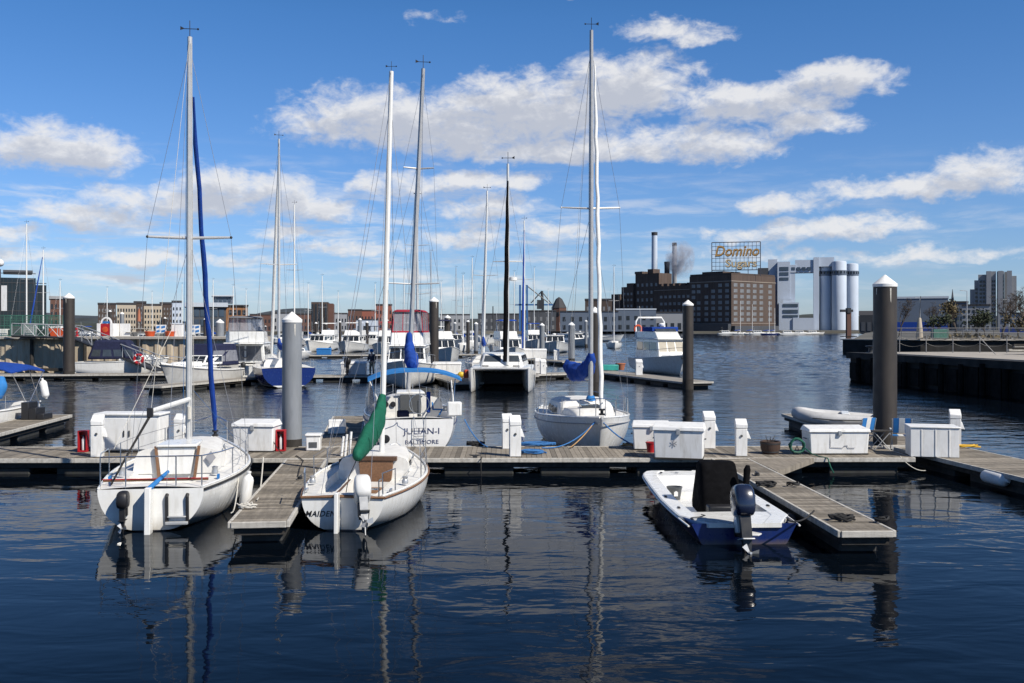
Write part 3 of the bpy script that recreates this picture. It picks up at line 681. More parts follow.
# --- white cruising sailboat with the lettered transom behind the walkway
t = boat('sailboat', 'white sailboat with blue bimini and navy JULIAN-I lettering on its stern', 'sailboat', (-3.02, 31.35), (-4.55, 41.1))
h = Hull(9.9, 3.2, 1.22, 1.12, 1.3, tr=.74, tm=.42, dep=.45, stem=.9, tbot=-.02)
h.hull('hull_white_blue', t); h.deck('gelcoat_deck', t, .06, [(.06, .34, .66, .24), (.08, .33, .36, .5)])
h.rail('gelcoat', t, .035, .04, .02); h.rail('decal_navy', t, .018, -.16, -.012, 'cove_stripe')
cabin(h, t, .34, .80, 1.15, .55, .55, .36)
MB().box(-.36, 3.28, 1.2, .36, 3.34, 1.78).build('hatch_board', 'plastic_gray', t, bevel=.01)
for x in (-.85, -.6): MB().lathe([(.10, 0), (.10, .03), (.07, .035), (.01, .035)], (0, 0, 0), 14).build('instrument', 'plastic_black', t).matrix_local = Matrix.Translation((x, 3.34, 1.45)) @ Matrix.Rotation(R(90), 4, 'X')
MB().tube([(.75, 3.2, 1.5), (.7, 2.2, 1.35), (.95, 1.5, 1.4), (.8, .8, 1.3)], .03, 6).build('sheet_line', 'canvas_sky', t)
MB().box(-.5, 2.2, 1.05, -.1, 2.7, 1.3).build('cockpit_cushion', 'canvas_navy', t, bevel=.05)
MB().hexa([(-.5, 3.25, 1.80), (.5, 3.25, 1.80), (.45, 4.3, 1.82), (-.45, 4.3, 1.82)], [(-.48, 3.25, 1.88), (.48, 3.25, 1.88), (.43, 4.3, 1.9), (-.43, 4.3, 1.9)]).build('sliding_hatch', 'gelcoat', t, bevel=.02)
for sg in (-1, 1):
    for y in (3.9, 4.9): MB().hexa([(sg*1.13, y, 1.38), (sg*1.15, y, 1.38), (sg*1.06, y+.7, 1.38), (sg*1.04, y+.7, 1.38)], [(sg*1.08, y+.04, 1.58), (sg*1.10, y+.04, 1.58), (sg*1.02, y+.66, 1.58), (sg*1.0, y+.66, 1.58)]).build('cabin_window', 'glass_dark', t)
text_mesh('JULIAN-I', .275, 'decal_navy', 'name_lettering', t, .003, 0, (.18, -.008, .84), sx=1.12)
text_mesh('BALTIMORE', .18, 'decal_navy', 'port_lettering', t, .003, 0, (.18, -.008, .50), sx=1.12)
MB().lathe([(.13, 0), (.13, .012), (.10, .02), (.01, .02)], (0, 0, 0), 18).build('exhaust_port', 'plastic_black', t).matrix_local = Matrix.Translation((-.95, 0, .62)) @ Matrix.Rotation(R(90), 4, 'X')
for x in (-.08, .30): MB().tube([(x, -.08, .25), (x, -.06, 1.28), (x, .08, 1.30)], .011, 6).build('boarding_ladder_rail', 'stainless', t)
for z in (.45, .7, .95): MB().tube([(-.08, -.08, z), (.30, -.08, z)], .010, 6).build('boarding_ladder_step', 'stainless', t)
# clear dodger panels around the cockpit, blue bimini over it
for sg in (-1, 1):
    MB().hexa([(sg*1.20, .3, 1.25), (sg*1.22, .3, 1.25), (sg*1.50, 3.4, 1.2), (sg*1.48, 3.4, 1.2)], [(sg*1.20, .5, 1.85), (sg*1.22, .5, 1.85), (sg*1.42, 3.2, 2.25), (sg*1.40, 3.2, 2.25)]).build('weather_cloth', 'vinyl_clear', t)
    MB().tube([(sg*1.2, .28, 1.25), (sg*1.21, .48, 1.87), (sg*1.41, 3.2, 2.27), (sg*1.49, 3.42, 1.2)], .024, 6).build('weather_cloth_frame', 'sailcloth', t)
    MB().tube([(sg*1.2, .4, 1.25), (sg*1.36, 1.3, 2.42)], .016, 6).build('bimini_pole', 'stainless', t); MB().tube([(sg*1.2, 2.6, 1.25), (sg*1.36, 1.3, 2.42)], .016, 6).build('bimini_pole', 'stainless', t)
    MB().lathe([(.08, 0), (.08, .06), (.06, .1), (.08, .18)], (sg*1.1, 2.2, 1.28), 12).build('winch', 'chrome_gray', t)
rg = []
for i in range(13):
    x = -1.5+3.0*i/12; z = 2.80-.30*abs(x/1.5)**2.6
    rg.append([(x, .55, z-.05), (x, 1.2, z+.015), (x, 1.9, z-.04), (x, 1.9, z-.12), (x, 1.2, z-.07), (x, .55, z-.12)])
MB().rings(rg).build('bimini', 'canvas_sky', t, smooth=60)
MB().tube([(.15, .9, 1.0), (.15, .9, 1.75)], .06, 8).build('binnacle', 'plastic_gray', t)
MB().tube([(.15+.32*math.cos(a), .78, 1.65+.32*math.sin(a)) for a in [2*math.pi*k/20 for k in range(21)]], .014, 6).build('steering_wheel', 'stainless', t)
MB().box(1.0, .05, 1.30, 1.45, .35, 1.75).build('stern_box', 'gelcoat', t, bevel=.04)
MB().box(.42, 1.4, 1.30, .56, 1.5, 2.0).build('rolled_chart', 'canvas_blue', t, bevel=.04)
mast = spar(t, 'mast', (0, 4.9, 1.7), (.55, 4.9, 13.55), .085, .07, 'mast_gray'); vane(mast, (.55, 4.9, 13.55), 1)
for z, wd in ((9.9, .55), (5.7, .95)):
    for sg in (-1, 1):
        x0 = .55*(z-1.7)/11.85
        spar(mast, 'spreader', (x0, 4.9, z), (x0+sg*wd, 4.8, z+.03), .025, .018, 'mast_gray', 6); wire(t, 'shroud', (x0+sg*wd, 4.8, z), (sg*1.5, 4.7, 1.25) if z < 7 else (.12+sg*.95, 4.8, 5.7)); wire(t, 'shroud', (x0+sg*wd, 4.8, z), (.54, 4.9, 13.2) if z > 7 else (.3, 4.9, 9.9))
wire(t, 'forestay', (.55, 4.92, 13.5), (0, 9.85, 1.35), .007); wire(t, 'backstay', (.55, 4.88, 13.5), (.1, .05, 1.3), .006)
spar(t, 'boom', (0, 4.8, 2.75), (-.05, 1.2, 2.85), .06, .05, 'mast_alu')
bundle(t, 'sail_cover', [(.04, 4.86, 3.95), (.04, 4.7, 3.45), (.03, 4.3, 3.15), (.0, 3.2, 3.02), (-.03, 2.0, 2.98), (-.05, 1.1, 2.92), (-.05, .98, 2.9)], [.09, .16, .22, .24, .23, .18, .1], [.1, .2, .26, .27, .25, .2, .1], 'canvas_blue', wr=.28, seed=4)
stanchions(h, t, (.36, .5, .64, .78, .9), .6)

# --- sloop facing the walkway, blue sail bundle
t = boat('sailboat', 'white sloop with a bright blue sail bundle, its bow tied to the walkway', 'sailboat', (2.30, 40.2), (2.80, 31.0))
h = Hull(9.2, 3.30, .95, 1.0, 1.28, tr=.66, tm=.42, dep=.45, stem=.95, bowp=.72, tbot=.0)
h.hull('hull_white', t); h.deck('gelcoat_deck', t, .06, [(.06, .32, .62, .3)])
h.rail('decal_gray', t, .016, -.17, -.012, 'cove_stripe'); h.rail('gelcoat', t, .035, .03, .02)
cabin(h, t, .30, .62, 1.12, .95, .52, .46, front=.12); cabin(h, t, .60, .80, .88, .55, .30, .22, name='forward_cabin', front=.4)
for sg in (-1, 1):
    for y in (3.1, 3.8, 4.6): MB().hexa([(sg*1.10, y, 1.10), (sg*1.13, y, 1.10), (sg*1.09, y+.38, 1.11), (sg*1.06, y+.38, 1.11)], [(sg*1.06, y, 1.30), (sg*1.09, y, 1.30), (sg*1.05, y+.38, 1.31), (sg*1.02, y+.38, 1.31)]).build('cabin_window', 'glass_dark', t)
MB().box(-.32, 6.1, 1.40, .32, 6.7, 1.50).build('fore_hatch', 'glass_tint', t, bevel=.02)
stanchions(h, t, (.1, .28, .46, .62, .78, .9), .6)
for sg in (-1, 1):
    a = h.sheer(.9, .06, .58); a.x *= sg; f_ = h.sheer(.97, .02, .62); f_.x *= sg*.6
    MB().tube([a, f_, (0, h.L+.05, 1.9)], .016, 6).build('bow_rail', 'stainless', t); MB().tube([(f_.x, f_.y, 1.25), f_], .014, 6).build('rail_post', 'stainless', t)
    a = h.sheer(.1, .06, .58); a.x *= sg
    MB().tube([a, (sg*.9, .1, 1.55), (0, .05, 1.55)], .014, 6).build('stern_rail', 'stainless', t)
mast = spar(t, 'mast', (-.12, 5.7, 1.55), (-.16, 5.6, 14.45), .085, .065, 'mast_gray'); vane(mast, (-.16, 5.6, 14.45), .9)
for sg in (-1, 1):
    spar(mast, 'spreader', (-.14, 5.65, 8.25), (-.14+sg*1.02, 5.5, 8.30), .028, .02, 'mast_alu', 6); MB().ball((-.14+sg*1.02, 5.5, 8.3), .035, 6, 5).build('spreader_tip', 'gelcoat', mast)
    wire(t, 'shroud', (-.14+sg*1.02, 5.5, 8.3), (-.16+sg*.05, 5.6, 13.5), .006); wire(t, 'shroud', (-.14+sg*1.02, 5.5, 8.3), (sg*1.5, 5.4, 1.1), .006); wire(t, 'shroud', (-.14, 5.6, 8.1), (sg*1.5, 4.9, 1.1), .006)
jb = [Vector((-.06, 8.75, 1.5)).lerp(Vector((-.24, 5.85, 13.2)), i/22)+Vector((.018*math.sin(i*2.3), 0, 0)) for i in range(23)]
MB().tube(jb, [.05]+[.072]*4+[.068]*8+[.060]*6+[.05, .04, .03, .03], 10).build('furled_jib', 'sailcloth', t)
MB().lathe([(.1, 0), (.1, .05), (.05, .06), (.05, .14), (.1, .15), (.1, .2)], (-.06, 8.8, 1.35), 14).build('furling_drum', 'plastic_black', t)
wire(t, 'backstay', (-.16, 5.55, 14.4), (.0, .1, 1.1), .006); wire(t, 'topping_lift', (-.16, 5.55, 14.3), (.25, 2.2, 2.9), .005, 'rope_white'); wire(t, 'halyard', (-.2, 5.5, 2.0), (-.2, 5.55, 14.2), .007, 'rope_white')
spar(t, 'boom', (-.12, 5.55, 2.35), (.30, 2.3, 2.25), .06, .05, 'mast_alu')
bundle(t, 'sail_bundle', [(-.14, 5.72, 3.25), (-.13, 5.62, 2.95), (-.08, 5.2, 2.65), (.0, 4.2, 2.46), (.12, 3.1, 2.46), (.26, 2.3, 2.62), (.33, 2.05, 2.68)], [.12, .20, .25, .27, .28, .24, .12], [.12, .20, .30, .33, .34, .28, .14], 'canvas_blue', wr=.42, seed=9)
MB().lathe([(.17, 0), (.15, .12), (.11, .18)], (-.12, 5.69, 1.58), 12).build('mast_boot', 'canvas_sky', t)
MB().tube([(0, 9.15, 1.32), (0, 9.3, 1.25), (.0, 9.28, 1.05)], .03, 6).build('anchor', 'galv', t)

# --- open skiff with the console cover
t = boat('open_skiff', 'open white skiff with blue hull and black console cover', 'skiff', (4.40, 18.85), (4.20, 25.2))
t.scale = (1, .90, .80)
HW = [(0, 1.02), (1.2, 1.07), (2.6, 1.08), (4.2, 1.06), (5.4, 1.0), (6.2, .97), (6.7, .90), (6.95, .80), (7.02, .66)]
def lerpw(y):
    for (a, wa), (b_, wb) in zip(HW, HW[1:]):
        if a <= y <= b_: return wa+(wb-wa)*(y-a)/(b_-a)
    return HW[-1][1]
ys = [0, .3, .8, 1.4, 2.2, 3.0, 3.8, 4.6, 5.4, 5.9, 6.3, 6.6, 6.8, 6.93, 7.02]
rg = []
for y in ys:
    w_ = lerpw(y); up = max(0, (y-4.5)/2.5)**1.6*.42; sh = .50+.10*max(0, (y-3)/4)
    rg.append([(-w_*.99, y, sh), (-w_*.80+.1*up, y-up*.35, .02+up), (-w_*.55, y-up*.8, -.16+up), (0, y-up*.8, -.20+up), (w_*.55, y-up*.8, -.16+up), (w_*.80-.1*up, y-up*.35, .02+up), (w_*.99, y, sh)])
MB().rings(rg, closed=False).build('hull', 'hull_navy', t, smooth=40)
# white liner: flat gunwale, cockpit well, bow casting deck
rg = []; EP = .012
def liner(y, deep, gw=.33, h_=None):
    w_ = lerpw(min(y, 7.02))+.035; sh = .50+.10*max(0, (y-3)/4); z = sh-deep
    return [(-w_, y, sh-.09), (-w_, y, sh), (-w_+.03, y, sh+.02), (-w_+gw, y, sh+.02), (-w_+gw+.03, y, z), (0, y, z+.01), (w_-gw-.03, y, z), (w_-gw, y, sh+.02), (w_-.03, y, sh+.02), (w_, y, sh), (w_, y, sh-.09)]
sch = [(-.06, .0), (.9, .0), (1.30, .0), (1.31, .30), (1.9, .36), (3.0, .36), (4.9, .36), (4.92, .22), (5.7, .22), (6.25, .22), (6.28, .0), (6.6, .0), (6.8, .0), (6.95, .0), (7.04, .0)]
MB().rings([liner(y, d) for y, d in sch], closed=False, cap0=True, cap1=True).build('liner', 'gelcoat', t, smooth=30)
h_pts = [(-lerpw(y)-.04, y, .44+.10*max(0, (y-3)/4)) for y in ys]; h_pts2 = [(-x, y, z) for x, y, z in h_pts]
MB().tube(h_pts+list(reversed(h_pts2)), .022, 6).build('rub_rail', 'plastic_white', t)
MB().lathe([(.13, 0), (.175, .36), (.185, .36), (.185, .39), (.16, .39), (.15, .3)], (-.52, 4.6, .16), 18).build('bait_bucket', 'plastic_gray', t)
MB().add([(-.56, 4.425, .30), (-.47, 4.425, .30), (-.47, 4.412, .42), (-.515, 4.405, .46), (-.56, 4.412, .42)], [(0, 1, 2, 3, 4)]).build('bucket_decal', 'plastic_white', t, smooth=0)
# wrinkled console cover
rg = []
for (z, w_, y0, y1) in [(.13, .46, 1.95, 3.35), (0.427, .455, 2.0, 3.3), (0.732, .44, 2.06, 3.2), (1.098, .42, 2.2, 3.05), (1.366, .40, 2.32, 2.95), (1.562, .385, 2.4, 2.88), (1.598, .33, 2.44, 2.82)]:
    ring = []
    for k in range(32):
        a = 2*math.pi*k/32; x = w_*math.copysign(abs(math.cos(a))**.35, math.cos(a)); yv = (y0+y1)/2+(y1-y0)/2*math.copysign(abs(math.sin(a))**.35, math.sin(a))
        n_ = mnoise.noise(Vector((x*3.1, yv*2.4, z*1.1)))*.05*(1.4-z*.6)
        ring.append((x*(1+n_)+.03, yv+n_*.7, z+.02*mnoise.noise(Vector((x*4, yv*4, 3)))))
    rg.append(ring)
MB().rings(rg).build('console_cover', 'canvas_black', t, smooth=60, sub=1)
MB().tube([(.52, 1.9, .3), (.50, 1.95, 1.0), (.54, 2.0, 1.45), (.56, 2.02, 1.56)], [.05, .06, .075, .04], 10).build('covered_rod_rack', 'canvas_black', t)
MB().box(-.36, 1.5, .16, .36, 1.85, .60).build('seat_box', 'plastic_black', t, bevel=.04)
ob = outboard(t, (-.10, -.20, .72), 1.28, 'motor_navy', 'plastic_black', tilt=-16, plate='motor_white'); ob.scale = (1.12, 1.3, 1.4)
MB().box(-.20, -.10, .2, .0, .04, .62).build('motor_mount', 'plastic_black', t, bevel=.02)
MB().prism([(-.06, -.42), (.16, -.46), (.26, -.30), (.14, -.12), (-.04, -.14)], .30, .335).build('trim_tab', 'motor_white', t, bevel=.01)
for x, y in ((-.93, .35), (.93, .35), (-.96, 3.2), (.98, 3.2), (-.5, 6.6), (.5, 6.6), (-.94, 1.7), (.95, 1.9)):
    MB().box(x-.025, y-.07, .525+.1*max(0, (y-3)/4), x+.025, y+.07, .555+.1*max(0, (y-3)/4)).build('cleat', 'plastic_black', t, bevel=.008)
MB().tube([(-.93, .38, .56), (-.75, .5, .55), (-.62, .62, .56), (-.66, .78, .55)], .012, 6).build('tie_line', 'rope_black', t)
MB().lathe([(.05, 0), (.05, .012)], (-.1, 6.62, .62), 10).build('light_fitting', 'chrome_gray', t)
# ------------------------------------------------------------------ things on the walkway
def dock_box(label, cx, cy, L, D, Hh, rz=0, hasp=True, doors=False, m='plastic_white', group=None):
    t = thing('dock_box', label, 'dock box', (cx, cy, DZ+.005), rz, group)
    a, b_ = L/2, D/2; tp = .03
    MB().hexa([(-a+tp, -b_+tp, 0), (a-tp, -b_+tp, 0), (a-tp, b_-tp, 0), (-a+tp, b_-tp, 0)], [(-a, -b_, Hh*.80), (a, -b_, Hh*.80), (a, b_, Hh*.80), (-a, b_, Hh*.80)]).build('body', m, t, bevel=.03)
    MB().hexa([(-a-.04, -b_-.04, Hh*.80+.004), (a+.04, -b_-.04, Hh*.80+.004), (a+.04, b_+.04, Hh*.80+.004), (-a-.04, b_+.04, Hh*.80+.004)], [(-a-.02, -b_-.02, Hh*.92), (a+.02, -b_-.02, Hh*.92), (a-.02, b_-.06, Hh), (-a+.02, b_-.06, Hh)]).build('lid', m, t, bevel=.02)
    for x in (-.36, .36): MB().box(x*L-.05, b_-.02, Hh*.72, x*L+.05, b_+.05, Hh*.9).build('hinge', 'chrome_gray', t, bevel=.005)
    for sg in (-1, 1): MB().tube([(sg*(a-.0), -.1, Hh*.55), (sg*(a+.045), -.1, Hh*.55), (sg*(a+.045), .1, Hh*.55), (sg*(a-.0), .1, Hh*.55)], .012, 5).build('side_handle', 'plastic_gray', t)
    MB().box(-a+.02, -b_+.01, -.004, a-.02, b_-.01, .04).build('skid', 'timber_dark', t)
    if hasp: MB().box(-.05, -b_-.065, Hh*.70, .05, -b_-.005, Hh*.86).build('hasp', 'chrome_gray', t, bevel=.006)
    return t
def pedestal(label, x, y, base, top, Y, rz=0, wd=.30):
    X = (x-CX)/F*Y; hh = (base-top)/F*Y
    t = thing('power_pedestal', label, 'power pedestal', (X, Y, DZ+.005), rz, 'white power pedestals on the docks')
    a = wd/2
    MB().box(-a, -a*.8, 0, a, a*.8, hh*.74).build('post', 'plastic_white', t, bevel=.015)
    MB().hexa([(-a*1.04, -a*.86, hh*.745), (a*1.04, -a*.86, hh*.745), (a*1.04, a*.86, hh*.745), (-a*1.04, a*.86, hh*.745)], [(-a*1.04, -a*.86, hh*.86), (a*1.04, -a*.86, hh*.86), (a*1.04, a*.86, hh*1.0), (-a*1.04, a*.86, hh*1.0)]).build('head', 'plastic_white', t, bevel=.02)
    MB().hexa([(a, -.09, hh*.48), (a+.11, -.08, hh*.46), (a+.11, .08, hh*.46), (a, .09, hh*.48)], [(a, -.09, hh*.68), (a+.03, -.08, hh*.66), (a+.03, .08, hh*.66), (a, .09, hh*.68)]).build('socket_cover', 'plastic_white', t, bevel=.01)
    MB().lathe([(.035, 0), (.035, .03), (.012, .035)], (0, 0, 0), 10).build('lamp', 'plastic_gray', t).matrix_local = Matrix.Translation((0, -a*.8, hh*.55)) @ Matrix.Rotation(R(90), 4, 'X')
    return t
# the two door locker
p = P(130, 445, 29.3); t = thing('locker', 'wide white two-door locker behind the blue-jib sloop', 'locker', (p.x, 29.5, DZ+.005), R(-2)); t.scale = (.90, .9, .98)
MB().box(-1.05, -.42, .06, 1.05, .42, 1.10).build('carcass', 'plastic_white', t, bevel=.02)
for s0, s1 in ((-1.0, -.01), (.01, 1.0)):
    d_ = MB().box(s0, -.445, .10, s1, -.425, 1.02).build('door', 'plastic_white', t, bevel=.008)
    MB().box((-.12 if s0 < -.5 else .06), -.475, .48, (-.08 if s0 < -.5 else .10), -.447, .66).build('handle', 'steel_dark', d_, bevel=.006)
MB().box(-1.10, -.48, 1.102, 1.10, .46, 1.17).build('top', 'plastic_white', t, bevel=.02)
MB().box(-1.0, -.40, 0, 1.0, .40, .058).build('plinth', 'timber_dark', t)
dock_box('white dock box with overhanging lid between the red extinguisher box and the rigging', (257-CX)/F*29.6, 29.6, 1.22, .8, .92, R(-4))
dock_box('grey-white dock box with a small dark badge, angled near the red bucket', (680-CX)/F*27.9, 28.0, 1.38, .85, .98, R(-14))
bx = [o for o in bpy.data.objects if o.get('label', '').startswith('grey-white dock box')][0]
text_mesh('*', .42, 'decal_gray', 'badge', bx, .002, 0, (-.12, -.43, .36)); 
dock_box('low white dock box half hidden behind the badge box', (652-CX)/F*29.8, 30.0, 1.1, .75, .84, R(-6))
dock_box('long low white dock box with a wavy seam, beside the coiled green hose', (836-CX)/F*28.9, 29.0, 1.72, .8, .80, R(1))
bx = [o for o in bpy.data.objects if o.get('label', '').startswith('long low white')][0]
MB().tube([(-.28, -.395, .62), (-.26, -.40, .22), (.1, -.40, .20), (.14, -.4, .26), (.22, -.4, .27), (.26, -.4, .20), (.45, -.40, .2)], .008, 5).build('front_seam', 'decal_gray', bx)
# slatted white crate
t = thing('storage_crate', 'tall white storage crate with faint ribs next to the striped chairs', 'crate', ((934-CX)/F*28.35, 28.5, DZ+.005), R(-12)); t.scale = (.92, .92, .90)
for (x0, y0, x1, y1) in ((-.70, -.46, .70, -.42), (-.70, .42, .70, .46), (-.70, -.42, -.66, .42), (.66, -.42, .70, .42)):
    MB().box(x0, y0, 0, x1, y1, .90).build('side_wall', 'plastic_white', t, bevel=.01)
for i in range(3): MB().box(-.40+i*.40, -.475, .02, -.36+i*.40, -.462, .86).build('rib', 'plastic_white', t, bevel=.006)
MB().box(-.74, -.49, .905, .74, .49, .955).build('lid', 'plastic_white', t, bevel=.015)
# white steps on the finger dock
t = thing('dock_step', 'small white moulded step on the finger dock behind the walkway', 'boarding step', ((337-CX)/F*34.5, 34.5, DZ+.005), R(8))
MB().box(-.3, -.25, 0, .3, .0, .24).build('lower_tread', 'plastic_white', t, bevel=.03); MB().box(-.3, .002, 0, .3, .3, .46).build('upper_tread', 'plastic_white', t, bevel=.03)
t = thing('utility_box', 'small white vented box standing on the walkway by the grey pile', 'utility box', ((313-CX)/F*29.6, 29.7, DZ+.005), R(5))
MB().box(-.21, -.2, 0, .21, .2, .42).build('body', 'plastic_white', t, bevel=.03); MB().box(-.24, -.23, .422, .24, .23, .50).build('lid', 'plastic_white', t, bevel=.03)
MB().box(-.12, -.215, .1, .12, -.2, .26).build('vent', 'plastic_gray', t)
# extinguisher cabinets
for x, Y, lb in ((83.5, 29.3, 'red fire extinguisher box left of the two-door locker'), (281, 29.5, 'red fire extinguisher box at the foot of the grey pile')):
    t = thing('extinguisher_cabinet', lb, 'extinguisher box', ((x-CX)/F*Y, Y, DZ+.005), 0, 'red fire extinguisher boxes'); t.scale = (.8, .9, .88)
    g = MB(); g.box(-.17, -.12, 0, -.13, .12, .72); g.box(.13, -.12, 0, .17, .12, .72); g.box(-.13, -.12, 0, .13, .12, .05); g.box(-.13, -.12, .67, .13, .12, .72); g.box(-.13, .09, .05, .13, .12, .67)
    g.build('case', 'red_paint', t, bevel=.008)
    e = MB().lathe([(.06, .06), (.065, .08), (.065, .42), (.03, .48), (.025, .52)], (0, .0, 0), 14).build('extinguisher', 'motor_white', t); MB().box(-.05, -.05, .52, .05, .02, .56).build('trigger', 'plastic_black', e)
pedestal('white power pedestal in front of the two-door locker', 97.5, 453, 453, 411, 28.2, .15, .32)
pedestal('white power pedestal behind the mast of the blue-jib sloop', 180, 440, 442, 405, 29.6, 0, .30)
pedestal('white power pedestal farther from the viewer of the adjoining pair', 507, 442, 443, 408, 30.1, .1, .30)
pedestal('white power pedestal with open socket flap, nearer of the adjoining pair', 515, 455, 455, 414, 28.3, .1, .32)
pedestal('white power pedestal behind the badge dock box', 709, 447, 447, 410, 30.2, 0, .34)
pedestal('white power pedestal between the badge box and the barrel planter', 741, 456, 456, 419, 28.4, -.1, .32)
pedestal('leaning white power pedestal with a yellow cord beyond the tall white crate', 955, 447, 446, 409, 30.7, -.3, .32)
# bucket, planter, hose
p = Wp(645, 447, DZ); t = thing('bucket', 'small red bucket between two white dock boxes', 'bucket', (p.x, 29.2, DZ+.005))
MB().lathe([(.11, 0), (.15, .27), (.165, .27), (.165, .30), (.14, .30), (.13, .2), (.10, .03), (.0, .03)], n=18, cap=False).build('pail', 'red_paint', t)
MB().tube([(.15*math.cos(a), 0, .27+.1*math.sin(a)) for a in [math.pi*k/8 for k in range(9)]], .008, 5).build('handle', 'galv', t)
p = Wp(771, 454, DZ); t = thing('barrel_planter', 'half barrel planter with dry soil beside the green hose', 'planter', (p.x, 28.9, DZ+.005))
MB().lathe([(.22, 0), (.28, .16), (.29, .36), (.25, .36), (.24, .28), (.0, .28)], n=20, cap=False).build('barrel', 'barrel_wood', t)
for z, r in ((.05, .246), (.29, .294)): MB().lathe([(r, z), (r+.006, z), (r+.006, z+.03), (r, z+.03)], n=20).build('hoop', 'steel_dark', t)
g = MB()
for i in range(7): g.tube([(.1*math.cos(i), .1*math.sin(i), .27), (.14*math.cos(i*1.3), .14*math.sin(i*1.3), .42+.05*(i % 3))], .008, 4)
g.build('dry_stems', 'timber_dark', t)
p = Wp(798, 455, DZ); t = thing('hose_reel', 'coiled green garden hose on a dark holder by the long dock box', 'hose', (p.x, 28.7, DZ+.005))
g = MB()
pts = [((.20+.02*math.sin(k*1.9))*math.cos(k*.42), (k % 40)/40*.16-.08, .25+(.20+.02*math.cos(k*1.3))*math.sin(k*.42)) for k in range(110)]
g.tube(pts, .022, 6).build('coil', 'green_hose', t); MB().tube([(-.1, 0, 0), (0, 0, .25), (.1, 0, 0)], .02, 6).build('holder', 'plastic_black', t)
MB().tube([(.2, -.05, .2), (.35, -.25, .05), (.45, -.6, .02), (.62, -.85, .0), (.66, -.95, -.22), (.75, -.96, -.4)], .018, 6).build('loose_end', 'green_hose', t)
# folding chairs and a table
def chair(label, X, Y, rz):
    t = thing('folding_chair', label, 'folding chair', (X, Y, DZ+.005), rz, 'blue and white deck chairs'); t.scale = (1.0, 1.0, .98)
    for sg in (-1, 1):
        MB().tube([(sg*.25, .22, 0), (sg*.25, -.22, .42)], .014, 6).build('leg', 'galv', t); MB().tube([(sg*.27, -.24, 0), (sg*.27, .20, .44), (sg*.27, .32, .96)], .014, 6).build('leg', 'galv', t)
        MB().box(sg*.28-.025, -.26, .60, sg*.28+.025, .24, .63).build('armrest', 'plastic_white', t, bevel=.008)
        MB().tube([(sg*.28, -.22, .42), (sg*.28, -.22, .6)], .012, 6).build('arm_post', 'galv', t)
    for (x0, x1, m) in ((-.24, -.085, 'canvas_sky'), (-.08, .08, 'sailcloth'), (.085, .24, 'canvas_sky')):
        MB().hexa([(x0, .20, .52), (x1, .20, .52), (x1, .22, .52), (x0, .22, .52)], [(x0, .31, .98), (x1, .31, .98), (x1, .33, .98), (x0, .33, .98)]).build('back_stripe', m, t)
        MB().box(x0, -.22, .42, x1, .2, .435).build('seat_stripe', m, t)
chair('blue and white striped folding chair nearer the dinghy', (858-CX)/F*30.3, 30.0, R(205)); chair('blue and white striped folding chair nearer the tall white crate', (897-CX)/F*30.2, 29.9, R(165))
t = thing('folding_table', 'small folding table standing between the striped chairs', 'table', ((879-CX)/F*29.9, 29.8, DZ+.005))
MB().box(-.3, -.22, .56, .3, .22, .585).build('table_top', 'timber_dark', t, bevel=.008)
for y in (-.18, .18):
    MB().tube([(-.25, y, 0), (.25, y, .56)], .012, 6).build('leg', 'galv', t); MB().tube([(.25, y+.03, 0), (-.25, y+.03, .56)], .012, 6).build('leg', 'galv', t)
# inflatable on the short dock
t = thing('inflatable_dinghy', 'grey inflatable dinghy lying on the short dark dock', 'dinghy', (12.4, 36.6, DZ+.02), R(74))
g = MB(); g.tube([(-.75, -1.3, .30), (-.75, .6, .30), (-.68, 1.2, .34), (-.42, 1.65, .42), (0, 1.82, .46), (.42, 1.65, .42), (.68, 1.2, .34), (.75, .6, .30), (.75, -1.3, .30)], [.10, .235, .235, .235, .235, .235, .235, .235, .10], 12)
g.build('tube', 'hypalon', t, smooth=60)
MB().box(-.6, -1.1, .14, .6, 1.3, .20).build('floor', 'plastic_gray', t); MB().box(-.6, -1.12, .1, .6, -1.05, .62).build('transom', 'plastic_black', t, bevel=.02); MB().box(-.62, .0, .48, .62, .28, .53).build('seat', 'gelcoat', t, bevel=.02)
MB().tube([(-.99, -1.0, .32), (-.99, .6, .32), (-.9, 1.3, .36)], .02, 5).build('rub_strip', 'rubber_black', t)
# ropes, cords, fenders
def rope(label, pts, r, m, cat='rope', group=None, name='mooring_line'):
    return tag(MB().tube(pts, r, 6).build(name, m, smooth=60), label, cat, group)
def coil(label, x, y, m, n=60, r=.28, th=.022, name='rope_coil', seed=0, sx=1.6):
    p = Wp(x, y, DZ); rd = random.Random(seed)
    pts = [(p.x+sx*r*(.5+.5*rd.random())*math.cos(k*.8), p.y+r*(.5+.5*rd.random())*math.sin(k*.8), DZ+.03+.09*rd.random()) for k in range(n)]
    return rope(label, pts, th, m, 'rope', None, name)
coil('tangle of blue rope lying behind the paired power pedestals', 536, 446, 'rope_blue', 70, .26, .026, seed=1, sx=2.6)
coil('loose blue rope at the foot of the nearer paired pedestal', 533, 454, 'rope_blue', 50, .2, .024, seed=2, sx=2.0)
coil('dark rope heap left of the paired power pedestals', 476, 446, 'rope_black', 40, .2, .03, seed=3, sx=1.5)
coil('white rope coil on the corner of the dock beside the blue-jib sloop', 247, 509, 'rope_white', 40, .13, .016, seed=4)
coil('black line heaped on the skiff finger dock by its middle', 766, 487, 'rope_black', 36, .16, .022, seed=5)
coil('black line heaped near the outer end of the skiff finger dock', 842, 521, 'rope_black', 40, .17, .022, seed=6)
coil('dark line by the cleat nearest the skiff dock end', 882, 523, 'rope_black', 24, .1, .02, seed=7)
coil('dark line near the gusset end of the skiff finger dock', 793, 487, 'rope_black', 20, .1, .018, seed=17)
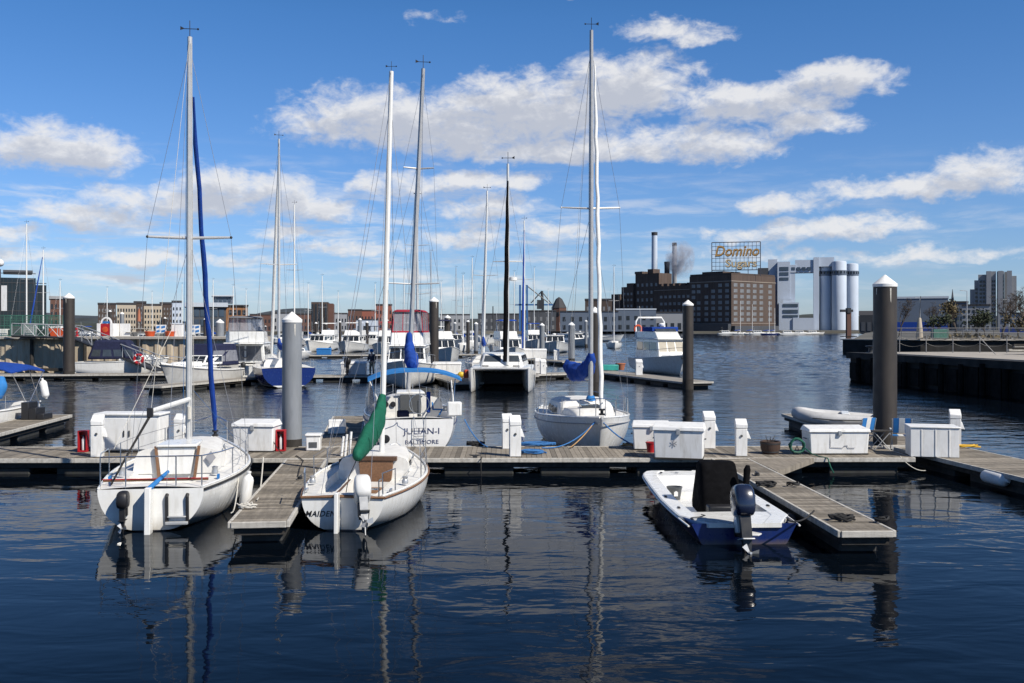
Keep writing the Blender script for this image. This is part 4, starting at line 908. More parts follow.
coil('tan and dark gear heap on the blue-sailed sloop dock edge', 628, 447, 'rope_tan', 30, .14, .02, seed=8)
coil('yellow shore cord lying by the leaning pedestal', 966, 448, 'rope_yellow', 26, .22, .022, seed=9, sx=2)
rope('white line from the blue-jib sloop to the finger dock', catenary((-6.15, 24.6, .9), (-5.35, 20.9, .5), .25), .016, 'rope_white')
rope('pale line hanging in a loop along the blue-jib sloop side', catenary((-6.3, 23.0, .88), (-5.5, 19.5, .48), .28), .014, 'rope_white')
rope('white bow line from the green-cover sloop to the walkway', catenary((-3.4, 26.9, .95), (-4.7, 28.4, .5), .1), .015, 'rope_white')
rope('white line from the green-cover sloop across the finger dock', catenary((-4.4, 22.2, .8), (-5.0, 25.3, .5), .12), .015, 'rope_white')
rope('dark stern line of the green-cover sloop', catenary((-4.3, 20.4, .7), (-4.5, 22.3, .48), .15), .014, 'rope_black')
rope('light blue bow line of the blue-sailed sloop', catenary((2.6, 31.2, 1.15), (.9, 29.9, .5), .25), .022, 'rope_blue')
rope('second light blue bow line of the blue-sailed sloop', catenary((2.85, 31.2, 1.15), (4.35, 29.9, .5), .25), .022, 'rope_blue')
rope('orange bow line of the blue-sailed sloop', catenary((2.55, 31.2, 1.1), (1.75, 29.95, .5), .06), .02, 'rope_tan')
rope('blue stern line of the lettered sailboat', catenary((-1.5, 31.5, 1.2), (-.75, 30.2, .5), .15), .02, 'rope_blue')
rope('black bow line of the skiff', catenary((5.1, 22.5, .58), (5.75, 24.0, .5), .12), .018, 'rope_black')
rope('black stern line of the skiff', catenary((5.1, 18.4, .55), (5.95, 19.6, .5), .1), .018, 'rope_black')
rope('hanging rope end below the tall white crate', catenary((10.9, 27.95, .5), (11.6, 27.9, .1), .12), .014, 'rope_white')
rope('black shore cord from the pedestal to the green-cover sloop dock', [(-.0, 0, 0)] and catenary((-7.2, 29.5, 1.0), (-6.1, 28.2, .48), .3)+[Vector((-5.7, 27.2, .475)), Vector((-5.5, 25.8, .475)), Vector((-5.25, 24.4, .475))], .014, 'rope_black', 'cord', None, 'shore_cord')
rope('black line dropping over the walkway edge into the water', [(-.85, 28.0, .47), (-.86, 27.62, .46), (-.86, 27.58, .2), (-.84, 27.6, -.2)], .016, 'rope_black')
def fender(label, loc, rot, L=.7, r=.13, m='plastic_white', ends='plastic_white', group='white boat fenders'):
    t = thing('fender', label, 'fender', loc, 0, group); t.rotation_euler = rot
    MB().lathe([(.02, -L/2-.05), (.045, -L/2-.03), (.05, -L/2), (r*.8, -L/2+.05), (r, -L/2+.12), (r, L/2-.12), (r*.8, L/2-.05), (.05, L/2), (.045, L/2+.03), (.02, L/2+.05)], n=14).build('body', m, t)
    MB().lathe([(.05, L/2+.045), (.05, L/2+.085), (.02, L/2+.09)], n=8).build('eye', ends, t)
    return t
fender('white fender strapped to the edge of the walkway arm', (12.33, 25.4, .27), (R(90), 0, R(8)), .95, .17)
fender('white fender hanging between the blue-jib sloop and the finger dock', (-5.98, 22.4, .42), (0, R(8), 0), .75, .13)
fender('black fender on the near end of the skiff finger dock side', (5.72, 20.4, .18), (R(90), 0, 0), .55, .11, 'rubber_black', 'rubber_black')
fender('black fender on the skiff dock side nearer the walkway', (5.62, 22.2, .18), (R(90), 0, 0), .55, .11, 'rubber_black', 'rubber_black')
fender('tan fender propped at the bow of the blue-sailed sloop', (4.42, 30.2, .82), (R(8), 0, 0), .6, .13, 'rope_tan')
for x, Y, rz, lb in ((300, 24.0, 0, 'on the finger dock between the nearest sloops'), (757, 24.6, 0, 'on the skiff finger dock'), (475, 27.95, 1.57, 'on the walkway edge left of the paired pedestals')):
    t = thing('dock_cleat', 'dark horn cleat '+lb, 'cleat', ((x-CX)/F*Y, Y, DZ+.005), rz)
    MB().box(-.05, -.06, 0, .05, .06, .06).build('base', 'steel_dark', t); MB().tube([(0, -.17, .085), (0, -.06, .065), (0, .06, .065), (0, .17, .085)], [.012, .024, .024, .012], 8).build('horn', 'steel_dark', t)
for k, (x, Y, lb) in enumerate(((350, 27.2, 'pair of white plastic pipes leaning at the green-cover sloop dock edge'),)):
    t = thing('pipe_bundle', lb, 'pipe', (-4.75, 28.3, DZ+.005))
    for q_ in (-.1, 0, .12): MB().tube([(q_, 0, 0), (q_+.05, .05, .62+q_*.6)], .035, 8).build('pipe', 'plastic_white', t)
o = MB().lathe([(.26, 0), (.30, .10), (.31, .16), (.27, .16), (.25, .05), (.0, .05)], n=18, cap=False).build('rubber_tub', 'rubber_black'); o.location = (3.98, 30.0, DZ+.01); tag(o, 'low black rubber tub on the dock under the sloop bow', 'tub')
# black steps on the far left finger dock
t = thing('dock_steps', 'black three-tread steps on the finger dock by the blue canopy boat', 'boarding step', (-19.05, 39.9, DZ+.005), R(90))
for i in range(3): MB().box(-.4, -.45+.3*i, .0, .4, -.15+.3*i-.004, .23*(i+1)).build('tread', 'plastic_black', t, bevel=.02)

# ------------------------------------------------------------------ motor boats
def frus(parent, name, m, bot, top, bevel=.04):
    (ya, yf, wa, wf, z0), (ta, tf, va, vf, z1) = bot, top
    lo = [(-wa, ya, z0), (wa, ya, z0), (wf, yf, z0), (-wf, yf, z0)]; hi = [(-va, ta, z1), (va, ta, z1), (vf, tf, z1), (-vf, tf, z1)]
    o = MB().hexa(lo, hi).build(name, m, parent, bevel=bevel)
    return o, {'aft': (lo[0], lo[1], hi[1], hi[0]), 'stbd': (lo[1], lo[2], hi[2], hi[1]), 'front': (lo[2], lo[3], hi[3], hi[2]), 'port': (lo[3], lo[0], hi[0], hi[3])}
def wins(parent, face, us, v0, v1, m='glass_dark', name='window', th=.012):
    for u0, u1 in us: MB().panel(face, u0, u1, v0, v1, th).build(name, m, parent, smooth=0)
def even(n, a=.05, b=.95, gap=.03):
    w_ = (b-a-gap*(n-1))/n; return [(a+i*(w_+gap), a+i*(w_+gap)+w_) for i in range(n)]
def yacht(label, stern, bow, B, fb=(1.2, 1.3, 1.9), hullm='hull_white', deck_house=True, fly=True, canopy=None, arch=False, cat='motor yacht', group=None, hh=1.35, fh=.55,
          enclosure=None, eh=1.05, bimini=None, front_glass='glass_dark', aft_glass='glass_tint', radar=True, rail=True, name='motor_yacht', y0=.16, y1=.60):
    L = (Vector(bow)-Vector(stern)).length
    t = boat(name, label, cat, stern, bow, group)
    h = Hull(L, B, *fb, tr=.88, tm=.45, dep=.5, stem=1.3, vee=True, bowp=.8)
    h.hull(hullm, t, 18, 8); h.deck('gelcoat_deck', t, .05, [(.02, y0-.02, .8, .5)], 14); h.rail('gelcoat', t, .04, .02, 0)
    w_ = B/2*.78; zb = fb[1]-.02
    if deck_house:
        o, f = frus(t, 'deckhouse', 'gelcoat', (L*y0, L*y1, w_, w_*.86, zb), (L*y0, L*(y1-.07), w_*.92, w_*.76, zb+hh))
        wins(t, f['front'], even(3, .04, .96, .035), .38, .90, front_glass, 'windscreen'); wins(t, f['stbd'], even(3, .06, .92, .04), .42, .86, 'glass_dark'); wins(t, f['port'], even(3, .08, .94, .04), .42, .86, 'glass_dark')
        wins(t, f['aft'], even(2, .08, .92, .05), .12, .88, aft_glass, 'saloon_door')
        frus(t, 'foredeck_trunk', 'gelcoat', (L*y1-.1, L*.84, w_*.8, w_*.35, zb), (L*y1-.1, L*.80, w_*.66, w_*.25, zb+.38))
        zt = zb+hh
        frus(t, 'roof', 'gelcoat', (L*(y0-.09), L*(y1-.04), w_*1.0, w_*.84, zt+.002), (L*(y0-.08), L*(y1-.05), w_*.97, w_*.8, zt+.09))
        zt += .09
        if fly:
            o, f = frus(t, 'flybridge', 'gelcoat', (L*(y0-.02), L*(y1-.09), w_*.96, w_*.72, zt+.002), (L*(y0-.02), L*(y1-.17), w_*.94, w_*.70, zt+fh))
            zt += fh
            if enclosure:
                fr, pn = enclosure
                o, f = frus(t, 'enclosure', 'vinyl_clear' if pn is None else pn, (L*(y0+.02), L*(y1-.18), w_*.9, w_*.68, zt+.002), (L*(y0+.03), L*(y1-.24), w_*.84, w_*.62, zt+eh))
                frus(t, 'canopy', fr, (L*y0, L*(y1-.22), w_*.88, w_*.68, zt+eh+.002), (L*(y0+.05), L*(y1-.27), w_*.72, w_*.5, zt+eh+.17), .06)
                for fc in ('front', 'aft', 'port', 'stbd'):
                    for u in (.0, .32, .66, .985): MB().panel(f[fc], u, u+.02, 0, 1, .015).build('canopy_frame', fr, t, smooth=0)
                    MB().panel(f[fc], 0, 1, 0, .08, .016).build('canopy_frame', fr, t, smooth=0)
                zt += eh+.17
            elif bimini:
                for sg in (-1, 1):
                    for yy in (.04, .14): MB().tube([(sg*w_*.85, L*(y0+yy), zt), (sg*w_*.8, L*(y0+.1), zt+1.2)], .02, 5).build('bimini_pole', 'stainless', t)
                frus(t, 'bimini', bimini, (L*y0, L*(y0+.24), w_*.85, w_*.8, zt+1.2), (L*(y0+.02), L*(y0+.22), w_*.7, w_*.65, zt+1.36), .06)
            else:
                MB().panel(f['front'], .05, .95, .95, 1.5, .02).build('bridge_windscreen', 'glass_tint', t, smooth=0)
        if arch:
            pts = [(w_*.95, L*y0, zt-fh), (w_*.92, L*(y0-.02), zt+.9), (w_*.75, L*(y0-.02), zt+1.3), (-w_*.75, L*(y0-.02), zt+1.3), (-w_*.92, L*(y0-.02), zt+.9), (-w_*.95, L*y0, zt-fh)]
            MB().tube(pts, .09, 8, True, .7).build('radar_arch', 'gelcoat', t)
        if radar:
            MB().lathe([(.05, 0), (.28, .05), (.30, .18), (.2, .26), (.02, .28)], (0, L*(y0+.1), zt+(.9 if arch else .01)), 14).build('radar_dome', 'gelcoat', t)
        MB().tube([(w_*.7, L*(y0+.05), zt-.3), (w_*.72, L*(y0-.0), zt+2.4)], .015, 4).build('aerial', 'plastic_white', t)
    if rail:
        for sg in (-1, 1):
            pts = []
            for i in range(9):
                p = h.sheer(.5+.49*i/8, .08, .7); pts.append((p.x*sg, p.y, p.z))
                if i % 2 == 0: MB().tube([(p.x*sg, p.y, p.z-.7), pts[-1]], .014, 4).build('rail_post', 'stainless', t)
            MB().tube(pts, .018, 5).build('bow_rail', 'stainless', t)
    return t, h, L
def sailboat_far(label, stern, bow, B, mast_top, mx=.55, hullm='hull_white', jib=None, cover='canvas_blue', mastm='mast_white', group='distant masts and sailboats', lean=0, fb=(1.0, 1.0, 1.3), spread=(.52,), rail=False, tr=.68):
    L = (Vector(bow)-Vector(stern)).length; t = boat('sailboat', label, 'sailboat', stern, bow, group)
    h = Hull(L, B, *fb, tr=tr, tm=.42, dep=.4, stem=.9)
    h.hull(hullm, t, 14, 6); h.deck('gelcoat_deck', t, .06, [(.06, .30, .6, .35)], 12); cabin(h, t, .32, .78, B*.34, B*.17, .5, .35, n=6)
    for sg in (-1, 1): MB().panel([(sg*B*.335, L*.36, h.fm+.18), (sg*B*.29, L*.6, h.fm+.18), (sg*B*.275, L*.6, h.fm+.34), (sg*B*.32, L*.36, h.fm+.34)][::sg], .05, .95, 0, 1, .02).build('cabin_window', 'glass_dark', t, smooth=0)
    mz = mast_top
    mt = spar(t, 'mast', (0, L*mx, 1.2), (lean, L*mx, mz), .10, .075, mastm, 8); vane(mt, (lean, L*mx, mz), 1.2)
    for s_ in spread:
        z = 1.2+(mz-1.2)*s_
        for sg in (-1, 1):
            spar(mt, 'spreader', (lean*s_, L*mx, z), (lean*s_+sg*B*.34, L*mx-.1, z+.05), .03, .02, 'mast_alu', 5)
            wire(t, 'shroud', (lean*s_+sg*B*.34, L*mx-.1, z), (lean, L*mx, mz*.96), .009); wire(t, 'shroud', (lean*s_+sg*B*.34, L*mx-.1, z), (sg*B*.46, L*mx-.2, 1.0), .009)
    wire(t, 'forestay', (lean, L*mx, mz*.97), (0, L*.98, fb[2]), .009); wire(t, 'backstay', (lean, L*mx, mz), (0, .05, fb[0]), .009)
    if jib: MB().tube([Vector((0, L*.96, fb[2]+.2)).lerp(Vector((lean, L*mx+.25, mz*.93)), i/8) for i in range(9)], [.08]+[.125]*4+[.10]*2+[.06, .04], 8).build('furled_jib', jib, t)
    spar(t, 'boom', (0, L*mx-.1, 2.5), (0, L*.1, 2.5), .07, .06, 'mast_alu', 6)
    if cover: bundle(t, 'sail_cover', [(0, L*mx-.05, 3.3), (0, L*mx-.3, 2.85), (0, L*(mx-.2), 2.7), (0, L*.1, 2.62)], [.08, .18, .20, .12], [.1, .25, .26, .14], cover, 10, sub=0)
    if rail: stanchions(h, t, (.05, .25, .5, .75, .92), .6)
    return t
# boat with the blue canopy, cut by the picture edge
t = boat('runabout', 'white day boat with a blue canopy and rolled blue dodger beside black steps', 'day boat', (-21.1, 42.4), (-21.3, 34.2))
h = Hull(8.2, 2.7, .95, .85, 1.2, tr=.75, tm=.45, dep=.4, stem=.7); h.hull('hull_white_blue', t); h.deck('gelcoat_deck', t, .05, [(.06, .45, .7, .4)]); h.rail('gelcoat', t, .04, .03, 0)
cabin(h, t, .46, .85, .9, .4, .5, .35)
g = MB(); rg = []
for i in range(9):
    x = -1.35+2.7*i/8; z = 2.72-.28*abs(x/1.35)**2.2
    rg.append([(x, .3, z-.12), (x, 1.6, z), (x, 3.0, z-.1), (x, 3.0, z-.15), (x, 1.6, z-.05), (x, .3, z-.17)])
MB().rings(rg).build('bimini', 'canvas_blue', t, smooth=60)
for sg in (-1, 1):
    for a, b_ in (((sg*1.2, 1.4, .9), (sg*1.33, .35, 2.3)), ((sg*1.2, 1.4, .9), (sg*1.33, 2.9, 2.32)), ((sg*1.2, .4, .9), (sg*1.33, 1.6, 2.45))): MB().tube([a, b_], .018, 5).build('bimini_pole', 'stainless', t)
stanchions(h, t, (.03, .2, .4, .6, .8, .93), .6)
bundle(t, 'rolled_dodger', [(-1.0, 3.3, 1.3), (-1.05, 3.2, 1.8), (-1.0, 3.1, 2.2)], [.15, .28, .12], [.15, .26, .12], 'canvas_sky', 10)
fender('white fender hanging from the rail of the blue canopy boat', (-19.55, 41.6, 1.55), (0, R(-12), 0), .75, .15)

# --- catamaran
t = boat('catamaran', 'white catamaran with a black mast and two slim bows facing the viewer', 'catamaran', (-.55, 74.5), (-.78, 63.0))
L = 11.5
for sg in (-1, 1):
    h = Hull(L, 1.0, .9, 1.1, 1.55, tr=.8, tm=.4, dep=.5, stem=.3, bowp=.6)
    o = h.hull('hull_white', t, 18, 8, 'outer_hull'); o.location = (sg*1.82, 0, 0)
frus(t, 'bridge_deck', 'gelcoat', (1.2, 5.0, 1.9, 1.85, .95), (1.0, 9.6, 2.25, 2.15, 1.42), .12)
o, f = frus(t, 'saloon', 'gelcoat', (2.0, 7.6, 1.85, 1.5, 1.42), (2.2, 6.5, 1.55, 1.25, 2.35), .18); wins(t, f['front'], even(2, .06, .94, .05), .42, .86, 'glass_tint', 'windscreen'); wins(t, f['port'], even(3), .4, .85); wins(t, f['stbd'], even(3), .4, .85)
frus(t, 'foredeck', 'gelcoat', (7.4, 10.6, 1.9, 1.75, 1.38), (7.0, 10.8, 1.95, 1.8, 1.56), .05)
MB().box(-1.45, .9, .04, 1.45, 3.2, 1.3).build('underdeck_shade_block', 'plastic_black', t, bevel=.08)  # black block added between the hulls to stand in for underdeck shade
for x in (-1.0, 1.05): MB().box(x-.22, 8.2, 1.56, x+.22, 8.6, 1.62).build('deck_hatch', 'glass_dark', t, bevel=.02)
MB().tube([(-1.8, 11.1, 1.5), (0, 11.25, 1.52), (1.8, 11.1, 1.5)], .07, 8).build('cross_beam', 'mast_alu', t)
mt = spar(t, 'mast', (-.38, 7.4, 1.6), (-.42, 7.2, 15.2), .12, .09, 'mast_alu', 8); vane(mt, (-.42, 7.2, 15.2), 1.6)
MB().tube([Vector((-.30, 9.4, 1.9)).lerp(Vector((-.42, 7.5, 14.0)), i/8)+Vector((.03*(i % 2), 0, 0)) for i in range(9)], [.11, .16, .16, .15, .14, .13, .12, .09, .05], 8).build('furled_jib', 'canvas_black', t)
for sg in (-1, 1):
    spar(mt, 'spreader', (-.40, 7.3, 8.6), (-.40+sg*1.0, 7.1, 8.6), .03, .02, 'mast_alu', 5); wire(t, 'shroud', (-.40+sg*1.0, 7.1, 8.6), (-.42, 7.2, 14.2), .009); wire(t, 'shroud', (-.40+sg*1.0, 7.1, 8.6), (sg*2.2, 6.2, 1.4), .009)
    pts = [(sg*2.25, 5.0, 2.05), (sg*2.25, 8.0, 2.1), (sg*2.0, 10.9, 2.15), (sg*1.2, 11.2, 2.1)]
    MB().tube(pts, .016, 5).build('bow_rail', 'stainless', t)
    for p in pts: MB().tube([p, (p[0], p[1], 1.45)], .014, 4).build('rail_post', 'stainless', t)
MB().lathe([(.16, 0), (.2, .2), (.16, .5), (.05, .55)], (2.30, 8.8, .8), 10).build('fender_buoy', 'orange_paint', t)
MB().lathe([(.09, 0), (.3, .02), (.3, .22), (.1, .26)], (-.75, 7.2, 7.3), 12).build('radar_dome', 'gelcoat', mt)

# --- the others of the middle distance
yt, h, L = yacht('white motor yacht with a red-framed clear enclosure on its flybridge', (-7.9, 77.5), (-7.15, 66.2), 4.1, (1.3, 1.4, 1.9), enclosure=('canvas_red', None), eh=1.5, radar=False, y0=.1, y1=.72, hh=1.45, fh=.85)
yt, h, L = yacht('white flybridge cruiser with dark clear enclosure, stern towards the viewer', (-20.6, 75.5), (-21.4, 87), 3.9, (1.2, 1.4, 2.0), enclosure=('canvas_gray', 'vinyl_clear'), radar=False, y0=.16, y1=.6, hh=1.5, fh=.85, aft_glass='canvas_gray')
MB().box(-1.3, -.25, .35, 1.3, .0, .5).build('swim_platform', 'gelcoat', yt, bevel=.03); outboard(yt, (.2, .1, 1.0), 1.0)
MB().tube([(.3*math.cos(a), 1.75, 2.1+.3*math.sin(a)) for a in [2*math.pi*k/16 for k in range(17)]], .05, 6).build('life_ring', 'canvas_gray', yt)
# express cruiser
t = boat('motor_cruiser', 'grey-hulled express cruiser with a grey cockpit canopy, bow towards the low dock', 'cruiser', (-21.5, 75.2), (-23.5, 66.4))
L = 9.0; h = Hull(L, 3.1, 1.1, 1.2, 1.75, tr=.88, tm=.42, dep=.5, stem=1.3, vee=True, bowp=.75); h.hull('hull_gray', t, 18, 8); h.deck('gelcoat', t, .08, [(.03, .38, .75, .5)], 14); h.rail('gelcoat', t, .05, -.05, .0)
frus(t, 'foredeck_trunk', 'gelcoat', (3.5, 7.9, 1.25, .4, 1.25), (3.7, 7.2, 1.05, .3, 1.75), .12)
o, f = frus(t, 'windscreen_band', 'gelcoat', (3.1, 5.2, 1.32, 1.0, 1.5), (2.9, 4.4, 1.2, .85, 2.15), .05); wins(t, f['front'], even(3), .2, .92); wins(t, f['port'], even(2), .25, .9); wins(t, f['stbd'], even(2), .25, .9)
o, f = frus(t, 'cockpit_canopy', 'canvas_navy', (.5, 4.3, 1.3, .98, 1.35), (.8, 3.6, 1.15, .85, 2.95), .12); wins(t, f['port'], even(2), .2, .7, 'vinyl_clear', 'canopy_window'); wins(t, f['stbd'], even(2), .2, .7, 'vinyl_clear', 'canopy_window')
for sg in (-1, 1):
    pts = [(sg*abs(p.x), p.y, p.z) for p in [h.sheer(.4+.59*i/8, .08, .55) for i in range(9)]]; MB().tube(pts, .02, 5).build('bow_rail', 'stainless', t)
    for p in pts[::2]: MB().tube([p, (p[0], p[1], p[2]-.55)], .015, 4).build('rail_post', 'stainless', t)
# navy canopy boat behind the low dock
t = boat('motor_boat', 'white cabin boat with a navy cockpit canopy moored under the gangway', 'cabin boat', (-36.2, 83.4), (-28.9, 83.9))
L = 7.3; h = Hull(L, 2.6, 1.25, 1.3, 1.6, tr=.9, tm=.42, dep=.4, stem=.9, vee=True); h.hull('hull_white', t, 14, 6); h.deck('gelcoat', t, .06, [(.04, .4, .7, .4)], 12); h.rail('gelcoat', t, .04, 0, 0)
frus(t, 'cuddy', 'gelcoat', (3.4, 6.6, 1.0, .35, 1.35), (3.5, 6.0, .85, .3, 1.85), .1)
o, f = frus(t, 'cockpit_canopy', 'canvas_navy', (.9, 5.2, 1.1, .9, 1.5), (1.5, 4.0, .95, .75, 3.1), .15)
for fc in ('port', 'stbd'): wins(t, f[fc], even(4, .06, .94, .05), .15, .5, 'glass_tint', 'canopy_window')
MB().box(-1.1, -.6, .3, 1.1, .0, .42).build('swim_platform', 'gelcoat', t, bevel=.03)
# trawler
yt, h, L = yacht('trawler yacht with a white arch and blue bridge dodger behind the tall pile', (12.9, 96.5), (14.75, 85.2), 3.9, (1.25, 1.35, 1.75), 'hull_white', arch=True, radar=False, y0=.16, y1=.74, hh=1.75, fh=.62, front_glass='window_cover')
MB().box(-1.25, 1.9+1.2, 3.78, 1.25, 6.2, 4.2).build('bridge_dodger', 'canvas_blue', yt, bevel=.06)
MB().lathe([(.05, 0), (.28, .05), (.30, .2), (.2, .3), (.02, .32)], (-.6, 3.4, 4.25), 12).build('radar_dome', 'gelcoat', yt)
MB().tube([(.35*math.cos(a)+1.2, 1.7, 4.0+.35*math.sin(a)) for a in [2*math.pi*k/16 for k in range(17)]], .09, 6).build('life_ring', 'orange_paint', yt)
MB().tube([(0, L-.2, 2.2), (-.3, L-.1, 1.6), (.2, L-.2, 1.5)], .12, 6).build('anchor', 'steel_dark', yt)
MB().lathe([(.3, 0), (.42, .5), (.45, .52), (.44, .6), (.3, .6)], (0, 0, 0), 12).build('pot', 'terracotta', None)
o = bpy.data.objects['pot']; o.name = 'flower_pot'; o.location = (9.4, 86.2, DZ+.01); tag(o, 'terracotta pot on the dock behind the trawler yacht', 'flower pot')
o = MB().box(-.9, -.4, 0, .9, .4, .5).build('storage_tote', 'teal', bevel=.06); o.location = (8.2, 85.2, DZ+.01); tag(o, 'teal tote on the dock near the terracotta pot', 'tote')
g = pedestal('white power pedestal on the dock beside the trawler yacht', 639, 370, 370, 354, 77, 0, .5)
pedestal('left white pedestal of the pair just past the catamaran', 538, 372, 374, 359, 80, 0, .45); pedestal('right white pedestal of the pair just past the catamaran', 543, 374, 376, 361, 79, .2, .45)
pedestal('white power pedestal on the curving dock near the raked windscreen cruiser', 556.5, 356, 356, 345, 113, 0, .6)
# blue sailboat
sailboat_far('blue-hulled sailboat with white boot stripe and white furled jib behind the grey pile', (-15.25, 68), (-18.9, 78), 3.9, 18.0, .52, 'hull_blue', 'sailcloth', 'canvas_blue', 'mast_alu', None, 0, (1.35, 1.35, 1.7), (.45,), True, .93)
sailboat_far('white sailboat with a tall white mast moored behind the catamaran', (-2.3, 84.5), (-2.9, 95), 3.3, 16.4, .45, 'hull_white', 'sailcloth', 'canvas_blue', 'mast_white', None, .35, (1.1, 1.1, 1.4), (.5,), True)
sailboat_far('white sailboat behind the lettered sailboat with two-spreader mast', (-8.6, 88.5), (-9.2, 99), 3.3, 16.4, .45, 'hull_white', None, 'canvas_green', 'mast_alu', None, 0, (1.1, 1.1, 1.4), (.4, .7))
cr = [('white bridge cruiser with brown-shaded windows on the light dock', 347.5, 165, 4.6, 14, 0, True), ('white bridge cruiser with a dark red canopy top partly behind the green-cover mast', 383, 150, 4.4, 13, 0, 'red'), ('white cruiser with raked windscreen near two capped piles', 556, 163, 4.8, 13, 0, False),
      ('small white cruiser with a blue top beside the raked windscreen cruiser', 536.5, 190, 4.2, 11, .1, 'blue'), ('white sport cruiser seen beyond the dark capped pile', 585, 215, 5, 13, .5, False), ('long low white yacht lying across the harbour near the trawler', 612, 300, 5, 18, 1.35, False),
      ('white cruiser moored left of the brown-shaded bridge cruiser', 312, 172, 4, 12, -.1, False), ('small white cruiser with bow rail nearer the cross dock', 513, 112, 3.6, 10, .15, 'blue'), ('white cruiser on the far side of the quay gangway', 318, 190, 4, 11, .2, False), ('white cabin cruiser among the far piles by the catamaran mast', 459, 190, 4.6, 12, .3, False), ('white cruiser with navy top moored left of the catamaran', 449, 112, 3.6, 10, .25, 'navy'), ('white flybridge cruiser near the orange-red mill', 402, 170, 4.4, 12, -.1, True), ('white sport cruiser just beyond the cross dock', 497, 128, 3.8, 10, -.3, False), ('white flybridge cruiser with plain top left of the blue tote', 326, 185, 4.2, 12, .1, True)]
for i, (lb, x, Y, B, L_, ang, cv) in enumerate(cr):
    X = (x-CX)/F*Y; d = Vector((math.sin(ang), -math.cos(ang), 0))
    yacht(lb, (X-d.x*L_*.8, Y-d.y*L_*.8), (X+d.x*L_*.2, Y+d.y*L_*.2), B, (1.2, 1.35, 2.0), fly=cv is not False, bimini={'red': 'canvas_red', 'navy': 'canvas_navy', 'blue': 'canvas_blue', True: 'gelcoat'}.get(cv), radar=True, rail=False, hh=1.5, fh=.8, group='white cruisers moored in the distance')
# (mast column, mast top row, distance, material, lean)
for lb, x, ty, Y, mm, jb_ in [('sailboat with a plain white mast near the dark glass building', 28, 224, 150, 'mast_white', None), ('sailboat with white mast and blue furled sail near the dark glass building', 44.5, 250, 165, 'mast_white', 'canvas_blue'), ('sailboat with white mast and crosstrees right of the furled white jib', 295, 205, 130, 'mast_white', None),
        ('sailboat with short white mast between the red canopy yacht and catamaran', 463, 275, 175, 'mast_white', None), ('sailboat with slim white mast right of the catamaran', 524, 221, 125, 'mast_white', 'canvas_blue'), ('sailboat whose mast stands just right of the lettered sailboat mast', 431, 252, 190, 'mast_gray', None),
        ('sailboat with a thin mast beside the trawler arch', 613.5, 267, 200, 'mast_white', None), ('sailboat with a low mast behind the brown pile on the low dock', 61, 281, 210, 'mast_white', None), ('sailboat with dark thin mast left of the catamaran', 456, 268, 240, 'mast_gray', None)]:
    X = (x-CX)/F*Y; top = H-(ty-HY)/F*Y
    sailboat_far(lb, (X+.3, Y+4), (X-.3, Y-6), 3.2, top, .45, 'hull_white', jb_, 'canvas_blue', mm, 'sailboats moored in the distance', spread=(.55,))
for lb, x, ty, Y in [('far sailboat below the left end of the refinery front', 741, 301, 600), ('far sailboat below the refinery sign', 753, 304, 590), ('far sailboat with blue cover below the white arch building', 770, 301, 560), ('far sailboat right of the blue covered far sailboat', 775.5, 308, 565)]:
    X = (x-CX)/F*Y
    sailboat_far(lb, (X-5, Y), (X+5.5, Y+1), 3.2, H-(ty-HY)/F*Y, .45, 'hull_blue' if 'blue' in lb else 'hull_white', None, 'canvas_blue', 'mast_white', 'sailboats below the refinery')
for i, (x, Y) in enumerate([(728, 600), (790, 560), (802, 575), (815, 590), (760, 580)]):
    X = (x-CX)/F*Y
    yacht('tiny white launch moored below the refinery and silos', (X-6, Y), (X+6, Y+.5), 3.6, (1.1, 1.2, 1.8), fly=False, radar=False, rail=False, group='launches below the refinery')

for i, (x, Y, ang) in enumerate([(92, 250, 1.2), (140, 260, -1.3), (190, 240, .4), (205, 300, 1.4), (262, 210, .3), (280, 260, -1.2), (298, 230, .2), (325, 240, .1), (372, 230, -.2), (398, 260, .4), (442, 250, .1), (495, 250, -.4), (545, 330, 1.5), (405, 330, -1.4), (475, 320, 1.3)]):
    X = (x-CX)/F*Y; d = Vector((math.sin(ang), -math.cos(ang), 0)); L_ = 8+i % 4*1.5
    yacht('small white motor cruiser far off among the moored boats', (X-d.x*L_*.5, Y-d.y*L_*.5), (X+d.x*L_*.5, Y+d.y*L_*.5), 3.2+.2*(i % 3), (1.1, 1.2, 1.8), fly=i % 2 == 0, bimini=('canvas_blue', 'gelcoat', 'canvas_navy')[i % 3], radar=False, rail=False, group='small far cruisers', fh=.6)
for i, (x, ty, Y) in enumerate([(107, 288, 260), (213, 280, 240), (246, 290, 270), (308, 284, 250), (338, 292, 280), (404, 270, 260), (482, 284, 300), (548, 290, 320), (418, 262, 230), (441, 282, 260), (472, 258, 210), (514, 272, 240), (233, 286, 230), (322, 276, 220), (375, 284, 250), (182, 284, 300), (152, 292, 320), (534, 268, 260)]):
    X = (x-CX)/F*Y
    sailboat_far('small white sailboat with bare mast far off among the moored boats', (X+.5, Y+4), (X-.5, Y-5), 3, H-(ty-HY)/F*Y, .45, 'hull_white', None, 'canvas_blue', 'mast_white', 'small far sailboats')
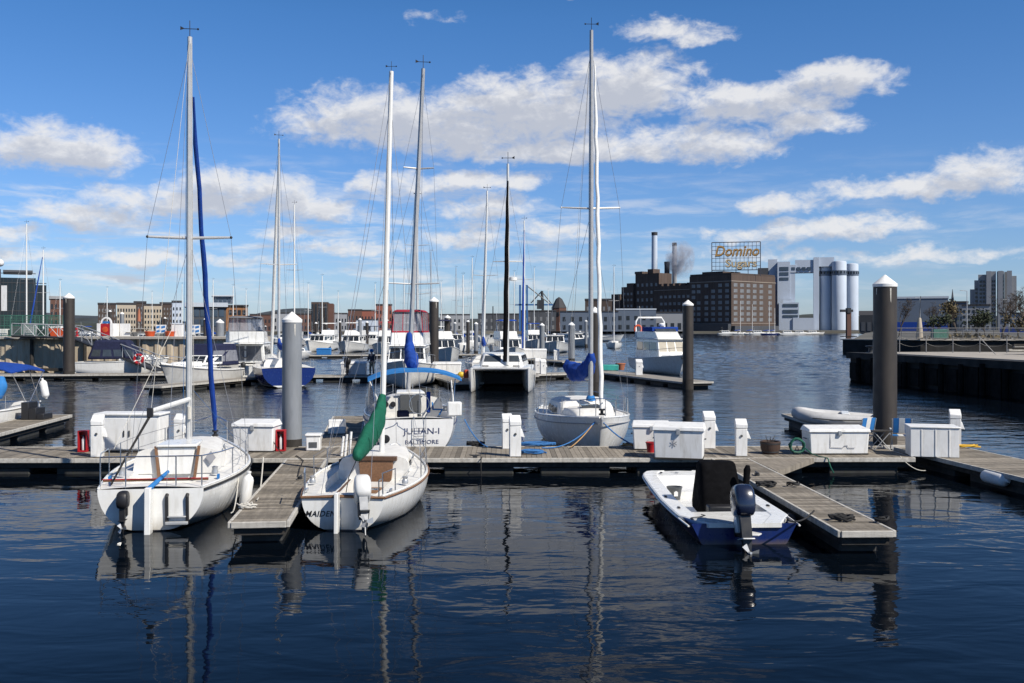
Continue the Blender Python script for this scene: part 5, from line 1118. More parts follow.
# ------------------------------------------------------------------ the person on the dock
def skin_body(name, parent, joints, edges, m, sub=2):
    me = bpy.data.meshes.new(name); me.from_pydata([j[0] for j in joints], edges, []); me.materials.append(MATS[m])
    o = bpy.data.objects.new(name, me); COL.objects.link(o); o.parent = parent
    mod = o.modifiers.new('skin', 'SKIN'); mod.use_smooth_shade = True
    me.skin_vertices[0].data[0].use_root = True
    for i, j in enumerate(joints): me.skin_vertices[0].data[i].radius = (j[1], j[2] if len(j) > 2 else j[1])
    s_ = o.modifiers.new('sub', 'SUBSURF'); s_.levels = sub; s_.render_levels = sub
    return o
pp = thing('person', 'person in a dark jacket, tan trousers and blue hat standing beside white dock boxes', 'person', ((372-CX)/F*76.5, 76.6, DZ+.005), R(150)); pp.scale = (1.15, 1.15, 1.1)
J = [((0, 0, .95), .15, .11), ((0, .02, 1.15), .14, .10), ((0, .03, 1.38), .17, .10), ((0, .04, 1.50), .06), ((0, .06, 1.56), .06), ((0, .07, 1.66), .095, .10), ((0, .07, 1.74), .075),
     ((-.10, 0, .88), .09), ((-.11, .03, .50), .062), ((-.12, -.01, .09), .04), ((-.12, .14, .035), .035), ((.10, 0, .88), .09), ((.12, .06, .50), .062), ((.14, .02, .09), .04), ((.15, .17, .035), .035),
     ((-.21, .03, 1.42), .06), ((-.27, .02, 1.14), .045), ((-.22, .2, .95), .035), ((-.2, .28, .92), .03), ((.21, .03, 1.42), .06), ((.28, .02, 1.14), .045), ((.2, .22, 1.02), .035), ((.17, .3, 1.02), .03)]
E = [(0, 1), (1, 2), (2, 3), (3, 4), (4, 5), (5, 6), (0, 7), (7, 8), (8, 9), (9, 10), (0, 11), (11, 12), (12, 13), (13, 14), (2, 15), (15, 16), (16, 17), (17, 18), (2, 19), (19, 20), (20, 21), (21, 22)]
skin_body('body', pp, J, E, 'skin')
def subset(idx, grow):
    ids = list(idx); return [(J[i][0], J[i][1]+grow, (J[i][2] if len(J[i]) > 2 else J[i][1])+grow) for i in ids], [(ids.index(a), ids.index(b_)) for a, b_ in E if a in ids and b_ in ids]
a, e_ = subset([0, 1, 2, 3, 15, 16, 17, 19, 20, 21], .025); skin_body('jacket', pp, a, e_, 'cloth_dark')
a, e_ = subset([0, 7, 8, 9, 11, 12, 13], .018); skin_body('trousers', pp, a, e_, 'cloth_tan')
for sg in (-1, 1): MB().ball((sg*.13, .08, .05), .06, 10, 6, (.9, 2.0, .8)).build('shoe', 'plastic_black', pp)
MB().ball((0, .06, 1.73), .145, 14, 8, (1, 1.08, .9)).build('hat', 'canvas_sky', pp)
MB().ball((0, .17, 1.655), .02, 6, 4).build('nose', 'skin', pp)
for k, (x, sz) in enumerate(((349, 1.2), (361, .8))):
    dock_box(('white dock box behind the person, beside a black outboard', 'square white dock box right next to the person')[k], (x-CX)/F*77.3, 77.4, sz, .7, 1.05, 0, False)
dock_box('bright blue covered tote stack on the light dock', (324-CX)/F*134.5, 134.5, 1.9, .9, .95, 0, False, m='canvas_sky')
t = thing('stored_outboard', 'black outboard on a stand at the left end of the person dock', 'outboard motor', ((346-CX)/F*76.2, 76.2, DZ+.9)); outboard(t, (0, 0, 0), 1.0, rz=R(60))
MB().tube([(-.3, 0, -.9), (0, 0, .0), (.3, 0, -.9)], .03, 5).build('stand', 'galv', t)
dock_box('white dock box on the dock between the red canopy yacht and catamaran', (447-CX)/F*78, 78, 2.2, .9, 1.0, 0, False)
dock_box('row-end white dock box by the curving dock', (533-CX)/F*118, 118, 3.2, 1.1, 1.2, 0, False)
o = MB().ball((0, 0, 0), .5, 12, 8, (1, .7, .9)).build('gear_bag', 'yellow_paint'); o.scale = (.5, .5, .5); o.location = ((461-CX)/F*73, 73, DZ+.23); tag(o, 'yellow gear bag on the small dock left of the catamaran', 'bag')
# ------------------------------------------------------------------ shores
mat('ground', (.10, .095, .08), .95, var=.4, scale=.05)
mat('quay_top', (.34, .31, .27), .9, var=.2, scale=.6)
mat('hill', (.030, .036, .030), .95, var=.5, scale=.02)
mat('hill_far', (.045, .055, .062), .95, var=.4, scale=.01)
def struct(o): return tag(o, kind='structure')
QY, QZ = 88.0, 3.3
struct(MB().prism([(-140, QY+.6), (-24.5, QY+.6), (-23.5, 97), (-140, 104)], -3, QZ).build('quay_ground', 'quay_top', smooth=0))
# sheet piled bulkhead face
t = thing('bulkhead', 'rust streaked pale sheet-pile bulkhead along the quay on the left', 'bulkhead', (0, 0, 0))
g = MB(); x = -140; k = 0; rg = []
while x < -24.6:
    o_ = (0, .13)[k % 2]; rg.append([(x, QY+.3-o_, -3), (x, QY+.3-o_, QZ-.202)]); rg.append([(x+.35, QY+.3-o_, -3), (x+.35, QY+.3-o_, QZ-.202)]); x += .55; k += 1
MB().rings(rg, False, False, False).build('sheet_piling', 'sheet_pile', t, smooth=0)
MB().box(-140, QY-.15, QZ-.20, -24.4, QY+.75, QZ+.05).build('cap_beam', 'concrete', t, bevel=.04)
MB().box(-140, QY-.1, .3, -24.6, QY+.0, .55).build('waler', 'timber_dark', t)
for i in range(12):
    x = -80+i*4.7; MB().tube([(x, QY-.15, -2), (x, QY-.15, QZ-.2)], .16, 8).build('fender_pile', 'timber_dark', t)
# gangway
t = thing('gangway', 'aluminium truss gangway sloping from the quay down to the low dock', 'gangway', (0, 0, 0))
A, B_ = Vector((-38.0, 86.9, 3.2)), Vector((-28.6, 80.8, .62)); A0 = Vector((-43.5, 87.4, 3.4))
sd_ = (B_-A).cross(Vector((0, 0, 1))).normalized()*.45
for a, b_ in ((A, B_), (A0, A)):
    for sg in (-1, 1):
        for dz, r, m in ((0, .10, 'steel_dark'), (1.1, .045, 'galv')): MB().tube([a+sd_*sg+Vector((0, 0, dz)), b_+sd_*sg+Vector((0, 0, dz))], r, 6).build('chord', m, t)
        n = 8 if a is A else 5
        for i in range(n):
            p, p2 = a.lerp(b_, i/n)+sd_*sg, a.lerp(b_, (i+1)/n)+sd_*sg
            MB().tube([p, p+Vector((0, 0, 1.1))], .035, 5).build('upright', 'galv', t)
            MB().tube([p+Vector((0, 0, 1.1)), p2] if i % 2 else [p, p2+Vector((0, 0, 1.1))], .03, 5).build('brace', 'galv', t)
    MB().hexa([a-sd_-Vector((0, 0, .05)), a+sd_-Vector((0, 0, .05)), b_+sd_-Vector((0, 0, .05)), b_-sd_-Vector((0, 0, .05))], [a-sd_+Vector((0, 0, .03)), a+sd_+Vector((0, 0, .03)), b_+sd_+Vector((0, 0, .03)), b_-sd_+Vector((0, 0, .03))]).build('walkway', 'steel_dark', t)
p = P(138.5, 359, 80.2); t2 = thing('life_ring', 'orange-red life ring hanging on the gangway foot', 'life ring', p)
MB().tube([(.34*math.cos(a), 0, .34*math.sin(a)) for a in [2*math.pi*k/20 for k in range(21)]], .11, 8).build('ring', 'red_paint', t2)
for a in (.6, 2.2, 3.7, 5.3): MB().tube([(.34*math.cos(a+d_), 0, .34*math.sin(a+d_)) for d_ in (-.12, 0, .12)], .118, 8).build('band', 'plastic_white', t2)
MB().tube([(.35, .1, .55), (.5, .1, -.9)], .05, 6).build('post', 'galv', t2)
# green fenced cage
t = thing('fenced_cage', 'green mesh fenced enclosure on the quay under the dark glass building', 'fenced enclosure', (-44.5, 90.5, QZ))
mat('green_paint', (.05, .16, .12), .6, var=.3)
for i in range(7):
    for yy in (0, 3.2): MB().tube([(-3.3+i*1.1, yy, 0), (-3.3+i*1.1, yy, 1.95)], .03, 5).build('fence_post', 'green_paint', t)
for yy in (0, 3.2):
    for z in (.1, 1.0, 1.95): MB().tube([(-3.3, yy, z), (3.3, yy, z)], .025, 5).build('fence_rail', 'green_paint', t)
    g = MB()
    for k in range(44): g.tube([(-3.3+k*.15, yy, .1), (-3.3+k*.15, yy, 1.95)], .012, 3, False)
    for k in range(12): g.tube([(-3.3, yy, .15+k*.15), (3.3, yy, .15+k*.15)], .012, 3, False)
    g.build('mesh_panel', 'green_paint', t, smooth=0)
for k in range(5):
    o = MB().box(-.5, -.4, 0, .5, .4, .7+.25*(k % 3)).build('stored_crate', ('plastic_white', 'plastic_gray', 'galv', 'plastic_black', 'plastic_white')[k], bevel=.03); o.location = (-47+k*1.25, 92, QZ+.01)
    tag(o, ('pale', 'grey', 'metal', 'black', 'cream')[k]+' crate stored inside the green fenced enclosure', 'crate')
# furniture on the quay
def quay_obj(name, label, cat, x, Y): return thing(name, label, cat, ((x-CX)/F*Y, Y, QZ+.005))
t = quay_obj('planter_box', 'orange-red planter trough on the quay beside the brown pile', 'planter', 61, 90)
MB().hexa([(-.75, -.4, 0), (.75, -.4, 0), (.75, .4, 0), (-.75, .4, 0)], [(-.95, -.5, .75), (.95, -.5, .75), (.95, .5, .75), (-.95, .5, .75)]).build('trough', 'orange_paint', t, bevel=.04); MB().box(-.9, -.45, .752, .9, .45, .80).build('soil', 'soil', t)
for x, lb in ((150, 'left of the blue and white sign'), (170, 'right of the blue and white sign')):
    t = quay_obj('planter_tub', 'round orange-red planter tub '+lb, 'planter', x, 90.5); t.scale = (.85, .85, .75)
    MB().lathe([(.42, 0), (.55, .6), (.58, .62), (.56, .66), (.48, .6), (.0, .58)], n=16, cap=False).build('tub', 'orange_paint', t)
t = quay_obj('hydrant', 'small red standpipe with white cap on the quay', 'standpipe', 77, 90)
MB().lathe([(.16, 0), (.16, .1), (.11, .12), (.11, .62), (.16, .66), (.14, .8), (.04, .9)], n=10).build('pipe', 'red_paint', t); MB().tube([(-.22, 0, .5), (.22, 0, .5)], .06, 8).build('outlet', 'motor_white', t)
t = quay_obj('kiosk', 'small red-panelled kiosk with a white arched top on the quay', 'kiosk', 106.5, 90.5); t.scale = (.8, .8, .78)
MB().box(-.95, -.4, 0, -.55, .5, 1.55).build('side_panel', 'plastic_white', t, bevel=.02); MB().box(.55, -.4, 0, .95, .5, 1.55).build('side_panel', 'plastic_white', t, bevel=.02)
MB().box(-.545, -.35, .1, .545, .45, 1.5).build('front_panel', 'red_paint', t, bevel=.02)
MB().lathe([(.34, 0), (.34, .03), (.2, .05), (.0, .05)], n=16).build('emblem', 'orange_paint', t).matrix_local = Matrix.Translation((0, -.35, .85)) @ Matrix.Rotation(R(90), 4, 'X')
g = MB(); arc = [(.62*math.cos(math.pi*k/14), 1.56+.75*math.sin(math.pi*k/14)) for k in range(15)]; ar2 = [(.46*math.cos(math.pi*k/14), 1.56+.58*math.sin(math.pi*k/14)) for k in range(15)]
g.rings([[(a[0], -.1, a[1]), (b_[0], -.1, b_[1]), (b_[0], .1, b_[1]), (a[0], .1, a[1])] for a, b_ in zip(arc, ar2)]); g.build('arch', 'plastic_white', t)
MB().box(-.45, -.05, 1.56, .45, .05, 1.8).build('arch_sign', 'canvas_sky', t)
t = quay_obj('notice_boards', 'pair of plain white panels standing right of the kiosk', 'panel', 119.5, 90.8); t.scale = (.82, .8, .8)
for k in (-1, 1): MB().box(k*.62-.58, -.05, .05, k*.62+.58, .05, 1.5).build('panel', 'plastic_white', t, bevel=.02)
for x, lb in ((161, 'blue and white sign panel between the planter tubs'), (195, 'blue and white sign panel behind the sloop mast')):
    t = quay_obj('sign_panel', lb, 'sign', x, 90.6); t.scale = (.68, .7, .62)
    MB().box(-.7, -.05, .5, .7, .05, 1.75).build('board', 'plastic_white', t, bevel=.02)
    for k, (x0, z0) in enumerate(((-.6, .6), (.05, .6), (-.6, 1.2), (.05, 1.2))): MB().hexa([(x0, -.065, z0), (x0+.52, -.065, z0+.12), (x0+.52, -.052, z0+.12), (x0, -.052, z0)], [(x0, -.065, z0+.32), (x0+.52, -.065, z0+.44), (x0+.52, -.052, z0+.44), (x0, -.052, z0+.32)]).build('blue_patch', 'canvas_sky', t)
    for k in (-.5, .5): MB().tube([(k, .0, 0), (k, 0, .5)], .03, 5).build('leg', 'galv', t)
t = quay_obj('white_cabinet', 'tall white cabinet on the quay next to the sloop mast', 'cabinet', 178, 91); t.scale = (.9, .9, .6); MB().box(-.55, -.4, 0, .55, .4, 1.9).build('body', 'plastic_white', t, bevel=.03); MB().box(-.6, -.45, 1.902, .6, .45, 1.98).build('top', 'plastic_white', t, bevel=.02)
t = quay_obj('picnic_table', 'pale picnic table with a closed umbrella on the quay', 'picnic table', 139, 91.5)
MB().box(-1.0, -.4, .72, 1.0, .4, .77).build('table_top', 'fascia', t); MB().tube([(0, 0, 0), (0, 0, 2.6)], .03, 6).build('umbrella_pole', 'fascia', t); MB().lathe([(.16, 1.4), (.12, 2.2), (.03, 2.6)], n=10).build('folded_umbrella', 'terracotta', t)
for k in (-.75, .75): MB().box(-.9, k-.15, .40, .9, k+.15, .44).build('bench', 'fascia', t)
for k in (-.7, .7): MB().tube([(k, -.7, 0), (k, .35, .72)], .04, 5).build('leg', 'fascia', t); MB().tube([(k, .7, 0), (k, -.35, .72)], .04, 5).build('leg', 'fascia', t)
# lamp post with a white globe at the left edge
t = thing('street_lamp', 'white globe street lamp at the left edge before the dark glass building', 'street lamp', (P(0, 330, 110).x, 110, 1.0))
MB().tube([(0, 0, 0), (0, 0, 9.6)], .09, 8).build('pole', 'steel_dark', t); MB().ball((0, 0, 10.3), .42, 12, 8).build('globe', 'plastic_white', t)
MB().box(.15, -.03, 5.0, .75, .03, 7.8).build('banner', 'plastic_white', t)

# far land
struct(MB().prism([(-700, 270), (-132, 262), (-118, 300), (-150, 520), (-700, 560)], -3, 1.6).build('ground', 'ground', smooth=0))
struct(MB().prism([(-900, 600), (-60, 640), (40, 730), (155, 742), (330, 770), (330, 5000), (-2600, 5000)], -3, 1.7).build('ground', 'ground', smooth=0))
struct(MB().prism([(54, 159), (62, 155), (400, 130), (900, 400), (900, 5000), (329, 5000), (329, 772), (262, 748), (182, 500), (142, 400)], -3, 2.1).build('ground', 'ground', smooth=0))
def hills(name, x0, x1, Y, h0, amp, m, seed, dpt=300):
    g = MB(); n = 120; rg = []
    for i in range(n+1):
        x = x0+(x1-x0)*i/n; h_ = h0+amp*mnoise.fractal(Vector((x*.004, seed, 0)), .8, 2.1, 5)+amp*.15*mnoise.noise(Vector((x*.05, seed, 2)))
        rg.append([(x, Y, 0), (x, Y+20, max(2, h_*.8)), (x, Y+90, max(3, h_)), (x, Y+dpt, 0)])
    return struct(g.rings(rg, False, False, False).build(name, m, smooth=0))
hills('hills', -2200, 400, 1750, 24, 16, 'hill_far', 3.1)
hills('hills', -900, 100, 1000, 12, 6, 'hill', 8.2, 120)
hills('hills', 250, 1500, 1300, 20, 10, 'hill', 5.2, 120)

# ------------------------------------------------------------------ buildings
BR = (.055, .037, .030)
mat('brick_dark', (.088, .060, .048), .9, var=.25, scale=.06, brick=(.35, (.06, .05, .045)))
mat('brick_darker', (.062, .044, .037), .9, var=.3, scale=.06)
mat('brick_red', (.24, .085, .06), .9, var=.2, scale=.05)
mat('brick_brown', (.11, .055, .042), .9, var=.2, scale=.05)
mat('wall_beige', (.42, .36, .28), .85, var=.12, scale=.05)
mat('wall_gray', (.27, .28, .30), .8, var=.12, scale=.05)
mat('wall_pale', (.46, .52, .61), .75, var=.08, scale=.06, dirt=(.34, .36, .38), dirt_amt=.5)
mat('wall_bluegray', (.105, .135, .185), .7, var=.12, scale=.05, dirt=(.14, .16, .19), dirt_amt=.5)
mat('wall_dark', (.06, .065, .075), .6, var=.2, scale=.05)
mat('roof_dark', (.035, .035, .04), .8, var=.2)
mat('roof_pale', (.45, .49, .54), .6, var=.1)
mat('rust_orange', (.26, .12, .05), .8, var=.3, scale=.3)
mat('win_gray', (.20, .205, .215), .35, var=.45, scale=.12)
mat('win_blue', (.05, .075, .11), .1, var=.4, scale=.15)
mat('win_dark', (.018, .022, .03), .12, var=.4, scale=.2)
mat('glass_wall', (.010, .018, .026), .08, var=.5, scale=.1, spec=.5)
mat('stone_trim', (.24, .20, .17), .85, var=.15, scale=.1)
mat('sign_gold', (.42, .24, .07), .5, var=.15); mat('sign_beige', (.58, .46, .28), .6, var=.1); mat('lattice', (.045, .05, .07), .6)
def wgrid(parent, org, u, nrm, cols, rows, ww, wh, m='win_gray', name='window', depth=.25, skip=None):
    """one window part per opening: cols = distances along u, rows = sill heights; copies share a mesh"""
    org, u, nrm = Vector(org), Vector(u).normalized(), Vector(nrm).normalized(); first = None
    for i, c in enumerate(cols):
        for j, r_ in enumerate(rows):
            if skip and skip(i, j): continue
            p = org+u*c+Vector((0, 0, r_))+nrm*.03
            if first is None:
                g = MB(); a = u*ww/2; n_ = nrm*.10; hz = Vector((0, 0, wh))
                g.hexa([-a-n_, a-n_, a+n_, -a+n_], [-a-n_+hz, a-n_+hz, a+n_+hz, -a+n_+hz])
                first = g.build(name, m, parent, smooth=0); first.location = p
            else:
                c_ = first.copy(); COL.objects.link(c_); c_.parent = parent; c_.location = p
def rng(a, b_, n): return [a+(b_-a)*(i+.5)/n for i in range(n)]
# the brick refinery
O = Vector((164.7, 747, 1.7)); U = Vector((.76, .65, 0)).normalized(); V = Vector((-.65, .76, 0)).normalized()
t = thing('refinery', 'long dark brick sugar refinery with rows of pale windows across the harbour', 'refinery', O)
def blk(u0, u1, v0, v1, z0, z1, name='wall', m='brick_dark', parent=t):
    c = [U*u0+V*v0, U*u1+V*v0, U*u1+V*v1, U*u0+V*v1]
    return MB().hexa([p+Vector((0, 0, z0)) for p in c], [p+Vector((0, 0, z1)) for p in c]).build(name, m, parent, smooth=0)
blk(0, 56, 0, 40, 0, 42.5, 'main_block'); blk(.3, 55.7, .3, 39.7, 42.5, 44.0, 'parapet', 'brick_darker'); blk(8, 30, 14, 34, 44, 46, 'penthouse', 'brick_darker')
blk(-.35, 56.35, -.35, 40, 37.4, 38.1, 'cornice', 'stone_trim'); blk(-.3, 56.3, -.3, 40, 5.6, 6.1, 'string_course', 'stone_trim')
blk(2, 44, 40, 78, 0, 36.0, 'second_block'); blk(1.7, 44, 40.2, 78.2, 32.5, 33.0, 'cornice', 'stone_trim')
for k in range(6): blk(4, 10, 42+k*6, 46+k*6, 36, 38.2-.2*(k % 2), 'roof_vent', 'brick_darker')
blk(10, 26, 80, 106, 0, 47.5, 'boiler_house', 'brick_dark'); blk(9.6, 26.4, 98, 106.4, 47.5, 49.5, 'parapet_tower', 'brick_dark'); blk(9.6, 18, 86, 92, 47.5, 51, 'parapet_tower', 'brick_dark')
wgrid(t, U*10, V, -U, [83+5*i for i in range(5)], [12+6.2*i for i in range(5)], 2.2, 2.6, 'win_gray', 'tall_window'); wgrid(t, U*8, V, -U, [108.5+4*i for i in range(3)], [10+5*i for i in range(5)], 2.0, 2.0, 'win_gray', 'tall_window')
blk(8, 34, 106.5, 120, 0, 37, 'rear_block', 'brick_dark'); blk(8, 20, 107, 114, 37, 40, 'rear_penthouse', 'brick_dark'); blk(4, 30, 118, 128, 0, 31, 'lower_block', 'brick_dark')
wgrid(t, (0, 0, 0), U, -V, [5, 13, 21, 29, 37.5, 49], [7.5+4.35*i for i in range(7)], 4.6, 2.6)
wgrid(t, (0, 0, 0), V, -U, [4, 10.5, 17, 23.5, 31, 36], [7.5+4.35*i for i in range(7)], 3.4, 2.5, skip=lambda i, j: (i+j) % 9 == 8)
wgrid(t, U*2, V, -U, [43+4.6*i for i in range(7)], [15+5.6*i for i in range(3)], 2.6, 2.2)
blk(0, 56, -3.4, -.36, 0, 4.0, 'ground_arcade', 'wall_dark'); blk(-4, -.36, 0, 70, 0, 5.5, 'quay_sheds', 'wall_dark')
# low sheds on the refinery waterfront
def shed(label, x0, x1, Y, ty, m, wins_=None, roof=None, dpt=26, name='warehouse', z0=1.7, base=None, doors=0):
    a, b_ = P(x0, 0, Y).x, P(x1, 0, Y).x; h_ = H-(ty-HY)/F*Y-z0
    xm = (a+b_)/2; an = math.atan2(xm, Y); t = thing(name, label, 'building', (xm, Y, z0), -an); w_ = (b_-a)/2*math.cos(an)
    MB().box(-w_, 0, 0, w_, dpt, h_).build('wall', m, t, smooth=0)
    MB().box(-w_-.3, -.3, h_+.005, w_+.3, dpt+.3, h_+.05*h_+.3).build('roof', roof or 'roof_dark', t, smooth=0)
    if wins_:
        n, rws, ww, wh, wm_ = wins_
        wgrid(t, (-w_, 0, 0), (1, 0, 0), (0, -1, 0), rng(0, 2*w_, n), [h_*(.10+.85*j/rws) for j in range(rws)], ww*2*w_/n, wh*h_/rws, wm_)
    if base: MB().box(-w_-.1, -.12, 0, w_+.1, -.005, h_*base[0]).build('base_band', base[1], t, smooth=0)
    for k in range(doors): MB().box(-w_+2*w_*(k+.3)/doors, -.15, 0, -w_+2*w_*(k+.7)/doors, -.02, h_*.6).build('door', 'win_dark', t, smooth=0)
    return t
shed('long blue-grey waterfront shed in front of the brick refinery', 560, 618, 700, 312, 'wall_bluegray', (7, 2, .35, .45, 'win_dark'))
shed('pale low shed directly before the brick boiler house', 616, 656, 715, 310, 'wall_bluegray', (5, 2, .4, .4, 'win_dark'), 'roof_pale')
shed('white-walled shed under the second brick block', 655, 690, 722, 313, 'wall_gray', (5, 1, .5, .35, 'win_dark'), 'roof_dark')
# chimney, stack, smoke
def stack(label, x, ty, Y, r0, r1, m, z0=1.7, name='chimney'):
    top = H-(ty-HY)/F*Y; t = thing(name, label, 'chimney', ((x-CX)/F*Y, Y, z0)); h_ = top-z0
    MB().lathe([(r0, 0), (r1, h_)], n=24).build('shaft', m, t); MB().lathe([(r1*1.06, h_-2.5), (r1*1.1, h_+.2), (r1*.8, h_+.3)], n=24).build('rim', 'roof_dark', t); return t
stack('tall pale chimney with a dark rim behind the brick boiler house', 654.5, 232.5, 850, 2.9, 2.4, 'wall_pale')
stack('slimmer stack whose dark top shows above the smoke', 674.5, 243, 858, 2.2, 1.9, 'wall_gray'); stack('short black stub stack on the refinery roof', 667, 262, 845, 2.4, 2.2, 'roof_dark')
sm = bpy.data.materials.new('smoke'); sm.use_nodes = True; MATS['smoke'] = sm; q = NT(sm.node_tree); q.n.remove(q.n['Principled BSDF'])
pv = q.node('ShaderNodeVolumePrincipled'); pv.inputs['Color'].default_value = (.60, .62, .70, 1); tcx = q.node('ShaderNodeTexCoord')
nz = q.noise(q.scale(tcx.outputs['Object'], (.12, .12, .09)), 1.0, 5, .6, .8)
sp = q.node('ShaderNodeSeparateXYZ'); q.l.new(tcx.outputs['Generated'], sp.inputs[0])
def cen(o_): return q.m('SUBTRACT', 1, q.m('POWER', q.m('MULTIPLY', q.m('SUBTRACT', o_, .5), 2), 2))
fall = q.m('MULTIPLY', q.m('MULTIPLY', cen(sp.outputs[0]), cen(sp.outputs[1])), cen(sp.outputs[2]))
q.put(pv.inputs['Density'], q.m('MULTIPLY', q.m('MULTIPLY', q.mr(nz, .44, .62, 0, 1), fall), .42)); q.l.new(pv.outputs[0], q.n['Material Output'].inputs['Volume'])
p = P(680, 259, 842); o = MB().ball((0, 0, 0), 1, 24, 16, (13, 10, 17)).build('smoke', 'smoke'); o.location = p; tag(o, 'grey smoke puff drifting above the refinery roof', 'smoke', kind='stuff')
# sign
t = thing('rooftop_sign', 'lattice rooftop sign reading Domino Sugars in gold and beige letters', 'sign', P(736, 270, 768), -math.atan2(224, 995))
W2, HT = 18.3, 21.5
g = MB()
for i in range(13): g.tube([(-W2+W2*2*i/12, 0, 0), (-W2+W2*2*i/12, 0, HT)], .16 if i % 12 else .32, 4)
for i in range(8): g.tube([(-W2, 0, HT*i/7), (W2, 0, HT*i/7)], .16 if i % 7 else .32, 4)
g.build('lattice_frame', 'lattice', t, smooth=0)
for k in range(5): MB().tube([(-W2+W2*2*k/4, 0, HT*.6), (-W2+W2*2*k/4, 9, -1)], .22, 4).build('back_strut', 'lattice', t)
for k in range(5): MB().tube([(-W2+W2*2*k/4, 0, -5), (-W2+W2*2*k/4, 0, 0)], .25, 4).build('leg', 'lattice', t)
text_mesh('Domino', 11.4, 'sign_gold', 'upper_lettering', t, .35, .28, (.2, -.9, 14.4), sx=.88, bold=.10); text_mesh('Domino', 11.4, 'lattice', 'upper_lettering_backing', t, .2, .28, (.3, -.2, 14.1), sx=.88, bold=.24)
text_mesh('Sugars', 8.2, 'sign_beige', 'lower_lettering', t, .3, 0, (3.8, -.9, 5.0), sx=1.12, bold=.08); text_mesh('Sugars', 8.2, 'lattice', 'lower_lettering_backing', t, .2, 0, (3.9, -.2, 4.8), sx=1.12, bold=.3)
# white arch building with the silos
t = thing('silo_terminal', 'pale blue-white terminal with a tall portal and three ringed silos', 'silo terminal', P(800, 330, 790), -math.atan2(288, 995))
S = 790/F*.96
def bx_(x0, x1, y0, y1, d0=0, d1=18, name='wall', m='wall_pale', par=t):      # picture columns / rows turned into metres on the terminal's front
    return MB().box((x0-800)*S, d0, (330-y1)*S, (x1-800)*S, d1, (330-y0)*S).build(name, m, par, smooth=0)
bx_(767.5, 777.3, 255.5, 330, 4, 22, 'stair_tower'); bx_(777.32, 790, 258.5, 330, 0, 20, 'process_tower'); bx_(790.02, 795, 266, 330, .6, 18, 'process_annex')
bx_(795.02, 813.5, 257, 270, 1, 16, 'bridge'); bx_(788, 796, 262, 270, .2, 14, 'bridge_end'); bx_(813.52, 819, 254.5, 330, 0, 18, 'portal_leg'); bx_(819.02, 834, 254.5, 264, 3, 20, 'silo_head_house')
bx_(757, 768, 264.5, 272.5, 3, 18, 'conveyor_house', 'wall_dark'); bx_(779, 799, 301.5, 330, -8, -.05, 'office_wing'); bx_(783, 791, 298, 301.45, -6, -1, 'office_penthouse')
bx_(793, 814, 317.5, 330, -9, -.5, 'low_hall')
for y0, y1 in ((264, 268), (269.5, 273), (275, 278)): bx_(779.5, 788.5, y0, y1, -.25, -.02, 'window_band', 'win_blue')
for y0, y1 in ((303, 306), (309, 312.5), (314.5, 317)): bx_(783, 798, y0, y1, -8.3, -8.02, 'window_band', 'win_blue')
for k in range(4): bx_(791.5+k*5.3, 795+k*5.3, 264.5, 267.5, (-.1 if k else .0), .15 if not k else .95, 'bridge_window', 'win_blue')
for k, (xc, r_, y, ty) in enumerate(((826, 6.6, 10, 261), (839, 7.3, 4, 260), (852.5, 6.1, 14, 262))):
    sl = MB().lathe([(r_*S, 0), (r_*S, (330-ty)*S), (r_*S*.92, (330-ty)*S+.8), (.1, (330-ty)*S+1.6)], ((xc-800)*S, y, 0), 32).build('silo', 'wall_pale', t)
    MB().lathe([(r_*S*1.03, (330-273.5)*S), (r_*S*1.07, (330-272)*S), (r_*S*1.07, (330-268.6)*S), (r_*S*1.03, (330-268.3)*S)], ((xc-800)*S, y, 0), 32).build('ring_gallery', 'wall_bluegray', sl)
    for j in range(14):
        a = 2*math.pi*j/14; MB().cbox(((xc-800)*S+r_*S*1.07*math.cos(a), y+r_*S*1.07*math.sin(a), (330-270.4)*S), (.3, 1.1, 1.9), a).build('gallery_opening', 'win_dark', sl, smooth=0)
# crane beside the silos
t = thing('dock_crane', 'rust brown T-shaped crane tower left of the dark pier beyond the silos', 'crane', P(848.5, 336, 470))
z = 470/F
MB().box(-1.0, -1, 0, 1.0, 1, 24*z).build('tower', 'brick_brown', t); MB().box(-8*z, -1.0, 24*z, 4*z, 1.0, 26.5*z).build('jib', 'steel_dark', t); MB().box(-2*z, -1.4, 23*z, 1.5*z, 1.4, 28*z).build('cab', 'steel_dark', t); MB().box(-3, -3, -5, 3, 3, 0).build('base', 'concrete_dark', t)
# grey hangar and the stepped tower block on the right shore
t = shed('large pale grey hangar-like building beyond the bare trees', 893, 948, 620, 298.5, 'wall_bluegray', None, 'roof_pale', 60, 'hangar', 2.1, (.28, 'canvas_blue'))
for k in range(4): MB().box(-14+k*9, 5, 19.3, -12.5+k*9, 7, 20.6).build('roof_vent', 'wall_dark', t)
t = thing('tower_block', 'stepped grey residential tower with vertical ribs above the bare trees', 'building', P(992, 330, 640), -math.atan2(480, 995)); s_ = 640/F*.90
for k, (x0, x1, ty, d_) in enumerate(((978, 986, 268, 3), (986.05, 996, 264.8, 0), (997, 1004, 265, 0), (1004.5, 1011.5, 265.5, 1), (1011.55, 1016.5, 270, 4), (974, 977.95, 274, 6), (969.5, 973.95, 284, 8))):
    MB().box((x0-992)*s_, d_, 0, (x1-992)*s_, 16, (330-ty)*s_).build('wing', 'wall_gray' if k % 2 else 'wall_gray', t, smooth=0)
for xr in (988.5, 1000, 1009): MB().box((xr-992)*s_-1.2, -1.6, 0, (xr-992)*s_+1.6, -.02, (330-264.6)*s_).build('rib', 'wall_gray', t, smooth=0)
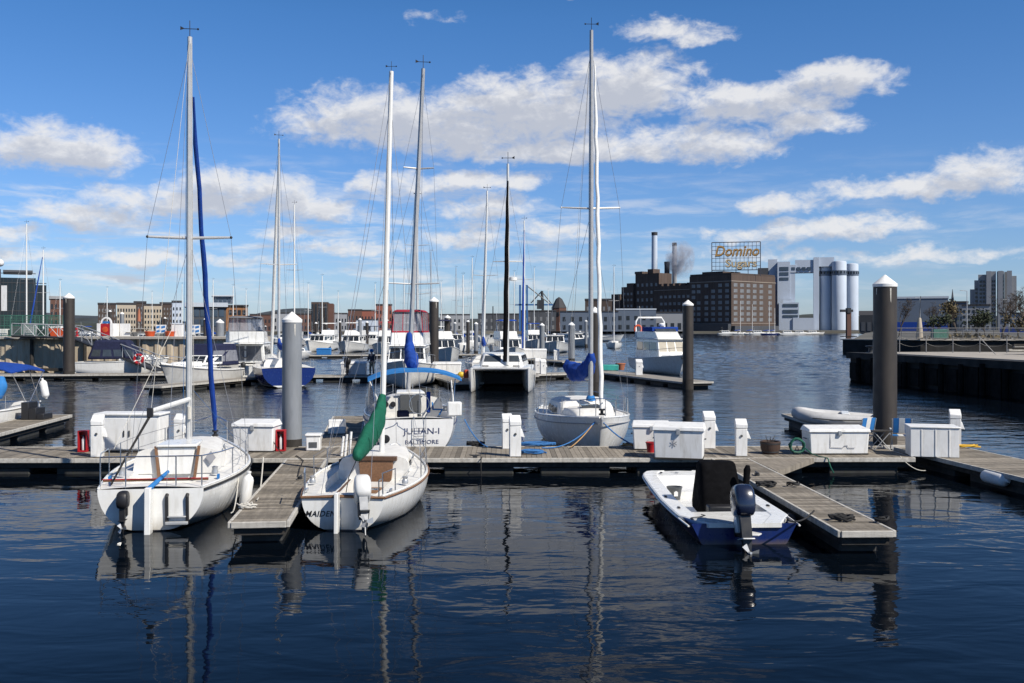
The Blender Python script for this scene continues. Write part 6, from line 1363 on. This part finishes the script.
for a, b_, d_ in ((979, 985.5, 3), (991.4, 995.6, 0), (1002.2, 1003.8, 0)): wgrid(t, ((a-992)*s_, d_, 0), (1, 0, 0), (0, -1, 0), rng(0, (b_-a)*s_, 2), [2.5+2.55*i for i in range(12)], (b_-a)*s_*.36, 1.4, 'win_dark')
for a, b_, d_ in ((974.2, 977.6, 6),): wgrid(t, ((a-992)*s_, d_, 0), (1, 0, 0), (0, -1, 0), [1.1], [2.5+2.6*i for i in range(10)], 1.3, 1.4, 'win_dark')
shed('low grey flats at the foot of the stepped tower', 962, 990, 560, 306, 'wall_gray', (6, 4, .5, .45, 'win_dark'), 'roof_dark', 20, 'flats', 2.1)
shed('bluish low terrace right of the stepped tower base', 1000, 1040, 420, 314, 'wall_gray', (6, 2, .6, .4, 'win_blue'), 'roof_dark', 20, 'terrace', 2.1, (.3, 'canvas_blue'))
shed('blue-green office block left of the stepped tower', 948, 968, 700, 303, 'wall_bluegray', (5, 3, .5, .4, 'win_blue'), 'roof_dark', 20, 'office_block', 2.1)
t = thing('spire', 'slim dark spire between the hangar and the tower block', 'spire', P(952.5, 330, 660)); s_ = 660/F
MB().hexa([(-2, -2, 0), (2, -2, 0), (2, 2, 0), (-2, 2, 0)], [(-1.6, -1.6, 24*s_), (1.6, -1.6, 24*s_), (1.6, 1.6, 24*s_), (-1.6, 1.6, 24*s_)]).build('shaft', 'wall_dark', t); MB().lathe([(1.6, 24*s_), (.8, 32*s_), (.1, 41*s_)], n=8).build('top', 'wall_dark', t)
t = thing('storage_shed', 'dark industrial shed between the silos and the big brown pile', 'building', P(872.5, 331, 560), -.34)
MB().box(-7, 0, -1, 7, 14, 9.0).build('wall', 'steel_dark', t); MB().prismx([(0, 9.02), (14, 9.02), (7, 11.5)], -7.3, 7.3).build('roof', 'roof_dark', t)
for k in range(4): MB().box(-6+k*3.2, -.2, 0, -4+k*3.2, -.03, 5).build('door', 'wall_dark', t)
# left shore: glass block, restaurant, skyline
t = thing('glass_building', 'dark glass office building with stepped roof at the far left', 'building', P(10, 331, 285), math.atan2(502, 995)); s_ = 285/F*.90
for k, (x0, x1, ty, d_) in enumerate(((-60, 1, 268, 0), (1.05, 36, 271.5, 1.5), (36.05, 47, 279, 3))): MB().box((x0-10)*s_, d_, -2, (x1-10)*s_, 20, (331-ty)*s_).build('wing', 'glass_wall', t, smooth=0)
for j in range(6):
    zz = 3+2.7*j
    for x0, x1, d_ in ((-60, 1, 0), (1.05, 36, 1.5), (36.05, 47, 3)):
        if zz < 14.5 or x1 < 37: MB().box((x0-10)*s_, d_-.12, zz, (x1-10)*s_, d_-.01, zz+.22).build('floor_band', 'steel_dark', t, smooth=0)
for k in range(18):
    x = -30+k*4.2; d_ = 0 if x < 1 else (1.5 if x < 36 else 3)
    if x < 46: MB().box((x-10)*s_-.05, d_-.16, 0, (x-10)*s_+.05, d_-.125, 15).build('mullion', 'steel_dark', t, smooth=0)
MB().box((3-10)*s_, 4, 17.05, (33-10)*s_, 18, 17.7).build('roof_plant', 'wall_dark', t)
shed('small brick house block beside the plain white mast', 50, 66, 300, 299, 'brick_brown', (4, 4, .5, .5, 'win_dark'), 'wall_gray', 14, 'brick_house', 1.6)
t = thing('restaurant', 'dark waterfront building with pale roof edge and rust-orange right wing', 'building', P(216, 331, 330), math.atan2(296, 995)); s_ = 330/F*.958
def rb(x0, x1, y0, y1, d0, d1, name, m): return MB().box((x0-216)*s_, d0, (331-y1)*s_, (x1-216)*s_, d1, (331-y0)*s_).build(name, m, t, smooth=0)
rb(186, 226, 306, 331, 0, 18, 'wall', 'wall_dark'); rb(184, 228, 301.5, 305.9, -1, 19, 'roof_fascia', 'roof_pale'); rb(226.05, 248, 305, 331, 1, 16, 'rust_wing', 'rust_orange'); rb(225, 249, 303.4, 304.9, .5, 16.5, 'rust_roof', 'roof_dark'); rb(213, 233, 294.5, 301.4, 4, 14, 'roof_pavilion', 'wall_bluegray'); rb(211.5, 234.5, 293.2, 294.4, 3, 15, 'pavilion_roof', 'roof_pale')
for k in range(6): rb(188+k*6.2, 193+k*6.2, 308.5, 316, -.15, -.02, 'window', 'win_blue'); rb(188+k*6.2, 193+k*6.2, 319, 326, -.15, -.02, 'window', 'win_blue')
for k in range(4): rb(229+k*4.6, 232+k*4.6, 309, 314, .85, .98, 'window', 'win_dark')
for k in range(4): rb(214.5+k*4.5, 217.8+k*4.5, 295.6, 300.2, 3.85, 3.98, 'window', 'win_blue')
t = thing('office_slab', 'dark brown slab building with a red-brown end wall above the cruisers', 'building', P(322, 331, 620), math.atan2(150, 995)); s_ = 620/F
MB().box(-10.6*s_, 0, 0, 6*s_, 30, 29*s_).build('wall', 'brick_darker', t); MB().box(6.05*s_, .5, 0, 11*s_, 30, 27.6*s_).build('end_wall', 'brick_brown', t)
for k in range(5): MB().box((-10+k*3.2)*s_, -.3, 2*s_, (-8.2+k*3.2)*s_, -.02, 27*s_).build('window_strip', 'win_dark', t, smooth=0)
sky = [('beige flats with rows of windows left of the brown restaurant', 117, 136, 600, 304.5, 'wall_beige', (7, 4, .5, .45, 'win_dark')), ('second beige flats nearer the brown restaurant', 144, 162, 620, 305.5, 'wall_beige', (6, 4, .5, .45, 'win_dark')), ('dark block between the two beige flats', 134, 146, 660, 303, 'brick_darker', (4, 5, .4, .4, 'win_gray')),
       ('dark tall flats just left of the restaurant roof', 160, 172, 640, 304, 'brick_darker', (4, 5, .4, .4, 'win_gray')), ('white end house by the restaurant', 172, 182, 610, 302.5, 'wall_pale', (3, 4, .4, .4, 'win_dark')), ('dark skyline block left of the beige flats', 98, 116, 700, 304.5, 'brick_darker', (6, 4, .4, .4, 'win_gray')),
       ('orange-red brick mill with a tall centre', 361, 377, 900, 311, 'brick_red', (5, 2, .4, .4, 'win_dark')), ('taller orange-red brick mill next to the green-cover mast', 376, 392, 905, 305.5, 'brick_red', (5, 3, .4, .4, 'win_dark')), ('brown-red low brick house left of the orange-red mill', 348, 362, 880, 310.5, 'brick_brown', (4, 2, .4, .4, 'win_dark')),
       ('low grey houses right of the brown slab building', 332, 347, 800, 314, 'wall_gray', (5, 2, .4, .4, 'win_dark')), ('pale low house behind the blue-hulled sailboat mast', 270, 292, 760, 313.5, 'wall_gray', (6, 2, .4, .4, 'win_dark')), ('brown low row between the restaurant and brown slab', 250, 271, 720, 315, 'brick_brown', (6, 2, .4, .4, 'win_dark')),
       ('reddish row left of the brown slab building', 293, 311, 780, 314.5, 'brick_brown', (5, 2, .4, .4, 'win_dark')), ('distant brown warehouse behind the red canopy yacht', 394, 430, 950, 314, 'brick_brown', (8, 2, .4, .4, 'win_dark')), ('distant pale warehouse beyond the dark mooring pile', 440, 470, 960, 315, 'wall_gray', (7, 2, .4, .4, 'win_dark')),
       ('distant dark warehouse behind the catamaran mast', 478, 522, 900, 314.5, 'wall_dark', (8, 2, .4, .4, 'win_gray')), ('low dark works under the blue gantry crane', 520, 556, 760, 311.5, 'wall_dark', (6, 2, .4, .4, 'win_gray')), ('dark low building left of the refinery sheds', 585, 612, 780, 300.5, 'brick_darker', (5, 3, .4, .4, 'win_gray')),
       ('low pale blue shed beyond the boats right of the quay', 232, 262, 560, 319, 'wall_pale', (5, 1, .4, .4, 'win_dark')), ('low white boathouse near the orange-red mill', 356, 378, 640, 320, 'wall_pale', (4, 1, .4, .4, 'win_dark'))]
for lb, x0, x1, Y, ty, m, ws in sky: shed(lb, x0, x1, Y, ty, m, ws, 'roof_dark', 18, 'city_building')
# octagonal brick tower and gantry crane
t = thing('brick_tower', 'red-brown polygonal brick tower with a dark pointed roof', 'building', P(559, 331, 800)); s_ = 800/F
MB().lathe([(7.4*s_, 0), (7.4*s_, 23*s_)], n=8).build('wall', 'brick_brown', t, smooth=20); MB().lathe([(7.7*s_, 23.02*s_), (3.2*s_, 32*s_), (.2, 34*s_)], n=8).build('roof', 'roof_dark', t, smooth=20)
for k in range(4): MB().box((-3+k*1.8)*s_, -7.4*s_, 15*s_, (-2+k*1.8)*s_, -6.6*s_, 19*s_).build('window', 'win_dark', t)
t = thing('gantry_crane', 'blue gantry crane with a latticed boom beside the brick tower', 'crane', P(526, 331, 740)); s_ = 740/F
for x in (-6, 1): MB().box(x*s_-.7, -1, 0, x*s_+.7, 1, 46*s_).build('leg', 'blue_steel', t)
MB().box(-11*s_, -1, 25.5*s_, 27*s_, 1, 27*s_).build('girder', 'blue_steel', t); MB().tube([(0, 0, 46*s_), (24*s_, 0, 27*s_)], .4, 5).build('stay', 'steel_dark', t); MB().box(11*s_, -2, 22*s_, 18*s_, 2, 31*s_).build('machinery_house', 'steel_dark', t)
t = thing('luffing_crane', 'dark harbour crane with raised jib left of the brick tower', 'crane', P(543, 331, 820)); s_ = 820/F
MB().box(-4*s_, -3, 0, 4*s_, 3, 20*s_).build('portal', 'steel_dark', t); MB().tube([(0, 0, 20*s_), (-1*s_, 0, 40*s_)], 1.2, 5).build('mast', 'steel_dark', t); MB().tube([(-1*s_, 0, 40*s_), (-12*s_, 0, 28*s_)], .5, 5).build('jib', 'steel_dark', t); MB().tube([(0, 0, 38*s_), (11*s_, 0, 24*s_)], .4, 5).build('backstay', 'steel_dark', t)
# far thin masts of the shipyard behind the catamaran
for x, ty in ((493, 313), (505, 312)):
    t = thing('flagpole', 'thin dark pole above the distant dark warehouse', 'pole', P(x, 331, 880), 0, 'thin poles above the dark warehouse'); MB().tube([(0, 0, 0), (0, 0, (331-ty)*.884+6)], .5, 5).build('pole', 'steel_dark', t)

# ------------------------------------------------------------------ right pier, fences and trees
PZ = 2.2
t = thing('pier', 'black timber-faced pier with a pale deck and railing at the right edge', 'pier', (0, 0, 0))
pl = [(26.7, 78.5), (29.3, 56.5), (31.5, 38), (60, 34), (60, 76), (34.5, 79.4)]
MB().prism(pl, -3, PZ-.5).build('timber_face', 'concrete_dark', t, smooth=0)
pl2 = [(x-.25 if x < 34 else x, y+(.25 if y > 75 else 0)) for x, y in pl]; MB().prism(pl2, PZ-.498, PZ-.02).build('edge_beam', 'concrete_dark', t, smooth=0)
pl3 = [(x+.9 if x < 34 else x, y-(.8 if y > 75 else 0)) for x, y in pl]; MB().prism(pl3, PZ-.3, PZ+.02).build('deck', 'quay_top', t, smooth=0)
for i in range(16):
    y = 76.5-i*2.3; x = 26.7+(78.5-y)*.1185-.28
    MB().tube([(x, y, -3), (x, y, PZ-.35+random.uniform(-.2, .1))], .2, 8).build('timber_pile', 'pier_dark', t)
    MB().box(x-.06, y+.5, random.uniform(-.3, .4), x+.22, y+1.9, random.uniform(1.3, 1.8)).build('fender_plank', 'pier_dark', t)
MB().lathe([(.28, 0), (.2, .1), (.2, .35), (.42, .42), (.4, .52)], (27.9, 77.3, PZ+.02), 14).build('bollard', 'steel_dark', t)
rp = []
for i in range(13):
    y = 76.6-i*.22; x = 27.8+i*1.95; p = Vector((x, y, PZ)); rp.append(p+Vector((0, 0, 1.25))); MB().tube([p, p+Vector((0, 0, 1.3))], .035, 6).build('rail_post', 'galv_dull', t)
for a, b_ in zip(rp, rp[1:]):
    MB().tube(catenary(a, b_, .28, 6), .022, 5).build('chain', 'steel_dark', t); MB().tube(catenary(a-Vector((0, 0, .5)), b_-Vector((0, 0, .5)), .28, 6), .018, 5).build('chain', 'steel_dark', t)
MB().tube([(34.3, 70.5, PZ), (33.3, 71, PZ+1.3)], .035, 6).build('bent_post', 'galv_dull', t)
t = thing('scrap_heap', 'jumble of dark beams and pale planks lying on the pier', 'scrap heap', (35.5, 70, PZ+.02))
for k in range(9): MB().cbox((random.uniform(-.5, 4.5), random.uniform(-1.5, 2), .12+.1*k*.8), (random.uniform(1.5, 4.5), .25, .16), random.uniform(-.5, .6)).build('beam', ('timber_dark', 'timber_dark', 'fascia')[k % 3], t)
o = MB().box(-.3, -.25, 0, .3, .25, .42).build('red_crate', 'red_paint', bevel=.04); o.location = (37.5, 70.2, PZ+.95); tag(o, 'small red crate on top of the scrap heap', 'crate')
# second quay beyond the pier
t = thing('quay_wall', 'dark quay wall across the slip behind the pier, topped by a pale walkway', 'quay wall', (0, 0, 0))
MB().prism([(52.5, 158), (62, 151), (400, 126), (400, 129), (63, 154.5), (53.5, 160)], -3, 2.205).build('wall', 'concrete_dark', t, smooth=0); MB().prism([(52.2, 158.2), (61.8, 150.6), (400, 125.6), (400, 131), (63.4, 156), (53.8, 160.6)], 2.21, 2.36).build('coping', 'quay_top', t, smooth=0)
t = thing('railing', 'long grey picket railing on the far quay wall', 'railing', (0, 0, 2.365))
a0, a1 = Vector((58, 154.2, 0)), Vector((150, 147.5, 0)); n = 40
for i in range(n+1): p = a0.lerp(a1, i/n); MB().tube([p, p+Vector((0, 0, 1.75))], .05, 4).build('rail_post', 'galv_dull', t, smooth=0)
for z in (.15, 1.72, 1.0): MB().tube([a0+Vector((0, 0, z)), a1+Vector((0, 0, z))], .045, 4).build('rail', 'galv_dull', t, smooth=0)
g = MB()
for i in range(620): p = a0.lerp(a1, i/620); g.tube([p+Vector((0, 0, .15)), p+Vector((0, 0, 1.7))], .016, 3, False)
g.build('pickets', 'galv_dull', t, smooth=0)
o = MB().box(-1.2, -.6, 0, 1.2, .6, 1.55).build('transformer_cabinet', 'green_paint', bevel=.06); o.location = P(939.5, 338, 158).xy.to_3d()+Vector((0, 0, 2.365)); tag(o, 'dark green transformer cabinet behind the grey picket railing', 'cabinet')
t = thing('mooring_cone', 'tall cream cone-shaped marker with a thin dark pole behind the railing', 'marker', (P(919.5, 0, 175).x, 175, 2.1)); MB().lathe([(.62, 0), (.5, 1.8), (.3, 3.6), (.2, 3.8)], n=14).build('cone', 'wall_beige', t); MB().tube([(0, 0, 3.7), (.2, 0, 7.6)], .05, 5).build('pole', 'steel_dark', t)
for x, Y, ty, lb in ((967, 190, 291, 'tall lamp post beside the evergreen shrubs'), (920, 240, 298, 'lamp post behind the cream marker'), (1009, 200, 300, 'lamp post within the large bare tree')):
    t = thing('lamp_post', lb, 'lamp post', ((x-CX)/F*Y, Y, 2.1)); hz = H-(ty-HY)/F*Y-2.1; MB().tube([(0, 0, 0), (0, 0, hz)], [.11, .07], 6).build('pole', 'galv', t); MB().tube([(0, 0, hz), (-.9, 0, hz+.1)], .05, 5).build('arm', 'galv', t); MB().box(-1.3, -.12, hz+.02, -.85, .12, hz+.14).build('lamp_head', 'galv', t)
mat('bark', (.075, .058, .045), .95, var=.35, scale=2); mat('twig', (.065, .048, .036), .95, var=.4, scale=1); mat('leaf_dark', (.030, .042, .018), .9, var=.5, scale=.8, island=.5); mat('leaf_bud', (.13, .10, .045), .9, var=.5, scale=.8, island=.4)
def tree(label, x, Y, ty, wide, kind, z0=2.1, seed=0):
    rd = random.Random(seed); hz = H-(ty-HY)/F*Y-z0; X = (x-CX)/F*Y; wd = wide*Y/F/2
    t = thing('bare_tree' if kind == 'bare' else 'bushy_tree', label, 'tree', (X, Y, z0), 0, 'trees on the right shore')
    g, tw, tips = MB(), MB(), []
    def grow(p, d, L, r, lev):
        k = 3 if lev < 2 else 2; pts = [p]; dd = d.copy()
        for i in range(k):
            dd = (dd+Vector((rd.uniform(-.18, .18), rd.uniform(-.18, .18), rd.uniform(-.05, .14)))).normalized(); pts.append(pts[-1]+dd*L/k)
        rs = [r*(1-.45*i/k) for i in range(k+1)]; (g if lev < 3 else tw).tube(pts, rs, 5 if lev < 2 else 3, False)
        if lev >= 4: tips.append(pts[-1]); return
        for i in range(3 if lev else 5):
            q_ = pts[-1] if i < 2 else pts[max(1, k-1)]
            a = rd.uniform(0, 6.28); sp_ = rd.uniform(.45, .95)*(1.15 if wd > hz*.45 else .8)
            nd = (dd+Vector((math.cos(a)*sp_, math.sin(a)*sp_, rd.uniform(-.1, .35)))).normalized()
            grow(q_, nd, L*rd.uniform(.58, .8), r*.55, lev+1)
    grow(Vector((0, 0, 0)), Vector((0, 0, 1)), hz*.30, max(.12, hz*.022), 0)
    zs_ = [p.z for p in tips]; xs_ = [abs(p.x) for p in tips]; fz = hz/max(zs_); fx = wd/max(xs_)
    for m_ in (g, tw): m_.v = [(a*fx, b_*fx, c*fz) for a, b_, c in m_.v]
    tips = [Vector((p.x*fx, p.y*fx, p.z*fz)) for p in tips]
    g.build('trunk', 'bark', t, smooth=60); c = MB() if kind != 'bare' else tw
    if kind != 'bare':
        for p in tips:
            for _ in range(4 if kind == 'ever' else 2):
                o_ = p+Vector((rd.gauss(0, .45), rd.gauss(0, .45), rd.gauss(0, .4))); a = Vector((rd.gauss(0, 1), rd.gauss(0, 1), rd.gauss(0, 1))).normalized()*rd.uniform(.14, .32); b_ = a.cross(Vector((rd.gauss(0, 1), rd.gauss(0, 1), rd.gauss(0, 1)))).normalized()*rd.uniform(.10, .22)
                c.add([o_-a, o_+b_, o_+a, o_-b_], [(0, 1, 2, 3)])
        c.v += []; tw.build('branches', 'twig', t, smooth=0); c.build('crown', 'leaf_dark' if kind == 'ever' else 'leaf_bud', t, smooth=0)
    else:
        for p in tips:
            for _ in range(5):
                d_ = Vector((rd.gauss(0, .6), rd.gauss(0, .6), rd.uniform(.1, 1))).normalized()*rd.uniform(.4, .9)*hz/12; c.tube([p, p+d_], [.022, .01], 3, False)
        c.build('crown', 'twig', t, smooth=0)
    return t
for i, (lb, x, Y, ty, wd, kd) in enumerate([('widest bare brown tree standing before the stepped tower', 1002, 185, 288, 66, 'bare'), ('bare tree cut by the picture edge right of the stepped tower', 1030, 170, 292, 50, 'bare'), ('bare pale tree right of the big brown pile', 899, 230, 299, 26, 'bare'), ('bare tree behind the cream marker pole', 934, 240, 303, 26, 'bare'),
        ('yellow-brown budding tree between the marker and the evergreen', 948, 205, 303, 24, 'bud'), ('olive budding tree beside the tall lamp post', 957, 195, 300, 26, 'bud'), ('dark evergreen tree at the foot of the stepped tower', 975, 200, 309, 26, 'ever'), ('low dark evergreen shrub left of the budding trees', 938, 190, 317, 20, 'ever'),
        ('low dark evergreen right of the tall lamp post', 985, 210, 313, 24, 'ever'), ('small budding shrub near the railing by the widest bare tree', 1018, 175, 316, 24, 'bud')]):
    tree(lb, x, Y, ty, wd, kd, seed=20+i)
g = MB()
rd = random.Random(5)
for i in range(2600):
    x = rd.uniform(70, 150); p = Vector((x, rd.uniform(158, 172), 2.1+rd.uniform(0, 1.0)*(.5+.5*math.sin(x*.35)))); a = Vector((rd.gauss(0, .25), rd.gauss(0, .25), rd.gauss(0, .3))); b_ = Vector((rd.gauss(0, .2), rd.gauss(0, .2), rd.gauss(0, .2)))
    g.add([p-a, p+b_, p+a, p-b_], [(0, 1, 2, 3)])
tag(g.build('undergrowth', 'leaf_bud', smooth=0), 'low dry undergrowth behind the picket railing', 'undergrowth', kind='stuff')
# wooded ground by the far left shore and harbour edge
